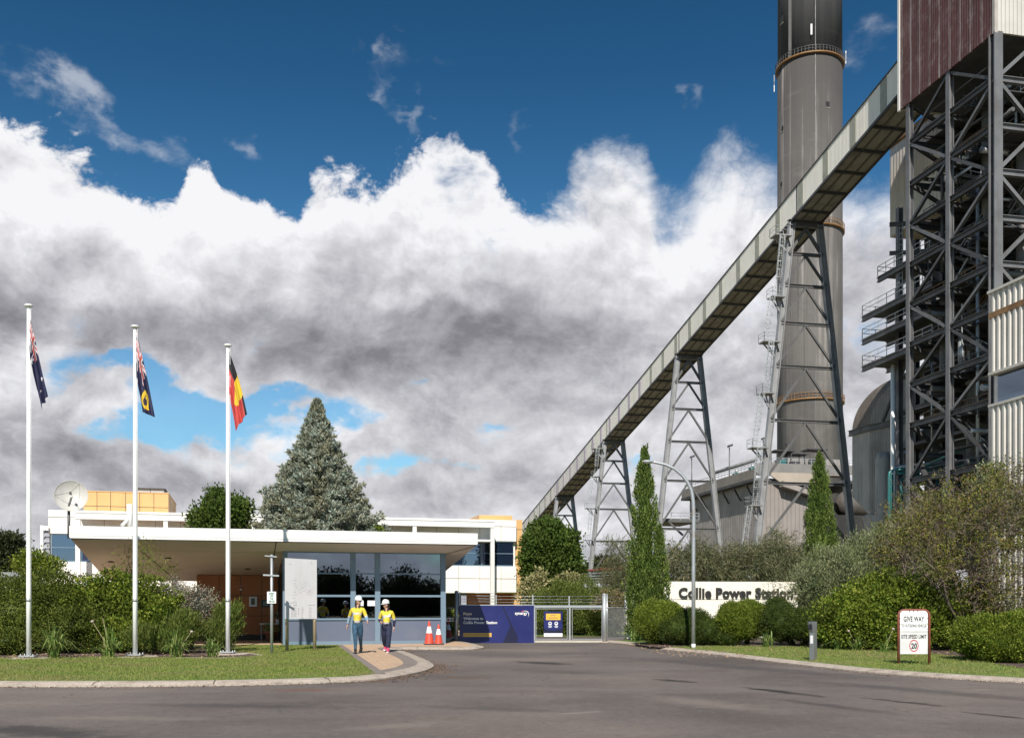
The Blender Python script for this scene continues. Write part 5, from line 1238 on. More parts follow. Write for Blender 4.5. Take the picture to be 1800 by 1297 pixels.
# boiler house wall behind the tower, plus dark blocks added to blacken the tower's inside
BH = P(1564.5, 1063, 122.0); BH.z = 0
def bhp(s, w, z): return BH + E2 * s + E1 * w + UP * z
m_cream_s = ribmat('cream_sheet_side', (.62, .565, .49), (.55, .50, .44), E2, .62, .8, (.28, .25, .22), .4)
bh = thing('boiler_house', 'cream clad boiler house wall hanging high behind the open steel tower', 'building', bhp(-6, 5, 0))
zb0, zb1 = on_plane(1564.5, 418, BH, E2).z, on_plane(1564.5, 262, BH, E2).z
MB().obox(bhp(0, 0, zb0), -E2 * 22, E1 * 14, UP * (zb1 - zb0)).build('wall', m_cream_s, bh)
MB().obox(bhp(.1, -.35, zb1), -E2 * 22, E1 * .5, UP * .5).build('gutter', M['yellow_rail'], bh)
mb = MB(); mb.obox(bhp(-1, 4.0, 6), -E2 * 24, E1 * 26, UP * (zb0 - 6.2)); mb.build('dark_fill', M['boiler'], bh)  # near-black mass added so the open tower looks dark inside
mb = MB()
for k in range(8):
    z = 12 + k * 4.4; mb.obox(bhp(1.2, 1.5, z), -E2 * 30, E1 * 3, UP * .35)
mb.build('gallery_floor', M['steel_dark'], bh)
for k in range(5): MB().ibeam(bhp(-k * 5.2, 3.6, 0), bhp(-k * 5.2, 3.6, zb0), .6, .6, .08, E1).build('column', M['steel_dark'], bh)
mb = MB(); mb.obox(tp(1.0, 10.2, 8), E2 * 10, E1 * 12, UP * 27); mb.build('dark_fill_block', M['boiler'], bh)  # nearer block added between the frames for the same darkness

# ---- near cream clad building at the right edge
NB = P(1742, 1063, 72.0); NB.z = 0
def npt(s, w, z): return NB - E2 * s + E1 * w + UP * z          # s towards the camera
nb = thing('clad_building', 'near cream ribbed sheet building at the right edge with dark blue window band', 'building', npt(6, 4, 0))
def rib_wall(z0, z1, name):
    mb = MB(); per = .56; n = 26; prof = []
    for k in range(n):
        b = k * per; prof += [(b, 0), (b + .17, 0), (b + .24, -.13), (b + .42, -.13), (b + .49, 0)]
    prof.append((n * per, 0))
    mb.cur = 0
    for (s0, w0), (s1, w1) in zip(prof[:-1], prof[1:]): mb.face([npt(s0, w0, z0), npt(s1, w1, z0), npt(s1, w1, z1), npt(s0, w0, z1)])
    mb.obox(npt(0, .06, z0), E1 * 9, -E2 * (n * per), UP * (z1 - z0))
    mb.build(name, pmat('near_cream', (.60, .565, .51), (.54, .505, .455), .5, .5, dirt=(.38, .34, .30), dirtamt=.3, streak=1, dscale=.5), nb)
z = lambda y: on_plane(1742, y, NB, E2).z
rib_wall(z(551), z(517), 'upper_wall'); rib_wall(z(656), z(561), 'wall'); rib_wall(0, z(716), 'lower_wall')
MB().obox(npt(-.15, -.22, z(517)), -E2 * 15, E1 * 9, UP * .2).build('capping', pmat('near_capping', (.55, .52, .47), None, 1, .5), nb)
MB().obox(npt(-.08, -.14, z(561)), -E2 * 15, E1 * 9, UP * (z(551) - z(561))).build('gutter_band', M['yellow_rail'], nb)
MB().obox(npt(-.1, -.18, z(660)), -E2 * 15, E1 * 9, UP * .18).build('drip_trim', pmat('near_capping', (.55, .52, .47), None, 1, .5), nb)
MB().obox(npt(-.1, -.18, z(716)), -E2 * 15, E1 * 9, UP * .18).build('sill_trim', pmat('near_capping', (.55, .52, .47), None, 1, .5), nb)
MB().obox(npt(.25, .35, z(712)), -E2 * 14.5, E1 * 8, UP * (z(661) - z(712))).build('window_band', glassmat('near_glass', None, .18, (.5, .6, .75), dark=(.035, .055, .085)), nb)

# ---- round hooded duct
C_ = P(1529, 1063, 150.0); C_.z = 0; L_ = P(1498, 1063, 154.5); L_.z = 0; Q_ = P(1600, 1063, 143.0); Q_.z = 0
du = thing('flue_duct', 'weathered grey flue duct with rounded hood beside the chimney base', 'duct', C_)
eL = L_ - C_; eR = Q_ - C_; nR, nL = eR.normalized(), eL.normalized()
m_duct = ribmat('duct_sheet', (.30, .275, .25), (.23, .21, .19), tuple(nR), .55, .6, (.10, .09, .08), .6)
m_duct_l = pmat('duct_sheet_pale', (.46, .43, .40), (.40, .37, .345), .4, .6, dirt=(.18, .165, .15), dirtamt=.6, streak=1, dscale=.4)
m_hood = ribmat('hood_sheet', (.20, .165, .14), (.155, .13, .11), (0, 0, 1), .34, .8, (.08, .065, .055), .5)
zf = on_plane(1529, 752, C_, Vector((0, 1, 0))).z; zb = on_plane(1529, 905, C_, Vector((0, 1, 0))).z
mb = MB(); mb.face([C_ + UP * zb, L_ + UP * (zb + 3.2), L_ + UP * zf, C_ + UP * zf]); mb.build('left_wall', m_duct_l, du)
mb = MB(); mb.prism([C_ + UP * zb, Q_ + UP * zb, Q_ + UP * zf, C_ + UP * zf], -E1 * -.3 + E2 * .6); mb.build('right_wall', m_duct, du)
mb = MB(); mb.smooth = True; rings = []; HH = 6.6; half = 9.5
for k in range(17):
    a = math.pi / 2 * k / 16; q = C_ + nR * half * (1 - math.cos(a)) + UP * (zf + .2 + HH * math.sin(a)); rings.append([q, q + eL])
mb.grid_faces(rings, False, False); mb.build('hood', m_hood, du)
mb = MB(); prof = [C_ + nR * half * (1 - math.cos(math.pi / 2 * k / 16)) + UP * (zf + .2 + HH * math.sin(math.pi / 2 * k / 16)) for k in range(17)]
mb.prism(prof + [Q_ + nR * 4 + UP * (zf + .2 + HH), Q_ + nR * 4 + UP * (zf + .2)], E2 * .6 + E1 * .3); mb.build('hood_end', m_duct, du)
mb = MB(); mb.ibeam(L_ + UP * zf - nL * -.5 - nR * .3, C_ + UP * zf - nR * .3, .5, .9, .08); mb.ibeam(C_ + UP * zf - nR * .3, Q_ + UP * (zf + .0), .5, .9, .08); mb.build('flange', M['steel_grey'], du)
# tapering hopper and elbow below
mb = MB(); lo = [C_ + UP * zb, L_ + UP * (zb + 3.2)]
mb.prism([C_ + UP * zb, C_ + nR * 5.5 + UP * (zb + 1.8), C_ + nR * 7.5 + UP * (zb - 9), C_ + nR * 3.2 + UP * (zb - 8)], E2 * 3 + E1 * .5); mb.build('hopper', m_duct_l, du)
mb = MB(); mb.prism([C_ + nR * 3.0 - E2 * .2 + UP * (zb - 1.5), C_ + nR * 6.2 - E2 * .2 + UP * (zb + .4), C_ + nR * 7.9 - E2 * .2 + UP * (zb - 5.5), C_ + nR * 4.8 - E2 * .2 + UP * (zb - 7)], -E2 * .4); mb.build('hopper_door', m_duct, du)
mb = MB(); mb.beam(C_ + nR * 2.6 + UP * (zf + .5), C_ + nR * 9.5 - E2 * 1 + UP * (zf + 14), .4, .4); mb.build('stay', M['steel_dark'], du)
# second sloping duct, seen through the tower legs
D2 = P(1588, 1063, 125); D2.z = 0
t = thing('sloping_duct', 'sloping grey sheet duct behind the lower legs of the open tower', 'duct', D2)
mb = MB(); zz_ = lambda y: EYE + (HY - y) / F_PX * 125
mb.prism([D2 + UP * zz_(800), D2 + E1 * 3 + UP * zz_(752), D2 + E1 * 7.5 + UP * zz_(748), D2 + E1 * 8.2 + UP * zz_(780), D2 + E1 * 4.6 + UP * zz_(790), D2 + E1 * .4 + UP * zz_(838)], E2 * 3); mb.build('duct_body', ribmat('duct2', (.23, .21, .195), (.19, .175, .16), E1, 1.1, .5, (.13, .12, .11), .5), t)
MB().lathe(D2 + E1 * -1.5 + E2 * 2 + UP * 5, [(.9, 0), (1.0, 1), (1.0, 15), (.7, 16)], 24).build('vessel', m_duct_l, t)
# teal cooling pipes
t = thing('pipe_rack', 'bundle of teal and grey pipes bending down beside the open tower', 'pipes', P(1575, 1063, 104).xy.to_3d())
for k, (x, y0, mt) in enumerate(((1563, 826, 'teal'), (1567.5, 832, 'teal'), (1584, 838, 'teal'), (1572, 820, 'galv'))):
    a = P(x, 1063, 104); b = P(x, y0, 104); a.z = 0; r_ = .17
    MB().path([a, b - UP * .8, b - UP * .25 + E1 * .06, b + E1 * .5, b + E1 * 6 - E2 * 8], r_, 8).build('pipe', M[mt], t)
for k in range(7):
    z_ = 15.5 - k * .75; MB().tube(tp(13.5 - k * .3, 2.0 + (k % 3) * .9, z_), tp(5.0 + k * .4, 2.0 + (k % 3) * .9, z_ + 1.1), .13, 8).build('pipe', M['teal' if k % 2 == 0 else 'steel_grey'], t)
for k in range(4): MB().tube(tp(8 + k * .9, 1.2, 9), tp(8 + k * .9, 1.2, 14), .12, 8).build('pipe', M['teal'], t)

# ---- precipitator house
ES = P(1338, 1063, 176.0); ES.z = 0
def ep(s, w, z): return ES + E2 * s + E1 * w + UP * z
ez = lambda y: EYE + (HY - y) / F_PX * 176
m_esp_w = ribmat('esp_sheet_west', (.33, .298, .275), (.275, .248, .23), E2, .8, .5, (.24, .21, .19), .5)
m_esp_s = ribmat('esp_sheet_front', (.29, .258, .242), (.25, .222, .208), E1, .8, .5, (.32, .29, .26), .4)
es = thing('precipitator_house', 'large grey sheet clad precipitator house behind the two tallest trestles', 'building', ep(15, 10, 0))
WL = 33
MB().obox(ep(0, 0, 0), E2 * WL, E1 * .3, UP * (ez(846))).build('west_wall', m_esp_w, es)
mb = MB(); mb.prism([ep(-.05, 0, 0), ep(-.05, 9.5, 0), ep(-.05, 9.5, ez(880)), ep(-.05, 8.6, ez(872)), ep(-.05, 1.8, ez(846)), ep(-.05, 0, ez(846))], E2 * .3); mb.build('front_wall', m_esp_s, es)
MB().obox(ep(-.6, -1.6, ez(846)), E2 * (WL + 1.5), E1 * 24, UP * .5).build('eave_floor', M['steel_dark'], es)
MB().obox(ep(-.5, -1.5, ez(846) + .5), E2 * (WL + 1.3), E1 * .3, UP * 1.7).build('parapet', pmat('esp_parapet', (.25, .225, .20), (.20, .18, .165), .5, .7, dirt=(.2, .175, .16), dirtamt=.5, dscale=.7), es)
MB().obox(ep(-.5, -1.2, ez(830)), E1 * 24, E2 * .3, UP * (ez(814) - ez(830))).build('front_parapet', pmat('esp_front_band', (.22, .212, .206), (.185, .177, .172), .5, .7, dirt=(.22, .2, .19), dirtamt=.4, dscale=.7), es)
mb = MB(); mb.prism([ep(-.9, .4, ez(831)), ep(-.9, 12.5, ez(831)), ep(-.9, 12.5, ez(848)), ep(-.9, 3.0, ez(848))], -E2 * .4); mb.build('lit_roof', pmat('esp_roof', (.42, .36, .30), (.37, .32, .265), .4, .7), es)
mb = MB(); mb.prism([ep(-2.0, 3.2, ez(846)), ep(-2.0, 9.8, ez(866)), ep(-2.0, 9.8, ez(874)), ep(-2.0, 3.2, ez(856))], E2 * 1.6); mb.build('sloping_duct', m_esp_w, es)
mb = MB(); mb.obox(ep(.3, 9.5, ez(905)), E1 * 3.5, E2 * 8, UP * (ez(862) - ez(905))); mb.build('side_bay', m_esp_s, es)
mb = MB(); mb.obox(ep(2, 9.2, 2), E1 * 16, E2 * 10, UP * (ez(900) - 2)); mb.build('under_bay', M['boiler'], es)
for k in range(6):
    q = ep(3 + k * 5.2, -.1, ez(846)); MB().beam(q - E1 * 1.4 - UP * .2, q - UP * 2.6, .25, .25).build('strut', M['steel_dark'], es)
MB().obox(ep(12, 10, ez(815)), E1 * 14, E2 * 3, UP * (ez(785) - ez(815))).build('penthouse', m_esp_s, es)
mb = MB(); mb.prism([ep(11.9, 3.5, ez(815)), ep(11.9, 10, ez(815)), ep(11.9, 10, ez(787))], E2 * 3); mb.build('penthouse_ramp', m_esp_s, es)
mb = MB(); rail(mb, [ep(WL - .5, -1.3, ez(846) + 2.2), ep(-.4, -1.3, ez(846) + 2.2)], 1.0, .08); mb.build('guard_rail', M['galv'], es)
mb = MB(); rail(mb, [ep(-.3, .5, ez(814)), ep(-.3, 20, ez(814))], 1.0, .08); mb.build('guard_rail', M['galv'], es)
MB().path([ep(22, .5, ez(842)), ep(22, .5, ez(806)), ep(21, .5, ez(803)), ep(3, .5, ez(803))], .35, 8).build('roof_pipe', M['steel_light'], es)
for k, (s, w, h) in enumerate(((1, 3.5, 2.6), (2, 10.5, 3.2), (16, 2.0, 1.4), (2.5, 7.0, 2.4), (9, 2.0, 1.6))):
    t = thing('roof_transformer', ('roof equipment under a flat canopy beside the ladder of the tallest trestle', 'tallest roof equipment canopy, in front of the chimney foot', 'low teal roof equipment far back along the grey roof edge', 'roof equipment canopy just left of the tallest one', 'low roof equipment in the middle of the grey roof edge')[k], 'roof plant', ep(s, w, ez(814)), 'equipment on the precipitator roof')
    b_ = ep(s, w, ez(816)); MB().obox(b_ + E1 * .5 + E2 * .4, E1 * 1.6, E2 * 1.2, UP * h * .5).build('case', M['teal'] if k % 2 == 0 else M['steel_dark'], t)
    if h > 2:
        for sx in (0, 2.8):
            for sy in (0, 2.2): MB().beam(b_ + E1 * sx + E2 * sy, b_ + E1 * sx + E2 * sy + UP * h, .14, .14).build('leg', M['steel_dark'], t)
        MB().obox(b_ - E1 * .5 - E2 * .4 + UP * h, E1 * 3.9, E2 * 3, UP * .2).build('canopy', M['steel_dark'], t)
    else: MB().tube(b_ + E1 * 1.2 + E2 * 1 + UP * h * .5, b_ + E1 * 1.2 + E2 * 1 + UP * (h * .5 + .7), .3, 10).build('bushing', M['galv'], t)
for k, (s, w, y) in enumerate(((30, -.8, 808), (12, -.6, 787), (1.2, 1.0, 772), (3, 6.5, 780))):
    b_ = ep(s, w, ez(840)); zt_ = on_plane(1300, y, b_, E2).z
    t = thing('floodlight', ('floodlight mast at the far left end of the grey roof', 'floodlight mast midway along the grey roof edge', 'floodlight mast beside the ladder of the tallest trestle', 'short floodlight mast near the chimney')[k], 'floodlight', b_, 'floodlights on the precipitator roof')
    MB().tube(b_, Vector((b_.x, b_.y, zt_)), .11, 8).build('mast', M['steel_grey'], t)
    c = Vector((b_.x, b_.y, zt_)); MB().obox(c - E1 * .25 - E2 * .5, E1 * .75 + UP * .25, E2 * .9, UP * .4).build('lamp_head', M['steel_dark'], t)
# dark ground level machinery and a lying vessel between precipitator and tower
MH = P(1432, 1063, 198); MH.z = 0; mz = lambda y: EYE + (HY - y) / F_PX * 198
t = thing('machinery_hall', 'dark low machinery hall and pipes between the tallest trestle foot and the flue duct', 'building', MH + E1 * 8)
MB().obox(MH + UP * 0, E1 * 26, E2 * 8, UP * mz(905)).build('wall', M['boiler'], t)
MB().obox(MH - E2 * .4 + UP * mz(912), E1 * 26, E2 * .4, UP * .5).build('edge_beam', M['steel_grey'], t)
for w in (5.5, 7.5, 9.6, 12): MB().ibeam(MH + E1 * w - E2 * 1.2, MH + E1 * w - E2 * 1.2 + UP * mz(880), .35, .35, .05).build('post', M['steel_grey'], t)
mb = MB(); rail(mb, [MH + E1 * 3 - E2 * 1.5 + UP * mz(862), MH + E1 * 14 - E2 * 1.5 + UP * mz(858)], 1.2, .09); mb.build('guard_rail', M['yellow_rail'], t)
MB().obox(MH + E1 * 3 - E2 * 1.6 + UP * (mz(862) - .3), E1 * 11, E2 * 2.4, UP * .3).build('walkway', M['steel_dark'], t)
for k in range(5): MB().tube(MH + E1 * (2 + k * .3) - E2 * (.8 + .3 * k) + UP * mz(925 + k * 5), MH + E1 * 16 - E2 * (.8 + .3 * k) + UP * mz(928 + k * 4), .22, 8).build('pipe', M['steel_grey' if k % 2 else 'galv'], t)
t = thing('lying_vessel', 'large grey horizontal vessel half hidden behind the narrow cypress', 'tank', MH + E1 * 6 - E2 * 3)
c = MH + E1 * 3.2 - E2 * 3 + UP * mz(888); MB().lathe(c, [(.3, -.5), (1.7, .1), (2.5, 1.0), (2.7, 2.0), (2.7, 6.2), (2.3, 7.2), (.4, 7.8)], 28, E1).build('shell', pmat('vessel_grey', (.12, .108, .098), (.09, .08, .073), .6, .55, dirt=(.05, .045, .04), dirtamt=.5, dscale=.8), t)
for w in (1.5, 5.2): MB().obox(Vector((c.x, c.y, 0)) + E1 * w - E2 * 1.5, E1 * .5, E2 * 3, UP * (c.z - 1.5)).build('saddle', M['steel_dark'], t)
# low grey deck left of it
DK = P(1165, 1063, 168); DK.z = 0; dz_ = lambda y: EYE + (HY - y) / F_PX * 168
t = thing('steel_deck', 'low grey steel deck with railing left of the precipitator house', 'platform', DK)
mb = MB(); mb.obox(DK + UP * dz_(917), E1 * 6.5, E2 * 9, UP * .6); mb.build('deck', M['steel_grey'], t)
mb = MB(); rail(mb, [DK + E1 * 1.5 + UP * dz_(913), DK + E1 * 6.5 + UP * dz_(913)], 1.2, .08); mb.build('guard_rail', M['galv'], t)
for w in (1.2, 3.6, 5.8): MB().ibeam(DK + E1 * w, DK + E1 * w + UP * dz_(917), .5, .5, .07).build('leg', M['steel_grey'], t)
MB().beam(DK + E1 * 3.6 + UP * dz_(940), DK + E1 * 1.2 + UP * dz_(918), .3, .3).build('brace', M['steel_grey'], t)
# low pipe bridge with a red top pipe
PB = P(1016, 1063, 190); pz = lambda y, d=190: EYE + (HY - y) / F_PX * d
t = thing('pipe_bridge', 'low pipe bridge with a red top pipe between the middle and shortest trestles', 'pipes', Vector((PB.x, PB.y, 0)))
PQ = P(1092, 1063, 165)
def pbp(f, y): a = PB.lerp(PQ, f); a.z = EYE + (HY - y) / F_PX * a.y; return a
MB().tube(pbp(-.3, 1006), pbp(1, 998), .26, 8).build('red_pipe', M['red'], t)
for y0, y1 in ((1011, 1004), (1015, 1010), (1019, 1015), (1024, 1020)): MB().tube(pbp(-.3, y0), pbp(1, y1), .16, 8).build('pipe', M['galv'], t)
for f in (-.2, .1, .35, .62, .9):
    q = pbp(f, 1000); MB().beam(Vector((q.x, q.y, 0)), q, .35, .35).build('post', M['steel_grey'], t)
    MB().beam(pbp(f, 1022) - E1 * .8, pbp(f, 1022) + E1 * .8, .3, .3).build('bearer', M['steel_grey'], t)
# ------------------------------------------------------------------ lettering that fills a given width and height
def fit_text(mb, body, width, cap, origin, xdir, bold=0., depth=.004, center=False, spacing=1.):
    v, f = text_mesh(body, 1.0, depth=0.0, bold=bold, spacing=spacing)
    x0, x1 = min(p.x for p in v), max(p.x for p in v); ref = max(p.y for p in text_mesh(body[0].upper(), 1.0, 0, bold)[0])
    xd = Vector(xdir).normalized(); nd = Vector((xd.y, -xd.x, 0)); kx, ky = width / (x1 - x0), cap / ref
    o = Vector(origin) - (xd * width / 2 if center else Vector((0, 0, 0))); k = len(mb.v)
    for p in v: mb.v.append(tuple(o + xd * (p.x - x0) * kx + UP * p.y * ky + nd * depth))
    for q in f: mb.f.append(tuple(k + i for i in q)); mb.mi.append(mb.cur); mb.sm.append(False)
    return mb
XD = Vector((1, 0, 0))
# ---- site name wall
SW = P(1168, 1063, 48.0); SW.z = 0; SE = (P(1400, 1063, 48.6) - P(1168, 1063, 48.0)).normalized(); SE.z = 0; SE.normalize(); SN = Vector((SE.y, -SE.x, 0))
swp = lambda px, py: on_plane(px, py, SW, SN)
sw_len = (swp(1402, 1063) - SW).dot(SE); zt = swp(1285, 1022).z; zj = swp(1285, 1053.5).z
t = thing('name_wall', 'cream masonry wall with dark raised station name letters behind the clipped hedges', 'sign wall', SW + SE * 3)
m_sw = pmat('name_wall_render', (.80, .765, .67), (.76, .725, .635), .8, .75, 0, .05, 20, dirt=(.60, .54, .42), dirtamt=.2, streak=1, dscale=.5)
MB().obox(SW + UP * (zj + .015), SE * sw_len, -SN * .3, UP * (zt - zj - .015)).build('wall', m_sw, t)
MB().obox(SW - SE * 1.9 - SN * -.0, SE * (sw_len + 1.9), -SN * .3, UP * (zj - .015)).build('lower_wall', m_sw, t)
MB().obox(SW + SN * -.01 + UP * (zj - .015), SE * sw_len, -SN * .28, UP * .03).build('joint', M['joint'], t)
tx = MB(); a = swp(1192.5, 1050.5); b = swp(1393, 1050.5)
v, f = text_mesh('Collie Power Station', 1.0, depth=.04, bold=.035, spacing=1.06)
x0, x1 = min(p.x for p in v), max(p.x for p in v); W_ = (b - a).dot(SE); kx = W_ / (x1 - x0); cap = (swp(1200, 1031).z - swp(1200, 1048.5).z); ref = max(p.y for p in text_mesh('C', 1., 0, .035)[0])
for p in v: tx.v.append(tuple(a + SE * (p.x - x0) * kx + UP * (p.y * cap / ref + .02) + SN * (.05 + p.z)))
for q in f: tx.f.append(q); tx.mi.append(0); tx.sm.append(False)
tx.build('lettering', M['letter'], t)

# ---- sliding gate and fence
GA, GB = P(806, 1063, 42.3), P(1061, 1063, 42.9); GA.z = GB.z = 0; GX = (GB - GA).normalized(); GN = Vector((GX.y, -GX.x, 0))
gp = lambda px, py, off=0.: on_plane(px, py, GA + GN * off, GN)
def gbox(mb, x0, x1, y0, y1, off, th):
    a = gp(x0, y1, off); b = gp(x1, y1, off); c = gp(x0, y0, off); return mb.obox(a, b - a, -GN * th, c - a)
gt = thing('sliding_gate', 'grey sliding entrance gate with a blue welcome board and barbed wire', 'gate', GA.lerp(GB, .5))
mb = MB(); gbox(mb, 939, 1060, 1063.5, 1067.5, 0, .08); gbox(mb, 939, 1060, 1125, 1129.2, 0, .08); gbox(mb, 806, 940, 1062.2, 1063.6, 0, .06)
for x in (939.5, 1001.5): gbox(mb, x - 1.4, x + 1.4, 1067, 1127, -.0, .08)
for a, b in ((942, 997.5), (1005.5, 1058.5)):
    gbox(mb, a, b, 1069, 1070, .0, .03); gbox(mb, a, b, 1122.6, 1123.6, .0, .03); gbox(mb, a, a + .8, 1069, 1123, .002, .03); gbox(mb, b - .8, b, 1069, 1123, .002, .03)
mb.build('frame', M['galv'], gt)
MB().box(0, .01, 0, .01, -3, -2.99) if False else None
mb = MB(); gbox(mb, 941, 1060, 1125.4, 1128.8, .012, .01); mb.build('bottom_rail', pmat('gate_cream', (.52, .47, .38), None, 2, .6), gt)
m_navy = pmat('board_navy', (.012, .016, .098), (.015, .020, .125), .5, .35)
mb = MB(); gbox(mb, 807.5, 938.5, 1063.6, 1129.6, .04, .05); bd = mb.build('welcome_board', m_navy, gt)
def tri(mb, pts, off): mb.face([gp(x, y, off) for x, y in pts])
mb = MB(); tri(mb, [(882, 1064), (884, 1064), (911, 1120), (908.5, 1129), (906, 1120)], .0435); tri(mb, [(897, 1099.5), (911, 1129.4), (884, 1129.4)], .0440)
mb.build('board_pattern', pmat('board_navy_dark', (.008, .009, .042), None, .5, .4), bd)
mb = MB(); fit_text(mb, 'Kaya', .355, .115, gp(814.6, 1080.3, .045), GX, .028); mb.build('lettering', pmat('cream_letter', (.80, .68, .50), None, 3, .6), bd)
mb = MB(); fit_text(mb, 'Welcome to', .845, .118, gp(814.6, 1088.8, .045), GX, .030); fit_text(mb, 'Collie Power Station', 1.435, .118, gp(814.6, 1096.0, .045), GX, .030)
fit_text(mb, 'synergy', .53, .125, gp(905.2, 1079.6, .045), GX, .035); mb.build('lettering', M['white'], bd)
def arc(mb, px, py, r_, a0, a1, w, off, n=14):
    c = gp(px, py, off)
    for k in range(n):
        t0, t1 = a0 + (a1 - a0) * k / n, a0 + (a1 - a0) * (k + 1) / n; w0, w1 = w * math.sin(math.pi * (k + .15) / (n + .3)), w * math.sin(math.pi * (k + 1.15) / (n + .3))
        d = lambda t_, q: c + GX * math.cos(t_) * q + UP * math.sin(t_) * q
        mb.face([d(t0, r_), d(t1, r_), d(t1, r_ - w1), d(t0, r_ - w0)])
mb = MB(); arc(mb, 923.6, 1079.2, .155, math.pi * .78, -math.pi * .28, .03, .045); mb.build('logo_arc', M['white'], bd)
mb = MB(); arc(mb, 921.5, 1079.5, .17, math.pi * .80, math.pi * .52, .03, .046, 6); mb.build('logo_arc_pink', M['pink'], bd)
mb = MB(); gbox(mb, 814.3, 864, 1112, 1118.8, .046, .004); yb = mb.build('yellow_strip', pmat('board_yellow', (.70, .42, .085), (.66, .39, .08), 2, .5), bd)
mb = MB(); x = 816.0; rr_ = random.Random(3)
while x < 861: w = rr_.uniform(.7, 2.6); gbox(mb, x, x + w, 1114.6, 1116.1, .0475, .001); x += w + .55
mb.build('fine_print', pmat('fine_print', (.38, .22, .05), None, 2, .6), yb)
# poster on the open half
mb = MB(); gbox(mb, 956, 988.8, 1074, 1118.4, .05, .02); po = mb.build('poster', m_navy, gt)
mb = MB(); gbox(mb, 956, 988.8, 1112.4, 1118.4, .053, .002); mb.build('poster_foot', M['paper'], po)
mb = MB(); gbox(mb, 959.8, 985.2, 1078, 1089.2, .053, .002); mb.build('poster_heading', pmat('poster_yellow', (.78, .46, .055), None, 2, .5), po)
mb = MB(); tri(mb, [(956, 1104), (972.4, 1108), (988.8, 1104), (988.8, 1112.2), (956, 1112.2)], .0525); mb.build('poster_arrow', pmat('board_navy_dark', (.008, .009, .042), None, .5, .4), po)
mb = MB()
for px in (966.9, 977.8):
    c = gp(px, 1095.3, .0535); mb.face([c + GX * math.cos(a) * .078 + UP * math.sin(a) * .078 for a in [k * math.pi / 8 for k in range(16)]])
    for y, w in ((1099.4, 3.2), (1101.4, 2.6)): gbox(mb, px - w, px + w, y, y + 1.0, .0535, .001)
gbox(mb, 968, 976.5, 1081.3, 1082, .0545, .001)
mb.build('poster_icon', M['paper'], po)
mb = MB()
for px in (966.9, 977.8): gbox(mb, px - 1.9, px + 1.9, 1094.5, 1096, .0545, .001); gbox(mb, px - 1.1, px + 1.1, 1093.3, 1094.3, .0545, .001)
gbox(mb, 967.5, 976.5, 1081, 1081.9, .055, .001); gbox(mb, 964, 980, 1085, 1085.9, .055, .001); gbox(mb, 959.8, 964, 1115, 1115.9, .055, .001)
mb.build('poster_print', pmat('poster_ink', (.03, .035, .12), None, 2, .5), po)
mb = MB()
for y in (1047.5, 1053, 1058): mb.tube(gp(812, y, -.02), gp(1061, y + .6, -.02), .007, 5)
for y in (1041.5, 1046, 1050.5, 1055.5): mb.tube(gp(806, y, -.02), gp(872, y + .6, -.02), .008, 5)
rb_ = random.Random(2)
for k in range(90):
    q = gp(rb_.uniform(812, 1058), rb_.choice((1047.5, 1053, 1058)), -.02); e = Vector((rb_.gauss(0, 1), rb_.gauss(0, 1), rb_.gauss(0, 1))).normalized() * .04; mb.beam(q - e, q + e, .008, .008)
mb.build('barbed_wire', M['galv'], gt)
for x, y in ((808.4, 1040), (872, 1045), (936.5, 1045), (1000.4, 1047)): MB().beam(gp(x, 1064, -.04), gp(x, y, -.04), .05, .05).build('wire_post', M['galv'], gt)
def post(px, y0, y1, label, r_=.06, off=-.1, group='galvanised posts beside the gate'):
    a = gp(px, y1, off); b = gp(px, y0, off); a.z = 0; t = thing('gate_post', label, 'post', a, group); MB().tube(a, b, r_, 10).build('shaft', M['galv'], t); MB().lathe(b, [(r_ * 1.1, 0), (r_ * 1.1, .03), (r_ * .4, .06)], 10).build('cap', M['galv'], t); MB().lathe(Vector((a.x, a.y, 0)), [(r_ * 2.2, 0), (r_ * 2.2, .05)], 10).build('footing', M['pad'], t)
post(802.5, 1040, 1131, 'galvanised gate post standing at the left end of the welcome board', .08); post(1062.5, 1045, 1129.5, 'thick galvanised gate latch post right of the open mesh', .10, .03); 
# chain link wing
fw = thing('chainlink_fence', 'short chain link fence panel between the gate and the tall cypress', 'fence', gp(1082, 1120))
F0, F1 = gp(1066, 1063), P(1099.5, 1063, 44.6); F1.z = EYE; FX = (F1 - F0); FL = FX.length; FX.normalize(); fz0, fz1 = .12, 1.50
fpt = lambda s, z: Vector((F0.x, F0.y, 0)) + Vector((FX.x, FX.y, 0)) * s + UP * z
mb = MB(); st = .085; n = int((FL + (fz1 - fz0)) / st)
for k in range(n):
    s = k * st
    for dr in (1, -1):
        sa, za, sb, zb_ = (s, fz0, s - (fz1 - fz0), fz1) if dr > 0 else (s - (fz1 - fz0), fz0, s, fz1)
        def cl(sa, za, sb, zb_):
            t0, t1 = 0., 1.; ds = sb - sa
            for lo, hi in ((0, FL),):
                ta, tb = (lo - sa) / ds, (hi - sa) / ds; ta, tb = min(ta, tb), max(ta, tb); t0, t1 = max(t0, ta), min(t1, tb)
            return (t0, t1) if t1 > t0 else None
        c = cl(sa, za, sb, zb_)
        if c: mb.beam(fpt(sa + (sb - sa) * c[0], za + (zb_ - za) * c[0]), fpt(sa + (sb - sa) * c[1], za + (zb_ - za) * c[1]), .006, .006)
mb.build('mesh', M['galv'], fw)
mb = MB(); mb.tube(fpt(0, fz1), fpt(FL, fz1), .025, 8); mb.tube(fpt(0, 1.0), fpt(FL, 1.0), .008, 5)
for z_ in (1.62, 1.78, 1.94): mb.tube(fpt(0, z_), fpt(FL, z_), .006, 5)
mb.build('rail', M['galv'], fw)
for s, lb in ((.06, 0), (FL, 1)): MB().tube(fpt(s, 0), fpt(s, 2.1), .035, 8).build('post', M['galv'], fw)
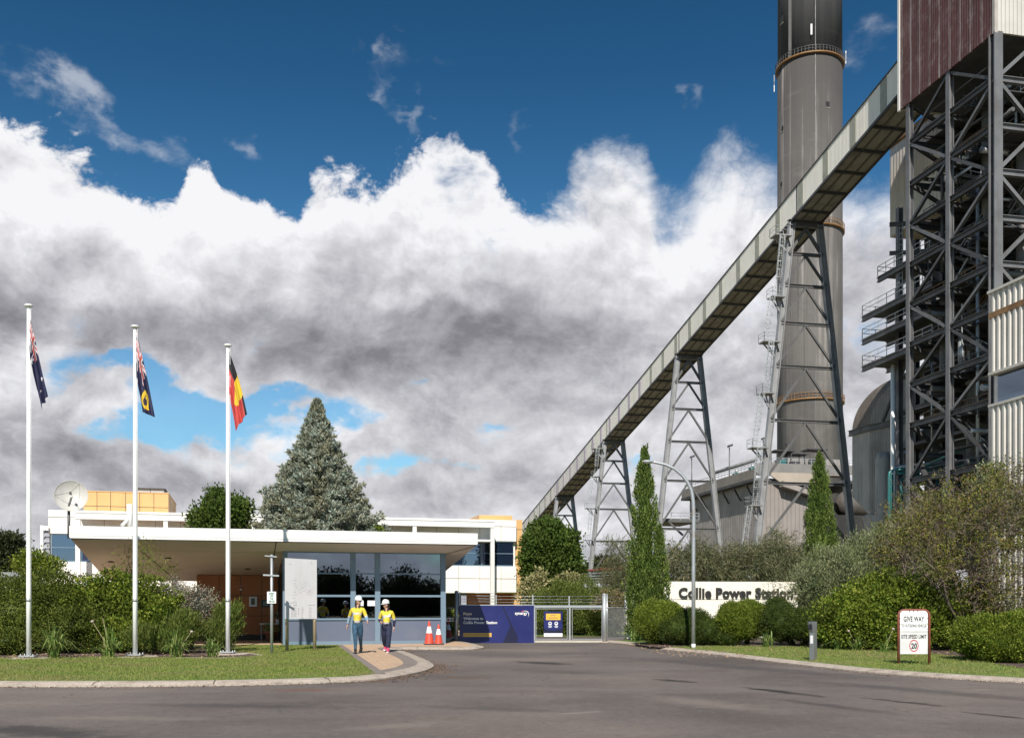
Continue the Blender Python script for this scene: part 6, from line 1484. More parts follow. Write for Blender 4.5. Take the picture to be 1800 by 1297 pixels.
# pedestrian frame with warning strip, left of the board
wf = thing('warning_strip', 'white warning strip with round symbols on a wire frame beside the gatehouse', 'sign', gp(793, 1088, -.3))
mb = MB(); gbox(mb, 784, 803, 1085.5, 1092, -.3, .02); mb.build('plate', M['paper'], wf)
for px, mt in ((788, 'red'), (793.5, 'yellow_rail'), (799, 'black')):
    c = gp(px, 1088.7, -.296); mb = MB(); mb.face([c + GX * math.cos(a) * .05 + UP * math.sin(a) * .05 for a in [k * math.pi / 6 for k in range(12)]]); mb.build('symbol', M[mt], wf)
mb = MB(); mb.tube(gp(783, 1068, -.33), gp(803, 1068, -.33), .02, 6); mb.tube(gp(783, 1085, -.33), gp(803, 1085, -.33), .015, 6); mb.tube(gp(784, 1128, -.33), gp(784, 1067, -.33), .02, 6); mb.tube(gp(803, 1128, -.33), gp(803, 1067, -.33), .02, 6); mb.build('wire_frame', M['galv'], wf)

# ---- traffic cones
def cone(c, h, label, first=None):
    t = thing('traffic_cone', label, 'traffic cone', c, 'orange traffic cones')
    R0, R1 = .155 * h / .75, .028
    rad = lambda f: R0 + (R1 - R0) * f
    MB().obox(c + vec(-.20, -.20, 0), (.40, 0, 0), (0, .40, 0), (0, 0, .05)).build('base', M['black'], t, .012)
    mb = MB(); mb.lathe(c, [(rad(f), .05 + (h - .05) * f) for f in (0, .15, .3, .455)], 24, caps=False); mb.lathe(c, [(rad(f), .05 + (h - .05) * f) for f in (.745, .85, .96)] + [(R1 * .7, h)], 24, caps=False); mb.build('body', M['cone_orange'], t)
    MB().lathe(c, [(rad(f) + .002, .05 + (h - .05) * f) for f in (.455, .55, .65, .745)], 24, caps=False).build('reflective_sleeve', M['paper'], t)
    return t
q = G(754.5, 1132.6, IS_Z); cone(q, .93, 'tallest orange traffic cone, in front of the blue gatehouse panel')
q = G(771, 1132.6, IS_Z); cone(q, .80, 'orange traffic cone against the right corner post of the gatehouse')
q = P(788, 1121.5, 47.0); q.z = 0.0; cone(q, .92, 'orange traffic cone behind the white warning strip left of the gate')
q = P(1077.5, 1115, 53); q.z = 0.03; cone(q, .80, 'faded traffic cone seen through the chain link fence')

# ---- site map board
bd_d = 33.2; B0, B1 = P(505, 1142, 33.0), P(553.5, 1141, 33.5); BX = (B1 - B0); BX.z = 0; BX.normalize(); BNrm = Vector((BX.y, -BX.x, 0))
bp_ = lambda px, py, off=0.: on_plane(px, py, Vector((B0.x, B0.y, 0)) + BNrm * off, BNrm)
t = thing('map_board', 'tall white site map board on two timber posts in the lawn', 'notice board', Vector((B0.x, B0.y, IS_Z)).lerp(Vector((B1.x, B1.y, IS_Z)), .5))
for px in (504.5, 553): a = bp_(px, 1142, -.06); a.z = IS_Z - .05; MB().tube(a, Vector((a.x, a.y, 3.0)), .056, 12).build('post', M['timber'], t)
a, b, c_, d_ = bp_(501, 1087.5), bp_(557, 1087), bp_(557, 983.5), bp_(501, 980.5)
mb = MB(); mb.prism([a, b, c_, d_], -BNrm * .03)
pn = mb.build('panel', pmat('map_board_white', (.57, .555, .565), (.53, .52, .53), .8, .55, dirt=(.46, .44, .44), dirtamt=.25, streak=1, dscale=.7), t)
mb = MB(); rb_ = random.Random(11)
def mk(x0, x1, y0, y1): p = bp_(x0, y1, .003); mb.face([p, bp_(x1, y1, .003), bp_(x1, y0, .003), bp_(x0, y0, .003)])
for k in range(170):
    px, py = rb_.gauss(533, 8), rb_.gauss(1032, 11)
    if 508 < px < 553 and 1000 < py < 1058: w, h = rb_.choice(((1.6, .22), (.25, 1.4), (.9, .25), (.3, .5))); mk(px, px + w, py, py + h)
for k in range(8): y = 1019 + k * 5.2 + rb_.random(); mk(514 + rb_.random() * 3, 519 + rb_.random() * 3, y, y + .35)
for x0, n in ((512, 10), (517, 10), (530, 12), (543, 11)):
    for k in range(n): y = 1067 + k * 1.75; mk(x0, x0 + rb_.uniform(2, 5.5), y, y + .35)
for x in (507.5, 524.5):
    for k in range(3): y = 1069 + k * 4.4; mk(x - .8, x + .8, y, y + 1.6)
mk(509, 522, 1058.8, 1059.4); mk(507, 511, 1062.8, 1063.6); mk(516, 522, 1062.8, 1063.8); mk(541, 554, 1062.8, 1063.4); mk(547.4, 547.8, 986, 992); mk(508.5, 511.5, 991, 991.8)
mb.build('map_print', pmat('map_ink', (.22, .21, .22), (.30, .22, .23), 14, .7), pn)
mb = MB(); rb_.seed(4)
for k in range(34): px, py = rb_.gauss(546, 3.0), rb_.gauss(1039, 4.5); mk(px, min(px + 1.3, 555), py, py + .3)
mb.build('map_print_red', pmat('map_ink_red', (.42, .26, .28), None, 5, .7), pn)

# ---- keep off the grass post
q = P(477.5, 1148, 31.4); t = thing('grass_sign', 'grey post with two cross arms and a white keep off the grass plate', 'sign post', Vector((q.x, q.y, IS_Z)))
dd = q.y; pp = lambda x, y, o=0.: P(x, y, dd) + Vector((0, o, 0))
MB().tube(Vector((q.x, q.y, IS_Z - .05)), pp(477.5, 974.5), .045, 12).build('post', M['galv'], t)
mb = MB(); mb.beam(pp(466.5, 976.6, -.05), pp(487.5, 978.5, -.05), .05, .035); mb.beam(pp(463.5, 1010.2, -.05), pp(491, 1011.7, -.05), .06, .05); mb.build('cross_arm', M['galv'], t)
a = pp(470.5, 1060, -.075); b = pp(486.2, 1060, -.075); zt_ = pp(470, 1039.5).z
MB().obox(a, b - a, (0, .02, 0), (0, 0, zt_ - a.z)).build('plate', M['paper'], t)
mb = MB()
for k, (w, wid) in enumerate((('KEEP', .155), ('OFF', .115), ('THE', .11), ('GRASS', .20))): fit_text(mb, w, wid, .062, pp(478.35, 1044.6 + k * 4.55, -.078), XD, .03, .002, True)
mb.build('lettering', pmat('green_ink', (.01, .16, .085), None, 4, .5), t)

# ---- street lamp
b = P(1219, 1138.5, 35.0); t = thing('street_lamp', 'curved galvanised street lamp in front of the name wall', 'street lamp', Vector((b.x, b.y, IS_Z)))
zb_ = IS_Z; pts = [Vector((b.x, b.y, zb_ + .02)), P(1219, 1000, 35), P(1219.5, 905, 35)]
for x, y in ((1218.5, 880), (1215.5, 862), (1209, 848), (1199, 835), (1186, 824), (1170, 816.5), (1152, 812.5), (1146, 811.5)): pts.append(P(x, y, 35))
MB().path(pts, .070, 14, .048).build('pole', M['galv_rust'], t)
MB().lathe(Vector((b.x, b.y, zb_)), [(.077, 0), (.076, .17)], 16).build('white_base', M['white'], t)
mb = MB(); c = P(1137.5, 810.8, 35); mb.sphere(c, .19, .11, .05, 14, 6); mb.build('lamp_head', M['grey_box'], t); MB().sphere(c - UP * .03, .13, .08, .035, 12, 5).build('lens', M['paper'], t)

# ---- card reader pedestal
c = G(1429.5, 1161, IS_Z); t = thing('reader_pedestal', 'slim stainless card reader pedestal on the right hand verge', 'pedestal', c)
rz = Matrix.Rotation(R(38), 3, 'Z'); X_ = rz @ Vector((1, 0, 0)); Y_ = rz @ Vector((0, 1, 0)); w_, dp = .145, .145
m_ss = pmat('stainless', (.42, .425, .43), (.36, .365, .37), 6, .35, .75, dirt=(.36, .23, .13), dirtamt=.45, dscale=2.0)
MB().obox(c - X_ * w_ / 2 - Y_ * dp / 2, X_ * w_, Y_ * dp, UP * 1.08).build('column', m_ss, t, .004)
mb = MB(); o_ = c - X_ * (w_ / 2 + .03) - Y_ * (dp / 2 + .0) + UP * .80
mb.prism([o_ + UP * .28 - X_ * .0, o_ - X_ * .05 + UP * .26, o_ + UP * .02, o_ + X_ * .03, o_ + X_ * .03 + UP * .28], Y_ * dp); mb.build('hood', m_ss, t)
mb = MB(); mb.obox(c - X_ * (w_ / 2 + .004) - Y_ * (dp / 2 - .03) + UP * .48, X_ * .004, Y_ * (dp - .06), UP * .22); mb.build('label_plate', M['paper'], t)
mb = MB(); mb.obox(c - X_ * (w_ / 2 + .07) - Y_ * (dp / 2 - .02) + UP * .86, X_ * .012, Y_ * (dp - .04), UP * .17); mb.build('reader', M['black'], t)

# ---- give way sign in a bent pipe frame
GW = 25.75; p0, p1 = P(1579.5, 1166, GW), P(1633.5, 1166, GW); t = thing('give_way_sign', 'white give way and speed limit sign in a rusty red pipe frame', 'road sign', Vector(((p0.x + p1.x) / 2, GW, IS_Z)))
zt_ = P(1600, 1072, GW).z; rr_ = .14
L0, L1 = Vector((p0.x, GW, IS_Z - .1)), Vector((p1.x, GW, IS_Z - .1)); pts = [L0, Vector((p0.x, GW, zt_ - rr_))]
for k in range(1, 7): a = math.pi - math.pi / 2 * k / 6; pts.append(Vector((p0.x + rr_ + rr_ * math.cos(a), GW, zt_ - rr_ + rr_ * math.sin(a))))
for k in range(0, 7): a = math.pi / 2 - math.pi / 2 * k / 6; pts.append(Vector((p1.x - rr_ + rr_ * math.cos(a), GW, zt_ - rr_ + rr_ * math.sin(a))))
pts.append(L1)
MB().path(pts, .034, 12).build('frame', pmat('red_oxide', (.235, .062, .035), (.19, .05, .03), 4, .5, dirt=(.10, .045, .03), dirtamt=.4, dscale=2), t)
yy = GW - .045; sx0, sx1 = P(1582.2, 1063, yy).x, P(1630.8, 1063, yy).x; zz = lambda y: P(1600, y, yy).z
def rounded(x0, x1, z0, z1, r_, y, top=True):
    o = [Vector((x0, y, z0)), Vector((x1, y, z0))]
    for k in range(7): a = math.pi / 2 * k / 6; o.append(Vector((x1 - r_ + r_ * math.cos(a), y, z1 - r_ + r_ * math.sin(a))))
    for k in range(7): a = math.pi / 2 + math.pi / 2 * k / 6; o.append(Vector((x0 + r_ + r_ * math.cos(a), y, z1 - r_ + r_ * math.sin(a))))
    return o
MB().prism(rounded(sx0, sx1, zz(1109.3), zz(1073), .10, yy), (0, .012, 0)).build('upper_plate', M['paper'], t)
MB().prism(rounded(sx0, sx1, zz(1149), zz(1110.2), .006, yy), (0, .012, 0)).build('lower_plate', pmat('sign_grey', (.66, .65, .65), None, 2, .5), t)
mb = MB(); cxm = (sx0 + sx1) / 2; kx = yy / F_PX
fit_text(mb, 'GIVE WAY', 36.5 * kx, 9.3 * kx, (cxm, yy, zz(1091.8)), XD, .03, .003, True, 1.05); fit_text(mb, 'TO OUTGOING VEHICLES', 44.5 * kx, 5.2 * kx, (cxm, yy, zz(1101.8)), XD, .022, .003, True)
fit_text(mb, 'SITE SPEED LIMIT', 44.5 * kx, 6.6 * kx, (cxm, yy, zz(1121.5)), XD, .024, .003, True, 1.05); fit_text(mb, '20', 10.4 * kx, 9.6 * kx, (cxm + .3 * kx, yy, zz(1139.3)), XD, .035, .003, True)
mb.build('lettering', M['letter'], t)
mb = MB(); c = Vector((cxm, yy - .003, zz(1134.4))); n = 40
for k in range(n):
    a, b = 2 * math.pi * k / n, 2 * math.pi * (k + 1) / n
    for (A, B) in ((9.0 * kx, 7.2 * kx),): pass
    d = lambda t_, q: c + Vector((math.cos(t_) * q * .92, 0, math.sin(t_) * q * 1.18)); mb.face([d(a, 8.9 * kx), d(b, 8.9 * kx), d(b, 7.4 * kx), d(a, 7.4 * kx)])
mb.build('red_ring', pmat('sign_red', (.50, .03, .055), None, 4, .5), t)
for i, (x, y) in enumerate(((1599, 1073.7), (1606, 1073.7), (1613.5, 1073.7), (1582, 1086), (1582, 1096), (1582, 1105), (1631, 1086), (1631, 1096), (1631, 1105))):
    c = P(x, y, yy - .006); MB().lathe(c, [(.014, 0), (.014, .02)], 8, (0, 1, 0)).build('clip', M['steel_dark'], t)

# ---- garden light stake
c = G(1531.5, 1139, IS_Z); t = thing('garden_light', 'short white stake light with a brown head in the right garden bed', 'garden light', c)
MB().tube(c, c + UP * .72, .028, 10).build('stake', M['white'], t); MB().obox(c + vec(-.06, -.06, .72), (.12, 0, 0), (0, .12, 0), (0, 0, .14)).build('lamp_head', M['timber'], t, .01)
# ------------------------------------------------------------------ planting
def trunk_part(t, pts, r0, r1): return MB().path(pts, r0, 9, r1).build('trunk', M['bark'], t)

# blue green conifer behind the gatehouse canopy
def conifer(name, label, cat, base, H, prof, mat, tiers, seed, droop, spray, leafL, leafW, nper, upturn, group=None):
    """whorled branches on a trunk; each branch carries bottle-brush sprays of short needles"""
    rs = np.random.RandomState(seed); t = thing(name, label, cat, base, group); b, a = [], []
    for k in range(tiers):
        f = (k + rs.rand()) / tiers; z = base.z + H * f; Rr = prof(f)
        ang = rs.uniform(0, 2 * math.pi); L = Rr * rs.uniform(.70, 1.12) * (1 + .13 * math.sin(ang * 3 + f * 11) * math.sin(f * 23 + ang))
        if math.sin(ang) > .55 and rs.rand() < .7: ang = -ang
        d = np.array([math.cos(ang), math.sin(ang), 0]); ns = max(2, int(L / .22))
        for i in range(ns):
            u = (i + .6) / ns
            if u < .30 and f < .9: continue
            p = np.array([base.x, base.y, z]) + d * L * u + np.array([0, 0, -droop * L * u * u + upturn * L * max(0, u - .55) ** 2 * 2])
            w = spray * (1.15 - .5 * u) * (.22 + .78 * min(1, (1 - f) * 3.2)); m = nper
            lat = np.array([-d[1], d[0], 0]); q = p + np.outer(rs.normal(size=m) * w * (1.2 - u * .6), lat) + rs.normal(size=(m, 3)) * w * .42
            ax = d * (.35 + .5 * (1 - f)) + np.array([0, 0, .30 + .6 * f]) + rs.normal(size=(m, 3)) * .55 + np.outer(rs.normal(size=m) * .5, lat)
            b.append(q); a.append(ax)
    b = np.concatenate(b); a = np.concatenate(a); n = len(b)
    leaf_object('crown', b, a, leafL * rs.uniform(.6, 1.4, n), leafW * rs.uniform(.7, 1.3, n), mat, t, rs=rs)
    trunk_part(t, [base, base + UP * H * .5, base + UP * H * .97], H * .014, .02)
    return t
b0 = P(557, 1063, 51.0); b0.z = .1
conifer('conifer_tree', 'tall blue green conifer rising behind the gatehouse canopy', 'tree', b0, EYE + (HY - 705) / F_PX * 51 - .1,
        lambda f: 5.35 * (max(0, 1 - f) ** .95) * (1 - .22 * max(0, .22 - f) / .22) + .06, LF['spruce'], 1700, 3, .16, .16, .18, .062, 30, .46)

def cypress(label, x, d, ytop, wpx, seed, extra=(), group=None, ybase=None, lean=0.):
    rs = np.random.RandomState(seed); base = P(x, 1063, d); base.z = .1; H = EYE + (HY - ytop) / F_PX * d - .1; Rm = wpx / 2 * d / F_PX
    t = thing('cypress_tree', label, 'cypress', base, group); b, a = [], []
    def column(bx, by, H_, R_, n):
        """upright flame shaped plumes packed round the axis, each its own tuft of scale leaves"""
        f = rs.rand(n) ** .9; ang = rs.uniform(0, 2 * math.pi, n)
        ang = np.where((np.sin(ang) > .45) & (rs.rand(n) < .7), -ang, ang)
        env = np.minimum(1, (1.0 - f) * 1.55) ** .75 * (.85 + .15 * np.minimum(f * 5, 1))
        r_ = R_ * env * rs.uniform(.74, 1.22, n) * (1 + .10 * np.sin(ang * 4 + f * 9))
        r_ *= np.where(rs.rand(n) < .22, rs.uniform(.4, .85, n), 1)
        ln = rs.uniform(.38, .85, n) * (.55 + .45 * env); th = rs.uniform(.07, .125, n); m = 54
        od = np.stack([np.cos(ang), np.sin(ang), np.zeros(n)], 1); p = np.stack([bx + od[:, 0] * r_, by + od[:, 1] * r_, base.z + f * H_ * .985], 1)
        lean = od * rs.uniform(.05, .28, n)[:, None] + np.array([0, 0, 1.]) + rs.normal(size=(n, 3)) * .07
        k = np.tile(np.linspace(-.45, .60, m), n); K = lambda x: np.repeat(x, m, 0)
        wid = K(th) * np.clip(1.05 - np.abs(k * 1.7 + .12) ** 1.6, .05, 1)
        q = K(p) + K(lean) * (k * K(ln))[:, None] + rs.normal(size=(n * m, 3)) * wid[:, None] * np.array([.62, .62, .3])
        ax = K(lean) * 1.0 + K(od) * .35 + rs.normal(size=(n * m, 3)) * .36
        b.append(q); a.append(ax)
    area = H * Rm * 2
    column(base.x, base.y, H, Rm, int(area * 34))
    for (dx, h, w) in extra: column(base.x + dx * d / F_PX, base.y - .25, H * h, w / 2 * d / F_PX, int(area * 9))
    b_ = np.concatenate(b); a_ = np.concatenate(a); n = len(b_)
    leaf_object('crown', b_, a_, rs.uniform(.07, .15, n), rs.uniform(.030, .055, n), LF['cypress'], t, rs=rs)
    mb = MB(); mb.smooth = True
    mb.lathe(base, [(Rm * .3, .3), (Rm * .5, H * .15), (Rm * .48, H * .5), (Rm * .24, H * .8), (.03, H * .92)], 14); mb.build('inner_branches', LF['cypress'], t)
    trunk_part(t, [base - UP * .1, base + UP * .8], .14, .12); return t
cypress('tall narrow green cypress left of the street lamp', 1133, 43.5, 788, 58, 5, ((24, .60, 34), (-18, .42, 32)), 'columnar cypresses')
cypress('narrow cypress in front of the tallest trestle foot', 1440, 54.0, 797, 66, 6, ((18, .55, 46), (-16, .5, 40)), 'columnar cypresses')

# shrubs of the left garden bed
shrub('shrub', 'broad dark olive shrub mass around the leftmost flagpole', 'shrub', [bpx(20, 1085, 32.5, 120, 72, 1.6), bpx(95, 1068, 33.2, 75, 66, 1.6), bpx(130, 1105, 31.6, 62, 46, 1.1), bpx(10, 1128, 30.6, 55, 26, .8), bpx(-110, 1080, 33, 110, 75, 1.6)], LF['olive'], (.085, .032), 26, 16, .13, 11, 'garden shrubs', dense=1)
shrub('shrub', 'leafy yellow green shrub behind the middle flagpole', 'shrub', [bpx(178, 1070, 33.4, 62, 62, 1.5), bpx(235, 1072, 33.6, 68, 64, 1.5), bpx(205, 1118, 32.0, 60, 34, 1.0), bpx(285, 1090, 33.2, 40, 46, 1.1)], LF['lime'], (.10, .055), 22, 13, .12, 12, 'garden shrubs', dense=1)
shrub('shrub', 'fine needled bright green shrub right of the middle flagpole', 'shrub', [bpx(258, 1120, 31.2, 38, 26, .9), bpx(324, 1106, 31.6, 40, 34, .9), bpx(296, 1126, 31.0, 36, 22, .8)], LF['needle'], (.16, .018), 30, 18, .10, 13, 'garden shrubs', updir=.9, out=.5, spread=.4)
shrub('shrub', 'silvery pink tinged shrub behind the bright green needled one', 'shrub', [bpx(312, 1050, 34.5, 46, 34, 1.0), bpx(352, 1064, 34.2, 34, 36, 1.0)], LF['silver'], (.065, .032), 26, 14, .11, 14, 'garden shrubs', core=True)
shrub('shrub', 'upright dark needled shrub beside the third flagpole', 'shrub', [bpx(398, 1096, 32.8, 28, 40, .8), bpx(408, 1082, 32.9, 20, 30, .6), bpx(388, 1118, 32.4, 26, 28, .7)], LF['needle'], (.15, .018), 30, 18, .09, 15, 'garden shrubs', updir=.9, out=.5, spread=.4)
shrub('shrub', 'rounded golden green bush below the louvre screen', 'shrub', [bpx(58, 992, 42, 34, 28, 1), bpx(85, 1000, 42, 26, 22, 1)], LF['lime'], (.10, .05), 24, 13, .13, 16, 'garden shrubs')
# wispy small tree by the middle pole
def wispy(name, label, cat, x0, y0, d, tips, mat, seed, group=None, leaf=(.12, .022), nl=46, sp=.28, zb=.1):
    rs = np.random.RandomState(seed); base = P(x0, y0, d); base.z = zb; t = thing(name, label, cat, base, group); mb = MB(); B, A = [], []
    for (x, y, r_) in tips:
        tip = P(x, y, d + rs.normal() * .3); mid = base.lerp(tip, .55) + Vector((rs.normal() * .15, 0, .25)); mb.path([base, mid, tip], .022, 5, .006)
        n = int(nl * r_); c = np.array(tip); q = c + rs.normal(size=(n, 3)) * sp * np.array([.8, .8, .9]) * (r_ ** .5); B.append(q); A.append((q - c) * 2 + rs.normal(size=(n, 3)) * .4 + np.array([0, 0, .2]))
    b_ = np.concatenate(B); a_ = np.concatenate(A); n = len(b_); leaf_object('crown', b_, a_, leaf[0] * rs.uniform(.6, 1.3, n), leaf[1] * rs.uniform(.7, 1.3, n), mat, t, rs=rs); mb.build('stems', M['twig'], t); return t
wispy('sapling', 'wispy sapling with drooping leaf tufts under the canopy edge', 'sapling', 245, 1100, 34.3, [(225, 978, 2.2), (232, 1000, 2), (252, 972, 2.6), (262, 992, 2.6), (275, 1000, 2), (243, 1000, 2), (300, 1005, 1.6), (205, 1008, 1.8), (218, 1015, 1.6), (290, 1012, 1), (258, 968, 1.5), (247, 1016, 2)], LF['lime'], 21, None, (.13, .02), 60, .17)

# strap leaved clumps
def strap_clump(x, y, d, w, h, n, seed, label, stalks=()):
    rs = np.random.RandomState(seed); c = P(x, y, d); c.z = IS_Z + .01; t = thing('strap_leaf_plant', label, 'plant', c, 'strap leaved clumps'); mb = MB(); mb.cur = 0
    for k in range(n):
        a = rs.uniform(0, 2 * math.pi); L = 1.55 * h * rs.uniform(.7, 1.3); out = 1.35 * w * rs.uniform(.2, 1.1); wd = rs.uniform(.014, .026); dr = Vector((math.cos(a), math.sin(a) * .8, 0)); sd_ = Vector((-dr.y, dr.x, 0)).normalized()
        b_ = c + Vector((rs.normal() * .07, rs.normal() * .06, 0)); prev = None
        for i in range(6):
            u = i / 5; p = b_ + dr * out * u ** 1.2 + UP * (L * (u * 1.5 - .85 * u * u * (out / w) ** .6 * 1.25)); p.z = max(p.z, IS_Z + .02); ww = wd * (1 - u ** 2 * .9)
            cur = (p - sd_ * ww, p + sd_ * ww)
            if prev: mb.face([prev[0], prev[1], cur[1], cur[0]])
            prev = cur
    mb.build('leaves', LF['strap'], t)
    for (dx, hh, ln) in stalks:
        p = c + Vector((dx, -.02, hh)); MB().path([c, c + Vector((dx * .4, 0, hh * .55)), p], .010, 5, .006).build('stalk', pmat('dry_stalk', (.36, .29, .17), None, 5, .8), t)
        if ln: MB().sphere(p, .05, .05, .045, 10, 6).build('seed_head', pmat('seed_head', (.40, .33, .29), (.28, .22, .18), 20, .9), t)
    return t
strap_clump(95, 1157, 28.6, .62, .66, 95, 1, 'large strap leaved clump beside the leftmost flagpole')
strap_clump(192, 1156, 28.9, .60, .50, 80, 2, 'strap leaved clump with dry flower stalks left of the middle flagpole', ((-.48, 1.05, 1), (-.18, 1.15, 0)))
strap_clump(312, 1156, 29.0, .52, .48, 80, 3, 'strap leaved clump midway between the second and third flagpoles', ((.42, .75, 1), (.22, .5, 0)))
strap_clump(372, 1155, 29.4, .46, .44, 70, 4, 'strap leaved clump just left of the third flagpole')
strap_clump(1348, 1137, 36.0, .42, .40, 50, 5, 'strap leaved clump between the round golden shrub and the long hedge')
strap_clump(1475, 1138, 34.0, .55, .34, 60, 6, 'dark green strap leaved clump right of the card reader pedestal')
strap_clump(1507, 1139, 33.5, .45, .36, 50, 7, 'strap leaved clump at the foot of the garden light', ((-.3, .65, 1),))
strap_clump(1556, 1142, 32.2, .42, .34, 46, 8, 'strap leaved clump left of the give way sign', ((.25, .75, 1),))
strap_clump(1118, 1128, 42.0, .50, .40, 50, 9, 'pale grassy clump at the foot of the chain link fence')

# clipped and loose shrubs of the right bed
shrub('hedge', 'golden green rounded hedge end beside the chain link fence', 'hedge', [bpx(1152, 1092, 39.0, 40, 42, 1.2), bpx(1172, 1078, 39.4, 34, 26, 1.0)], LF['lime'], (.075, .03), 34, 18, .10, 31, 'clipped hedges', updir=.7, dense=2)
shrub('hedge', 'dark green clipped hedge behind the street lamp', 'hedge', [bpx(1195, 1108, 38.2, 45, 30, 1.1), bpx(1245, 1110, 38.0, 42, 30, 1.0), bpx(1215, 1090, 38.6, 40, 26, .9), bpx(1275, 1122, 37.4, 24, 18, .7)], LF['deep'], (.06, .028), 36, 18, .09, 32, 'clipped hedges', dense=2)
shrub('ball_shrub', 'large golden egg shaped shrub below the letters of the name wall', 'shrub', [bpx(1290, 1094, 37.6, 36, 40, 1.0)], LF['lime'], (.085, .03), 46, 20, .10, 33, 'golden ball shrubs', updir=1.0, lump=.06, dense=2)
shrub('ball_shrub', 'smaller golden shrub tucked behind the large egg shaped one', 'shrub', [bpx(1322, 1090, 39.0, 34, 38, 1.0), bpx(1312, 1068, 39.4, 22, 18, .7)], LF['lime'], (.085, .03), 40, 18, .10, 34, 'golden ball shrubs', updir=1.0, lump=.06, dense=2)
shrub('hedge', 'long mid green hedge behind the card reader pedestal', 'hedge', [bpx(1375, 1096, 38.0, 44, 38, 1.1), bpx(1420, 1100, 37.4, 50, 34, 1.1), bpx(1365, 1068, 38.6, 26, 22, .8), bpx(1450, 1108, 36.6, 40, 28, 1.0)], LF['deep'], (.085, .026), 34, 17, .10, 35, 'clipped hedges', updir=.6, dense=2)
shrub('large_shrub', 'big spreading yellow green shrub behind the give way sign', 'shrub', [bpx(1500, 1085, 34.6, 62, 52, 1.4), bpx(1560, 1062, 35.4, 80, 56, 1.6), bpx(1640, 1075, 34.8, 80, 62, 1.7), bpx(1580, 1110, 34.0, 90, 34, 1.2), bpx(1470, 1112, 34.8, 40, 28, 1.0), bpx(1700, 1090, 34.8, 60, 60, 1.4)], LF['lime'], (.105, .055), 20, 13, .15, 36, None, dense=1)
shrub('hedge', 'low rounded hedge right of the give way sign', 'hedge', [bpx(1725, 1122, 27.5, 52, 46, 1.2), bpx(1800, 1118, 27.2, 70, 50, 1.3), bpx(1890, 1120, 27.0, 70, 50, 1.3), bpx(1760, 1138, 26.8, 56, 34, 1.0)], LF['lime'], (.10, .028), 34, 18, .10, 37, 'clipped hedges', updir=.5, dense=2)
shrub('grey_shrub', 'tall silvery green shrub between the second cypress and the spreading shrub', 'shrub', [bpx(1462, 1015, 45, 50, 52, 1.7), bpx(1520, 995, 46, 52, 55, 1.7), bpx(1425, 1030, 44, 32, 42, 1.3), bpx(1565, 985, 47, 50, 60, 1.6)], LF['greygreen'], (.16, .028), 20, 17, .20, 38, None, updir=.9)
shrub('flowering_shrub', 'small yellow flowering shrub under the steel tower', 'shrub', [bpx(1590, 950, 50, 45, 44, 1.4), bpx(1625, 985, 49, 50, 50, 1.4)], leafmat('leaf_flowering', [(.05, .09, .02), (.10, .15, .035), (.17, .20, .05), (.38, .30, .05)], patch=(.12, .14, .04)), (.13, .04), 20, 15, .18, 39, None)

# drooping grey green trees behind the name wall
def drooper(name, label, blobs, seed, group, mat='casuarina', L=(.36, .032), per=12, nleaf=24):
    rs = np.random.RandomState(seed); c = blobs[0]; base = Vector((sum(b[0] for b in blobs) / len(blobs), c[1], .1)); t = thing(name, label, 'tree', base, group)
    b_, a_ = blob_leaves(rs, blobs, per, .24, nleaf, updir=-.35, out=.45, spread=.75, inner=.45, lump=.22); n = len(b_)
    leaf_object('crown', b_, a_, L[0] * rs.uniform(.5, 1.3, n), L[1] * rs.uniform(.7, 1.4, n), LF[mat], t, rs=rs)
    mb = MB()
    for k in range(9):
        q = blobs[k % len(blobs)]; e = Vector((q[0] + rs.normal() * q[3] * .4, q[1] + rs.normal() * .4, q[2] + rs.uniform(-.2, .7) * q[5])); mb.path([base, base.lerp(e, .5) + Vector((rs.normal() * .3, 0, .3)), e], .09, 6, .02)
    mb.build('trunk', M['bark'], t); return t
drooper('she_oak', 'drooping grey green tree above the left end of the name wall', [bpx(1205, 1000, 53, 48, 44, 2), bpx(1252, 1004, 53.5, 44, 36, 2), bpx(1185, 1025, 52.5, 32, 36, 1.6)], 41, 'drooping trees behind the name wall')
drooper('she_oak', 'drooping grey green tree above the right end of the name wall', [bpx(1316, 1000, 54, 48, 40, 2), bpx(1366, 986, 54.5, 40, 42, 2), bpx(1390, 1018, 52.6, 38, 42, 1.4)], 42, 'drooping trees behind the name wall')
wispy('sapling', 'loose wispy plant hanging over the last letters of the name wall', 'sapling', 1365, 1090, 46.6, [(1362, 1030, 3), (1370, 1042, 3), (1352, 1045, 2), (1380, 1034, 3), (1358, 1022, 2), (1392, 1022, 3), (1374, 1050, 2), (1345, 1052, 1), (1398, 1038, 3)], LF['greygreen'], 43, None, (.17, .022), 34, .24)
drooper('she_oak', 'dull brownish tree between the gate and the tall cypress', [bpx(1085, 1000, 62, 30, 50, 1.8), bpx(1100, 1040, 60, 26, 50, 1.6)], 44, None, 'casuarina', (.36, .02), 15, 22)

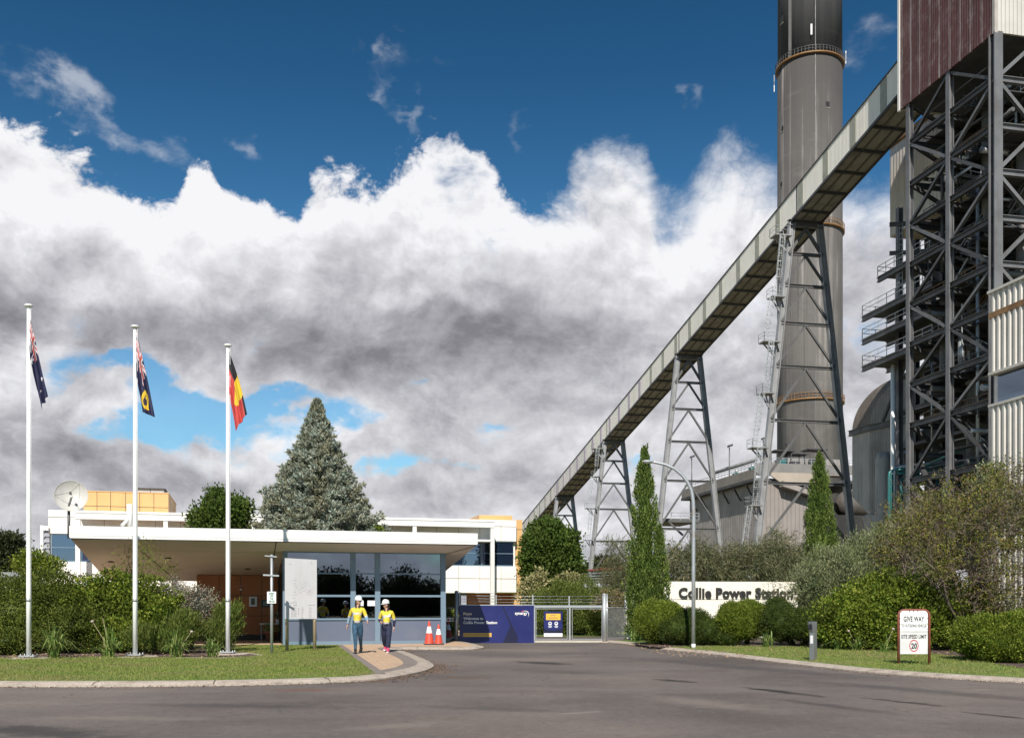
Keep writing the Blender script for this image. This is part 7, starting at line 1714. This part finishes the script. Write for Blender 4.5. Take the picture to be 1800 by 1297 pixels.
# broadleaf trees near the buildings
def broadtree(name, label, blobs, mat, seed, leaf=(.17, .085), per=13, nleaf=13, group=None, clump=.2, **kw):
    t = shrub(name, label, 'tree', blobs, mat, leaf, per, nleaf, clump, seed, group, True, False, 'crown', zbase=.05, **kw)
    b = t.location; rs = np.random.RandomState(seed); q = blobs[0]; trunk_part(t, [Vector((b.x, b.y, 0)), Vector((b.x + .1, b.y, q[2] * .5)), Vector((q[0], q[1], q[2]))], .16, .06); return t
broadtree('broadleaf_tree', 'dense dark green broadleaf tree right of the office building end', [bpx(966, 968, 58, 46, 48, 1.8), bpx(988, 992, 57.5, 34, 44, 1.6), bpx(943, 990, 58, 24, 50, 1.5), bpx(962, 930, 58.4, 30, 18, 1.0), bpx(995, 950, 58, 22, 20, 1.0), bpx(955, 1030, 57.5, 30, 38, 1.4)], LF['broad'], 51, (.20, .10), 15, 14)
shrub('variegated_shrub', 'pale cream leaved shrub at the foot of the broadleaf tree', 'shrub', [bpx(935, 1045, 55, 22, 32, 1.0), bpx(948, 1020, 55.5, 14, 18, .7), bpx(1000, 1020, 55, 24, 14, .8)], LF['variegated'], (.17, .07), 17, 13, .16, 52)
shrub('dome_shrub', 'wide dome shaped green shrub behind the open gate frame', 'shrub', [bpx(1010, 1070, 53, 66, 50, 1.9), bpx(972, 1082, 53, 36, 40, 1.4), bpx(1050, 1082, 52.6, 44, 40, 1.4)], LF['needle'], (.12, .03), 26, 16, .15, 53, None, updir=.7, dense=1)
shrub('shrub', 'olive pink tinged shrub behind the gate latch post', 'shrub', [bpx(1072, 1058, 50, 30, 22, 1.0), bpx(1088, 1070, 50, 22, 26, .8)], leafmat('leaf_pinkish', [(.06, .08, .03), (.13, .14, .06), (.24, .18, .12)], trans=.2), (.10, .045), 24, 13, .12, 54)
shrub('shrub', 'small green shrub behind the warning strip', 'shrub', [bpx(793, 1098, 49, 14, 26, .6)], LF['needle'], (.11, .04), 26, 13, .1, 55)
shrub('shrub', 'small bright green shrub peeping over the canopy beside the conifer', 'shrub', [bpx(664, 935, 50, 12, 14, .6)], LF['lime'], (.11, .06), 30, 13, .1, 56)
broadtree('round_tree', 'round bright green tree behind the canopy, left of the conifer', [bpx(388, 910, 50, 46, 30, 1.5), bpx(385, 884, 50, 20, 24, .8), bpx(383, 872, 50, 12, 16, .6), bpx(418, 898, 50, 22, 26, 1.0), bpx(372, 920, 50, 34, 24, 1.2)], LF['broad'], 57, (.17, .08), 20, 14)
broadtree('gum_tree', 'dark spreading gum tree far behind the left hedge', [bpx(20, 950, 110, 18, 10, 2), bpx(-8, 958, 110, 20, 12, 2), bpx(28, 966, 110, 12, 7, 1.6), bpx(10, 972, 110, 20, 10, 2), bpx(5, 992, 110, 30, 14, 2.4), bpx(-40, 970, 110, 34, 24, 3)], LF['eucalypt'], 58, (.42, .14), 5, 14, None, .42)
broadtree('gum_tree', 'distant dark round headed gum tree seen through the trestle legs', [bpx(1062, 1000, 230, 22, 16, 4), bpx(1045, 1008, 230, 14, 12, 3), bpx(1078, 1006, 230, 14, 12, 3)], LF['eucalypt'], 59, (.8, .3), 1.6, 14, None, .8)
# shed roof edge far left
t = thing('low_shed', 'low shed roof edge beyond the hedge at the far left', 'building', P(5, 1010, 70).xy.to_3d())
a = P(-60, 1004, 70); b = P(31, 1007, 72)
mb = MB(); mb.obox(Vector((a.x, a.y, 0)), Vector((b.x - a.x, b.y - a.y, 0)), (0, 4, 0), (0, 0, b.z - .3)); mb.build('wall', M['soffit'], t); mb = MB(); mb.obox(Vector((a.x, a.y - .3, b.z - .3)), Vector((b.x - a.x + .3, b.y - a.y, 0)), (0, 5, 0), (0, 0, .35)); mb.build('roof_edge', M['galv'], t)

# half bare twiggy trees at the right edge
def twiggy(label, trunk_xy, d, limbs, blobs, seed, leaves, twn, group):
    rs = np.random.RandomState(seed); base = P(*trunk_xy, d); base.z = IS_Z; t = thing('twiggy_tree', label, 'tree', base, group); mb = MB(); B, A, Ls, Ws = [], [], [], []
    tips = []
    for (x, y, dd) in limbs:
        e = P(x, y, d + dd); m1 = base.lerp(e, .4) + Vector((rs.normal() * .2, rs.normal() * .2, .35)); m2 = base.lerp(e, .75) + Vector((rs.normal() * .2, rs.normal() * .2, .2)); mb.path([base, m1, m2, e], .055, 6, .014)
        for k in range(9):
            s = rs.uniform(.35, 1); p0 = (m1.lerp(m2, (s - .35) / .4) if s < .75 else m2.lerp(e, (s - .75) / .25)); p1 = p0 + Vector((rs.normal() * .55, rs.normal() * .4, rs.normal() * .4 + .25)); mb.path([p0, p0.lerp(p1, .5) + Vector((0, 0, .06)), p1], .014, 4, .005); tips.append(p1)
    mb.build('trunk', M['bark'], t)
    b_, a_ = blob_leaves(rs, blobs, 7, .24, twn, updir=.15, out=.3, spread=1.3, inner=.6, lump=.34); n = len(b_)
    leaf_object('twigs', b_, a_, rs.uniform(.14, .42, n), rs.uniform(.007, .014, n), LF['twigs'], t, rs=rs)
    b_, a_ = blob_leaves(rs, blobs, 10, .12, leaves, updir=.2, out=.5, spread=1., inner=.5, lump=.34); n = len(b_)
    leaf_object('crown', b_, a_, rs.uniform(.07, .15, n), rs.uniform(.03, .06, n), LF['dry'], t, rs=rs); return t
twiggy('half bare brown twigged tree at the right edge above the low hedge', (1712, 1110), 33.5, [(1600, 905, .6), (1650, 880, 0), (1700, 900, -.4), (1760, 850, .3), (1790, 900, -.5), (1620, 980, -.6), (1830, 880, 0), (1735, 980, -1), (1790, 1020, -.6), (1570, 960, .4)],
       [bpx(1640, 930, 33.8, 62, 56, 1.5), bpx(1720, 900, 33.6, 66, 66, 1.6), bpx(1790, 880, 33.6, 60, 70, 1.6), bpx(1700, 990, 33.2, 80, 56, 1.5), bpx(1790, 985, 33.0, 60, 66, 1.5), bpx(1780, 1050, 32.6, 60, 36, 1.2)], 61, 17, 16, 'twiggy trees')
twiggy('leafier half bare tree partly hiding the tower foot, behind the first', (1600, 1060), 40, [(1580, 900, 0), (1620, 870, .4), (1560, 950, 0), (1650, 900, .3)], [bpx(1600, 930, 40.5, 44, 50, 1.4), bpx(1570, 970, 40.5, 34, 34, 1.2), bpx(1650, 900, 41, 36, 44, 1.3)], 62, 22, 12, 'twiggy trees')
broadtree('broadleaf_tree', 'dark leafy tree against the near cream clad building', [bpx(1735, 870, 44, 26, 42, 1.2), bpx(1760, 900, 44, 36, 44, 1.4), bpx(1745, 835, 44.3, 13, 26, .8)], LF['greygreen'], 63, (.15, .045), 15, 12)

# leaf litter on the beds and by the kerb
rs = np.random.RandomState(77); n = 1500
lx = np.concatenate([rs.uniform(-17, -8.2, n), rs.uniform(4.5, 16, n)]); ly = np.concatenate([rs.uniform(27.8, 33, n), rs.uniform(29, 39, n)])
o = leaf_object('leaf_litter', np.stack([lx, ly, np.full(2 * n, IS_Z + .022)], 1), rs.normal(size=(2 * n, 3)) * np.array([1, 1, .25]), rs.uniform(.04, .11, 2 * n), rs.uniform(.015, .04, 2 * n), pmat('dry_leaf', (.26, .15, .08), (.36, .27, .17), 40, .9), rs=rs); o['kind'] = 'stuff'
# wooded rise behind the viewpoint, seen in the gatehouse windows
rs = np.random.RandomState(88); blobs = []
for k in range(34):
    x = -70 + k * 5.2 + rs.normal() * 1.5; hh = rs.choice((2.4, 3.2, 4.0, 5.2)); blobs.append((x, -66 + rs.normal() * 4, hh * .5, rs.uniform(3.0, 5), 4, hh * .62))
b_, a_ = blob_leaves(rs, blobs, 1.1, .8, 26, inner=.2, front=False); n = len(b_)
o = leaf_object('treeline', b_, a_, rs.uniform(.35, .7, n), rs.uniform(.2, .4, n), LF['eucalypt'], rs=rs); o['kind'] = 'stuff'
core_mb(blobs, .95).build('treeline_branches', LF['eucalypt'], o)
# ------------------------------------------------------------------ people
def skin_mesh(name, chains, root, mats, parent=None, sub=2, matfn=None, join=None, smooth=True):
    """one continuous surface grown over a skeleton; chains share joints by name"""
    idx = {}; co = []; rad = []; edges = []
    for ch_ in chains:
        prev = None
        for nm, p, r_ in ch_:
            if nm not in idx: idx[nm] = len(co); co.append(p); rad.append(r_)
            if prev is not None and prev != idx[nm]: edges.append((prev, idx[nm]))
            prev = idx[nm]
    me = bpy.data.meshes.new(name); me.from_pydata([tuple(p) for p in co], edges, []); o = bpy.data.objects.new(name, me); COL.objects.link(o)
    o.modifiers.new('skin', 'SKIN'); sv = me.skin_vertices[0].data
    for i, r_ in enumerate(rad): sv[i].radius = r_ if isinstance(r_, tuple) else (r_, r_); sv[i].use_root = False
    sv[idx[root]].use_root = True
    o.modifiers['skin'].use_smooth_shade = True; o.modifiers['skin'].branch_smoothing = .4
    ss = o.modifiers.new('sub', 'SUBSURF'); ss.levels = sub; ss.render_levels = sub
    dg = bpy.context.evaluated_depsgraph_get(); m2 = bpy.data.meshes.new_from_object(o.evaluated_get(dg)); bpy.data.objects.remove(o); bpy.data.meshes.remove(me)
    bm = bmesh.new(); bm.from_mesh(m2); bpy.data.meshes.remove(m2)
    me = bpy.data.meshes.new(name)
    if join is not None:
        k = [bm.verts.new(p) for p in join.v]
        for f in join.f:
            try: bm.faces.new([k[i] for i in f])
            except ValueError: pass
    bmesh.ops.recalc_face_normals(bm, faces=bm.faces)
    for f in bm.faces:
        f.smooth = smooth
        if matfn: f.material_index = matfn(f.calc_center_median())
    bm.to_mesh(me); bm.free()
    for m in mats: me.materials.append(m)
    o = bpy.data.objects.new(name, me); COL.objects.link(o)
    if join is not None:                                          # fuse head, limbs and trunk into one closed skin
        rm = o.modifiers.new('fuse', 'REMESH'); rm.mode = 'VOXEL'; rm.voxel_size = .0065; rm.use_smooth_shade = True
        dg = bpy.context.evaluated_depsgraph_get(); m3 = bpy.data.meshes.new_from_object(o.evaluated_get(dg)); o.modifiers.clear(); o.data = m3
        m3.materials.clear(); m3.materials.append(mats[0]); m3.name = name
    if parent is not None: o.parent = parent; o.matrix_parent_inverse = parent.matrix_basis.inverted()
    return o

def head_mb(c, fwd, s=1.):
    """head with brow, nose, lips, chin and ears; c is the head centre"""
    fwd = Vector(fwd).normalized(); rt_ = fwd.cross(UP).normalized(); up = rt_.cross(fwd); mb = MB(); n, m = 28, 20; rings = []
    for i in range(m + 1):
        a = math.pi * (i + .04) / (m + .08); z = -math.cos(a); ring = []
        for k in range(n):
            t = 2 * math.pi * k / n; x, y = math.sin(t), math.cos(t)              # y forward
            w = .073 * math.sin(a); dpt = .093 * math.sin(a); h = .118
            if z < 0: w *= 1 - .28 * z * z * 1.2; dpt *= 1 - .10 * z * z
            px, py, pz = x * w, y * dpt, z * h
            if y > .55:
                f = max(0, 1 - abs(x) / .30)
                py += .026 * f * math.exp(-((z + .17) / .15) ** 2) * s                # nose
                py -= .010 * math.exp(-((z - .06) / .10) ** 2) * math.exp(-((abs(x) - .34) / .2) ** 2)   # eye sockets
                py += .007 * math.exp(-((z + .52) / .08) ** 2) * max(0, 1 - abs(x) / .5)   # lips
                py += .010 * math.exp(-((z + .85) / .16) ** 2)                        # chin
            if abs(x) > .93 and -.35 < z < .15: px *= 1.16                            # ears
            ring.append(c + rt_ * px + fwd * py + up * pz)
        rings.append(ring)
    mb.smooth = True; mb.grid_faces(rings); return mb, rt_, fwd, up

def hand_chains(pref, wrist, dirv, palmn, thumb_side, curl=.5):
    """palm, four unequal curled fingers and a thumb from the side of the palm"""
    d = Vector(dirv).normalized(); n = Vector(palmn).normalized(); s_ = d.cross(n).normalized() * thumb_side
    palm = wrist + d * .055; out = [[(pref + 'wrist', wrist, .021), (pref + 'palm', palm, (.030, .018))]]
    for i, (off, ln) in enumerate(((.026, .068), (.009, .078), (-.008, .072), (-.024, .056))):
        k = wrist + d * .092 + s_ * off; a = k + (d * math.cos(curl * .6) + n * math.sin(curl * .6)) * ln * .5; b = a + (d * math.cos(curl * 1.5) + n * math.sin(curl * 1.5)) * ln * .5
        out.append([(pref + 'palm', palm, .026), (pref + 'k%d' % i, k, .0125), (pref + 'm%d' % i, a, .0115), (pref + 't%d' % i, b, .0095)])
    tb = wrist + d * .035 + s_ * .024; out.append([(pref + 'palm', palm, .026), (pref + 'th0', tb + s_ * .014 + d * .012, .012), (pref + 'th1', tb + s_ * .026 + d * .042 + n * .012, .0105), (pref + 'th2', tb + s_ * .024 + d * .066 + n * .02, .008)])
    return out

def person(origin, H, label, J, head_dir, top_cols, trousers, tr_loose, boots, has_badge, hair_side):
    """J: joints in metres relative to the feet (x right in view, y away from the camera, z up)"""
    o = Vector(origin); t = thing('person', label, 'person', o, 'workers in hard hats')
    q = {k: o + Vector(v) for k, v in J.items()}
    hc = q['head']
    # ---- body, one surface
    ch_ = [[('pelvis', q['pelvis'], (.110, .08)), ('waist', q['waist'], (.095, .072)), ('chest', q['chest'], (.118, .085)), ('neckb', q['neck'], .055), ('neckt', hc - UP * .085 , .048)]]
    for sd_ in 'LR':
        ch_.append([('chest', q['chest'], (.118, .085)), (sd_ + 'sh', q[sd_ + 'sh'], .056), (sd_ + 'el', q[sd_ + 'el'], .041), (sd_ + 'wrist', q[sd_ + 'wr'], .025)])
        dv = (q[sd_ + 'wr'] - q[sd_ + 'el']).normalized()
        ch_ += hand_chains(sd_, q[sd_ + 'wr'], dv, Vector((1 if sd_ == 'L' else -1, -.2, 0)), 1 if sd_ == 'L' else -1, .6)
        ch_.append([('pelvis', q['pelvis'], (.110, .08)), (sd_ + 'hip', q[sd_ + 'hip'], .082), (sd_ + 'kn', q[sd_ + 'kn'], .056), (sd_ + 'an', q[sd_ + 'an'], .036)])
    hm, rt_, fw_, up_ = head_mb(hc, head_dir)
    skin_mesh('body', ch_, 'pelvis', [M['skin']], t, 2, None, hm)
    # ---- shirt
    chs = [[('hem0', q['pelvis'] - UP * .03, (.16, .12)), ('hem', q['pelvis'] + UP * .055, (.186, .138)), ('waist', q['waist'], (.172, .132)), ('chest', q['chest'], (.188, .135)), ('collar', q['neck'] - UP * .005, .075)]]
    for sd_ in 'LR':
        chs.append([('chest', q['chest'], (.188, .135)), (sd_ + 'sh', q[sd_ + 'sh'], .075), (sd_ + 'mid', q[sd_ + 'sh'].lerp(q[sd_ + 'el'], .6), .063), (sd_ + 'el', q[sd_ + 'el'], .060), (sd_ + 'fa', q[sd_ + 'el'].lerp(q[sd_ + 'wr'], .5), .050), (sd_ + 'cuff', q[sd_ + 'el'].lerp(q[sd_ + 'wr'], .93), .038)])
    def mf(c):
        best = None
        for sd_ in 'LR':
            a, b, e = q[sd_ + 'sh'], q[sd_ + 'el'], q[sd_ + 'wr']
            for k, (u, v) in enumerate(((a, b), (b, e))):
                w = v - u; f = max(0, min(1, (c - u).dot(w) / w.dot(w))); dist = (c - u - w * f).length
                if best is None or dist < best[0]: best = (dist, k, f)
        tor = min((c - q['chest']).length, (c - q['waist']).length, (c - q['pelvis']).length) 
        if best[0] < .09 and abs((c - q['chest']).x) > .15:
            if best[1] == 1 or best[2] > .94: return 2
            if best[2] > .80: return 1
            return 0
        z = c.z - o.z
        if abs(z - (J['chest'][2] - .075)) < .032 : return 1
        if z < J['pelvis'][2] + .075: return 1 if z > J['pelvis'][2] + .02 else 2
        if z > J['neck'][2] + .012: return 3
        return 0
    skin_mesh('shirt', chs, 'chest', [M[x] for x in top_cols], t, 2, mf)
    # collar and buttons
    mb = MB(); nk = q['neck'] + UP * .015
    for sg in (-1, 1): mb.prism([nk + Vector((sg * .012, -.088, -.012)), nk + Vector((sg * .075, -.060, .035)), nk + Vector((sg * .088, -.045, -.012)), nk + Vector((sg * .052, -.098, -.055))], (0, -.012, 0))
    mb.build('collar', M[top_cols[3]], t)
    # ---- trousers
    L_ = tr_loose; cht = [[('waisttop', q['pelvis'] + UP * .11, (.15, .115)), ('waistb', q['pelvis'] + UP * .05, (.192, .148)), ('pelvis', q['pelvis'] - UP * .04, (.200, .150))]]
    for sd_ in 'LR':
        cht.append([('pelvis', q['pelvis'] - UP * .04, (.200, .150)), (sd_ + 'hip', q[sd_ + 'hip'] - UP * .06, .118), (sd_ + 'th', q[sd_ + 'hip'].lerp(q[sd_ + 'kn'], .55), .100 + L_ * .008), (sd_ + 'kn', q[sd_ + 'kn'], .074 + L_ * .018), (sd_ + 'ca', q[sd_ + 'kn'].lerp(q[sd_ + 'an'], .4), .060 + L_ * .028), (sd_ + 'cu', q[sd_ + 'an'] + UP * .015, .046 + L_ * .036)])
    skin_mesh('trousers', cht, 'pelvis', [M[trousers]], t, 2)
    mb = MB(); b_ = q['pelvis'] + UP * .062
    mb.lathe(b_, [(1, -.018), (1.0, .018)], 28, caps=False); mb.v = [tuple(Vector((b_.x + (p[0] - b_.x) * .160, b_.y + (p[1] - b_.y) * .124, p[2]))) for p in mb.v]; mb.build('belt', M['black'], t)
    # ---- boots
    for sd_ in 'LR':
        a = q[sd_ + 'an']; tdir = Vector(J[sd_ + 'toe']).normalized(); ft = a - UP * .055
        cb = [[('top', a + UP * .05, .048), ('ank', a - UP * .01, .050), ('heel', a - UP * .055 - tdir * .02, .046), ('mid', a - UP * .060 + tdir * .075, .046), ('toe', a - UP * .066 + tdir * .165, .038)]]
        bo = skin_mesh('boot', cb, 'ank', [M[boots]], t, 2)
        mb = MB(); sd2 = tdir.cross(UP).normalized(); base = a - UP * .112
        mb.prism([base - tdir * .07 - sd2 * .04, base - tdir * .07 + sd2 * .04, base + tdir * .12 + sd2 * .050, base + tdir * .205 + sd2 * .02, base + tdir * .205 - sd2 * .02, base + tdir * .12 - sd2 * .050], UP * .028); mb.build('sole', M['black'] if boots == 'black' else M['paper'], bo)
    # ---- hair, glasses, helmet
    mb = MB(); mb.sphere(hc + up_ * .016 - fw_ * .036, .079, .079, .094, 20, 10)
    mb.sphere(hc - fw_ * .085 - up_ * .085 , .05, .045, .075, 12, 8); mb.build('hair', M['hair'], t)
    mb = MB()
    for sg in (-1, 1):
        c = hc + fw_ * .090 + rt_ * sg * .031 + up_ * .010; mb.obox(c - rt_ * .026 - up_ * .017, rt_ * .052, fw_ * .012, up_ * .034); mb.obox(c + rt_ * sg * .026, rt_ * sg * .008, -fw_ * .09, up_ * .012)
    mb.obox(hc + fw_ * .098 - rt_ * .01 + up_ * .015, rt_ * .02, fw_ * .005, up_ * .007); mb.build('glasses', pmat('dark_lens', (.012, .01, .01), None, 2, .12), t)
    mb = MB(); mb.smooth = True; hb = hc + up_ * .046; rings = []; n = 32
    prof = [(1.0, 0), (.985, .028), (.93, .060), (.80, .090), (.58, .113), (.30, .127), (.04, .131)]
    for r_, z in prof: rings.append([hb + rt_ * math.sin(2 * math.pi * k / n) * .103 * r_ + fw_ * (math.cos(2 * math.pi * k / n) * .124 * r_ - .004) + up_ * z for k in range(n)])
    mb.grid_faces(rings); hl = mb.build('hard_hat', pmat('helmet_white', (.84, .84, .85), None, 2, .25), t)
    mb = MB(); ri = []; 
    for r_, dz in ((1.0, .002), (1.0, -.010)):
        ri.append([hb + rt_ * math.sin(a) * .107 * r_ + fw_ * (math.cos(a) * .128 + max(0, math.cos(a)) ** 1.5 * .052 - .004) + up_ * (dz - max(0, math.cos(a)) * .014) for a in [2 * math.pi * k / n for k in range(n)]])
    mb.grid_faces(ri); mb.build('brim', MATS['helmet_white'], hl)
    mb = MB(); rings = []
    for r0, z0 in prof[1:]:
        rings.append([hb + fw_ * (.128 * r0 - .004) + rt_ * x + up_ * (z0 + dz) for x, dz in ((-.016, 0), (-.01, .008), (.01, .008), (.016, 0))])
    mb.grid_faces(rings, False, False); mb.build('ridge', MATS['helmet_white'], hl)
    if has_badge:
        p = q['chest'] + Vector((.075, -.128, -.085)); MB().obox(p, (.055, 0, 0), (0, -.006, 0), (0, 0, .085)).build('badge', M['paper'], t)
    return t
f1_ = G(628.5, 1148, IS_Z)
person(f1_, 1.82, 'person in yellow shirt with patterned blue sleeves, blue jeans and white hard hat', dict(
    pelvis=(0, .0, .955), waist=(.0, -.01, 1.12), chest=(.005, -.01, 1.33), neck=(.01, -.0, 1.475), head=(.035, -.035, 1.655),
    Lsh=(-.165, -.02, 1.40), Lel=(-.275, .10, 1.14), Lwr=(-.335, .12, .90), Rsh=(.175, .02, 1.41), Rel=(.285, -.02, 1.14), Rwr=(.345, -.20, 1.02),
    Lhip=(-.088, .0, .90), Lkn=(-.045, -.17, .53), Lan=(-.030, -.24, .115), Ltoe=(.10, -1, .10), Rhip=(.088, 0, .90), Rkn=(.082, .06, .53), Ran=(.055, .36, .185), Rtoe=(.05, -1, -.25)),
    (.86, -.50, -.04), ('cloth_yellow', 'reflective', 'cloth_print', 'cloth_navy'), 'cloth_denim', 0.0, 'black', False, 1)
f2_ = G(679.5, 1145.5, IS_Z)
person(f2_, 1.70, 'person in yellow shirt with navy sleeves, navy trousers, pink boots and white hard hat', dict(
    pelvis=(.005, 0, .90), waist=(.005, -.01, 1.04), chest=(.01, -.01, 1.235), neck=(.0, -.0, 1.375), head=(-.022, -.03, 1.545),
    Lsh=(-.155, 0, 1.31), Lel=(-.240, .06, 1.045), Lwr=(-.165, -.20, .985), Rsh=(.175, 0, 1.305), Rel=(.250, .06, 1.035), Rwr=(.235, .03, .80),
    Lhip=(-.09, 0, .85), Lkn=(-.088, .05, .49), Lan=(-.085, .30, .185), Ltoe=(.0, -1, -.2), Rhip=(.09, 0, .85), Rkn=(.085, -.15, .50), Ran=(.075, -.23, .112), Rtoe=(.05, -1, -.02)),
    (-.82, -.56, -.06), ('cloth_yellow', 'reflective', 'cloth_navy', 'cloth_navy'), 'cloth_navy', 1.0, 'pink', True, -1)
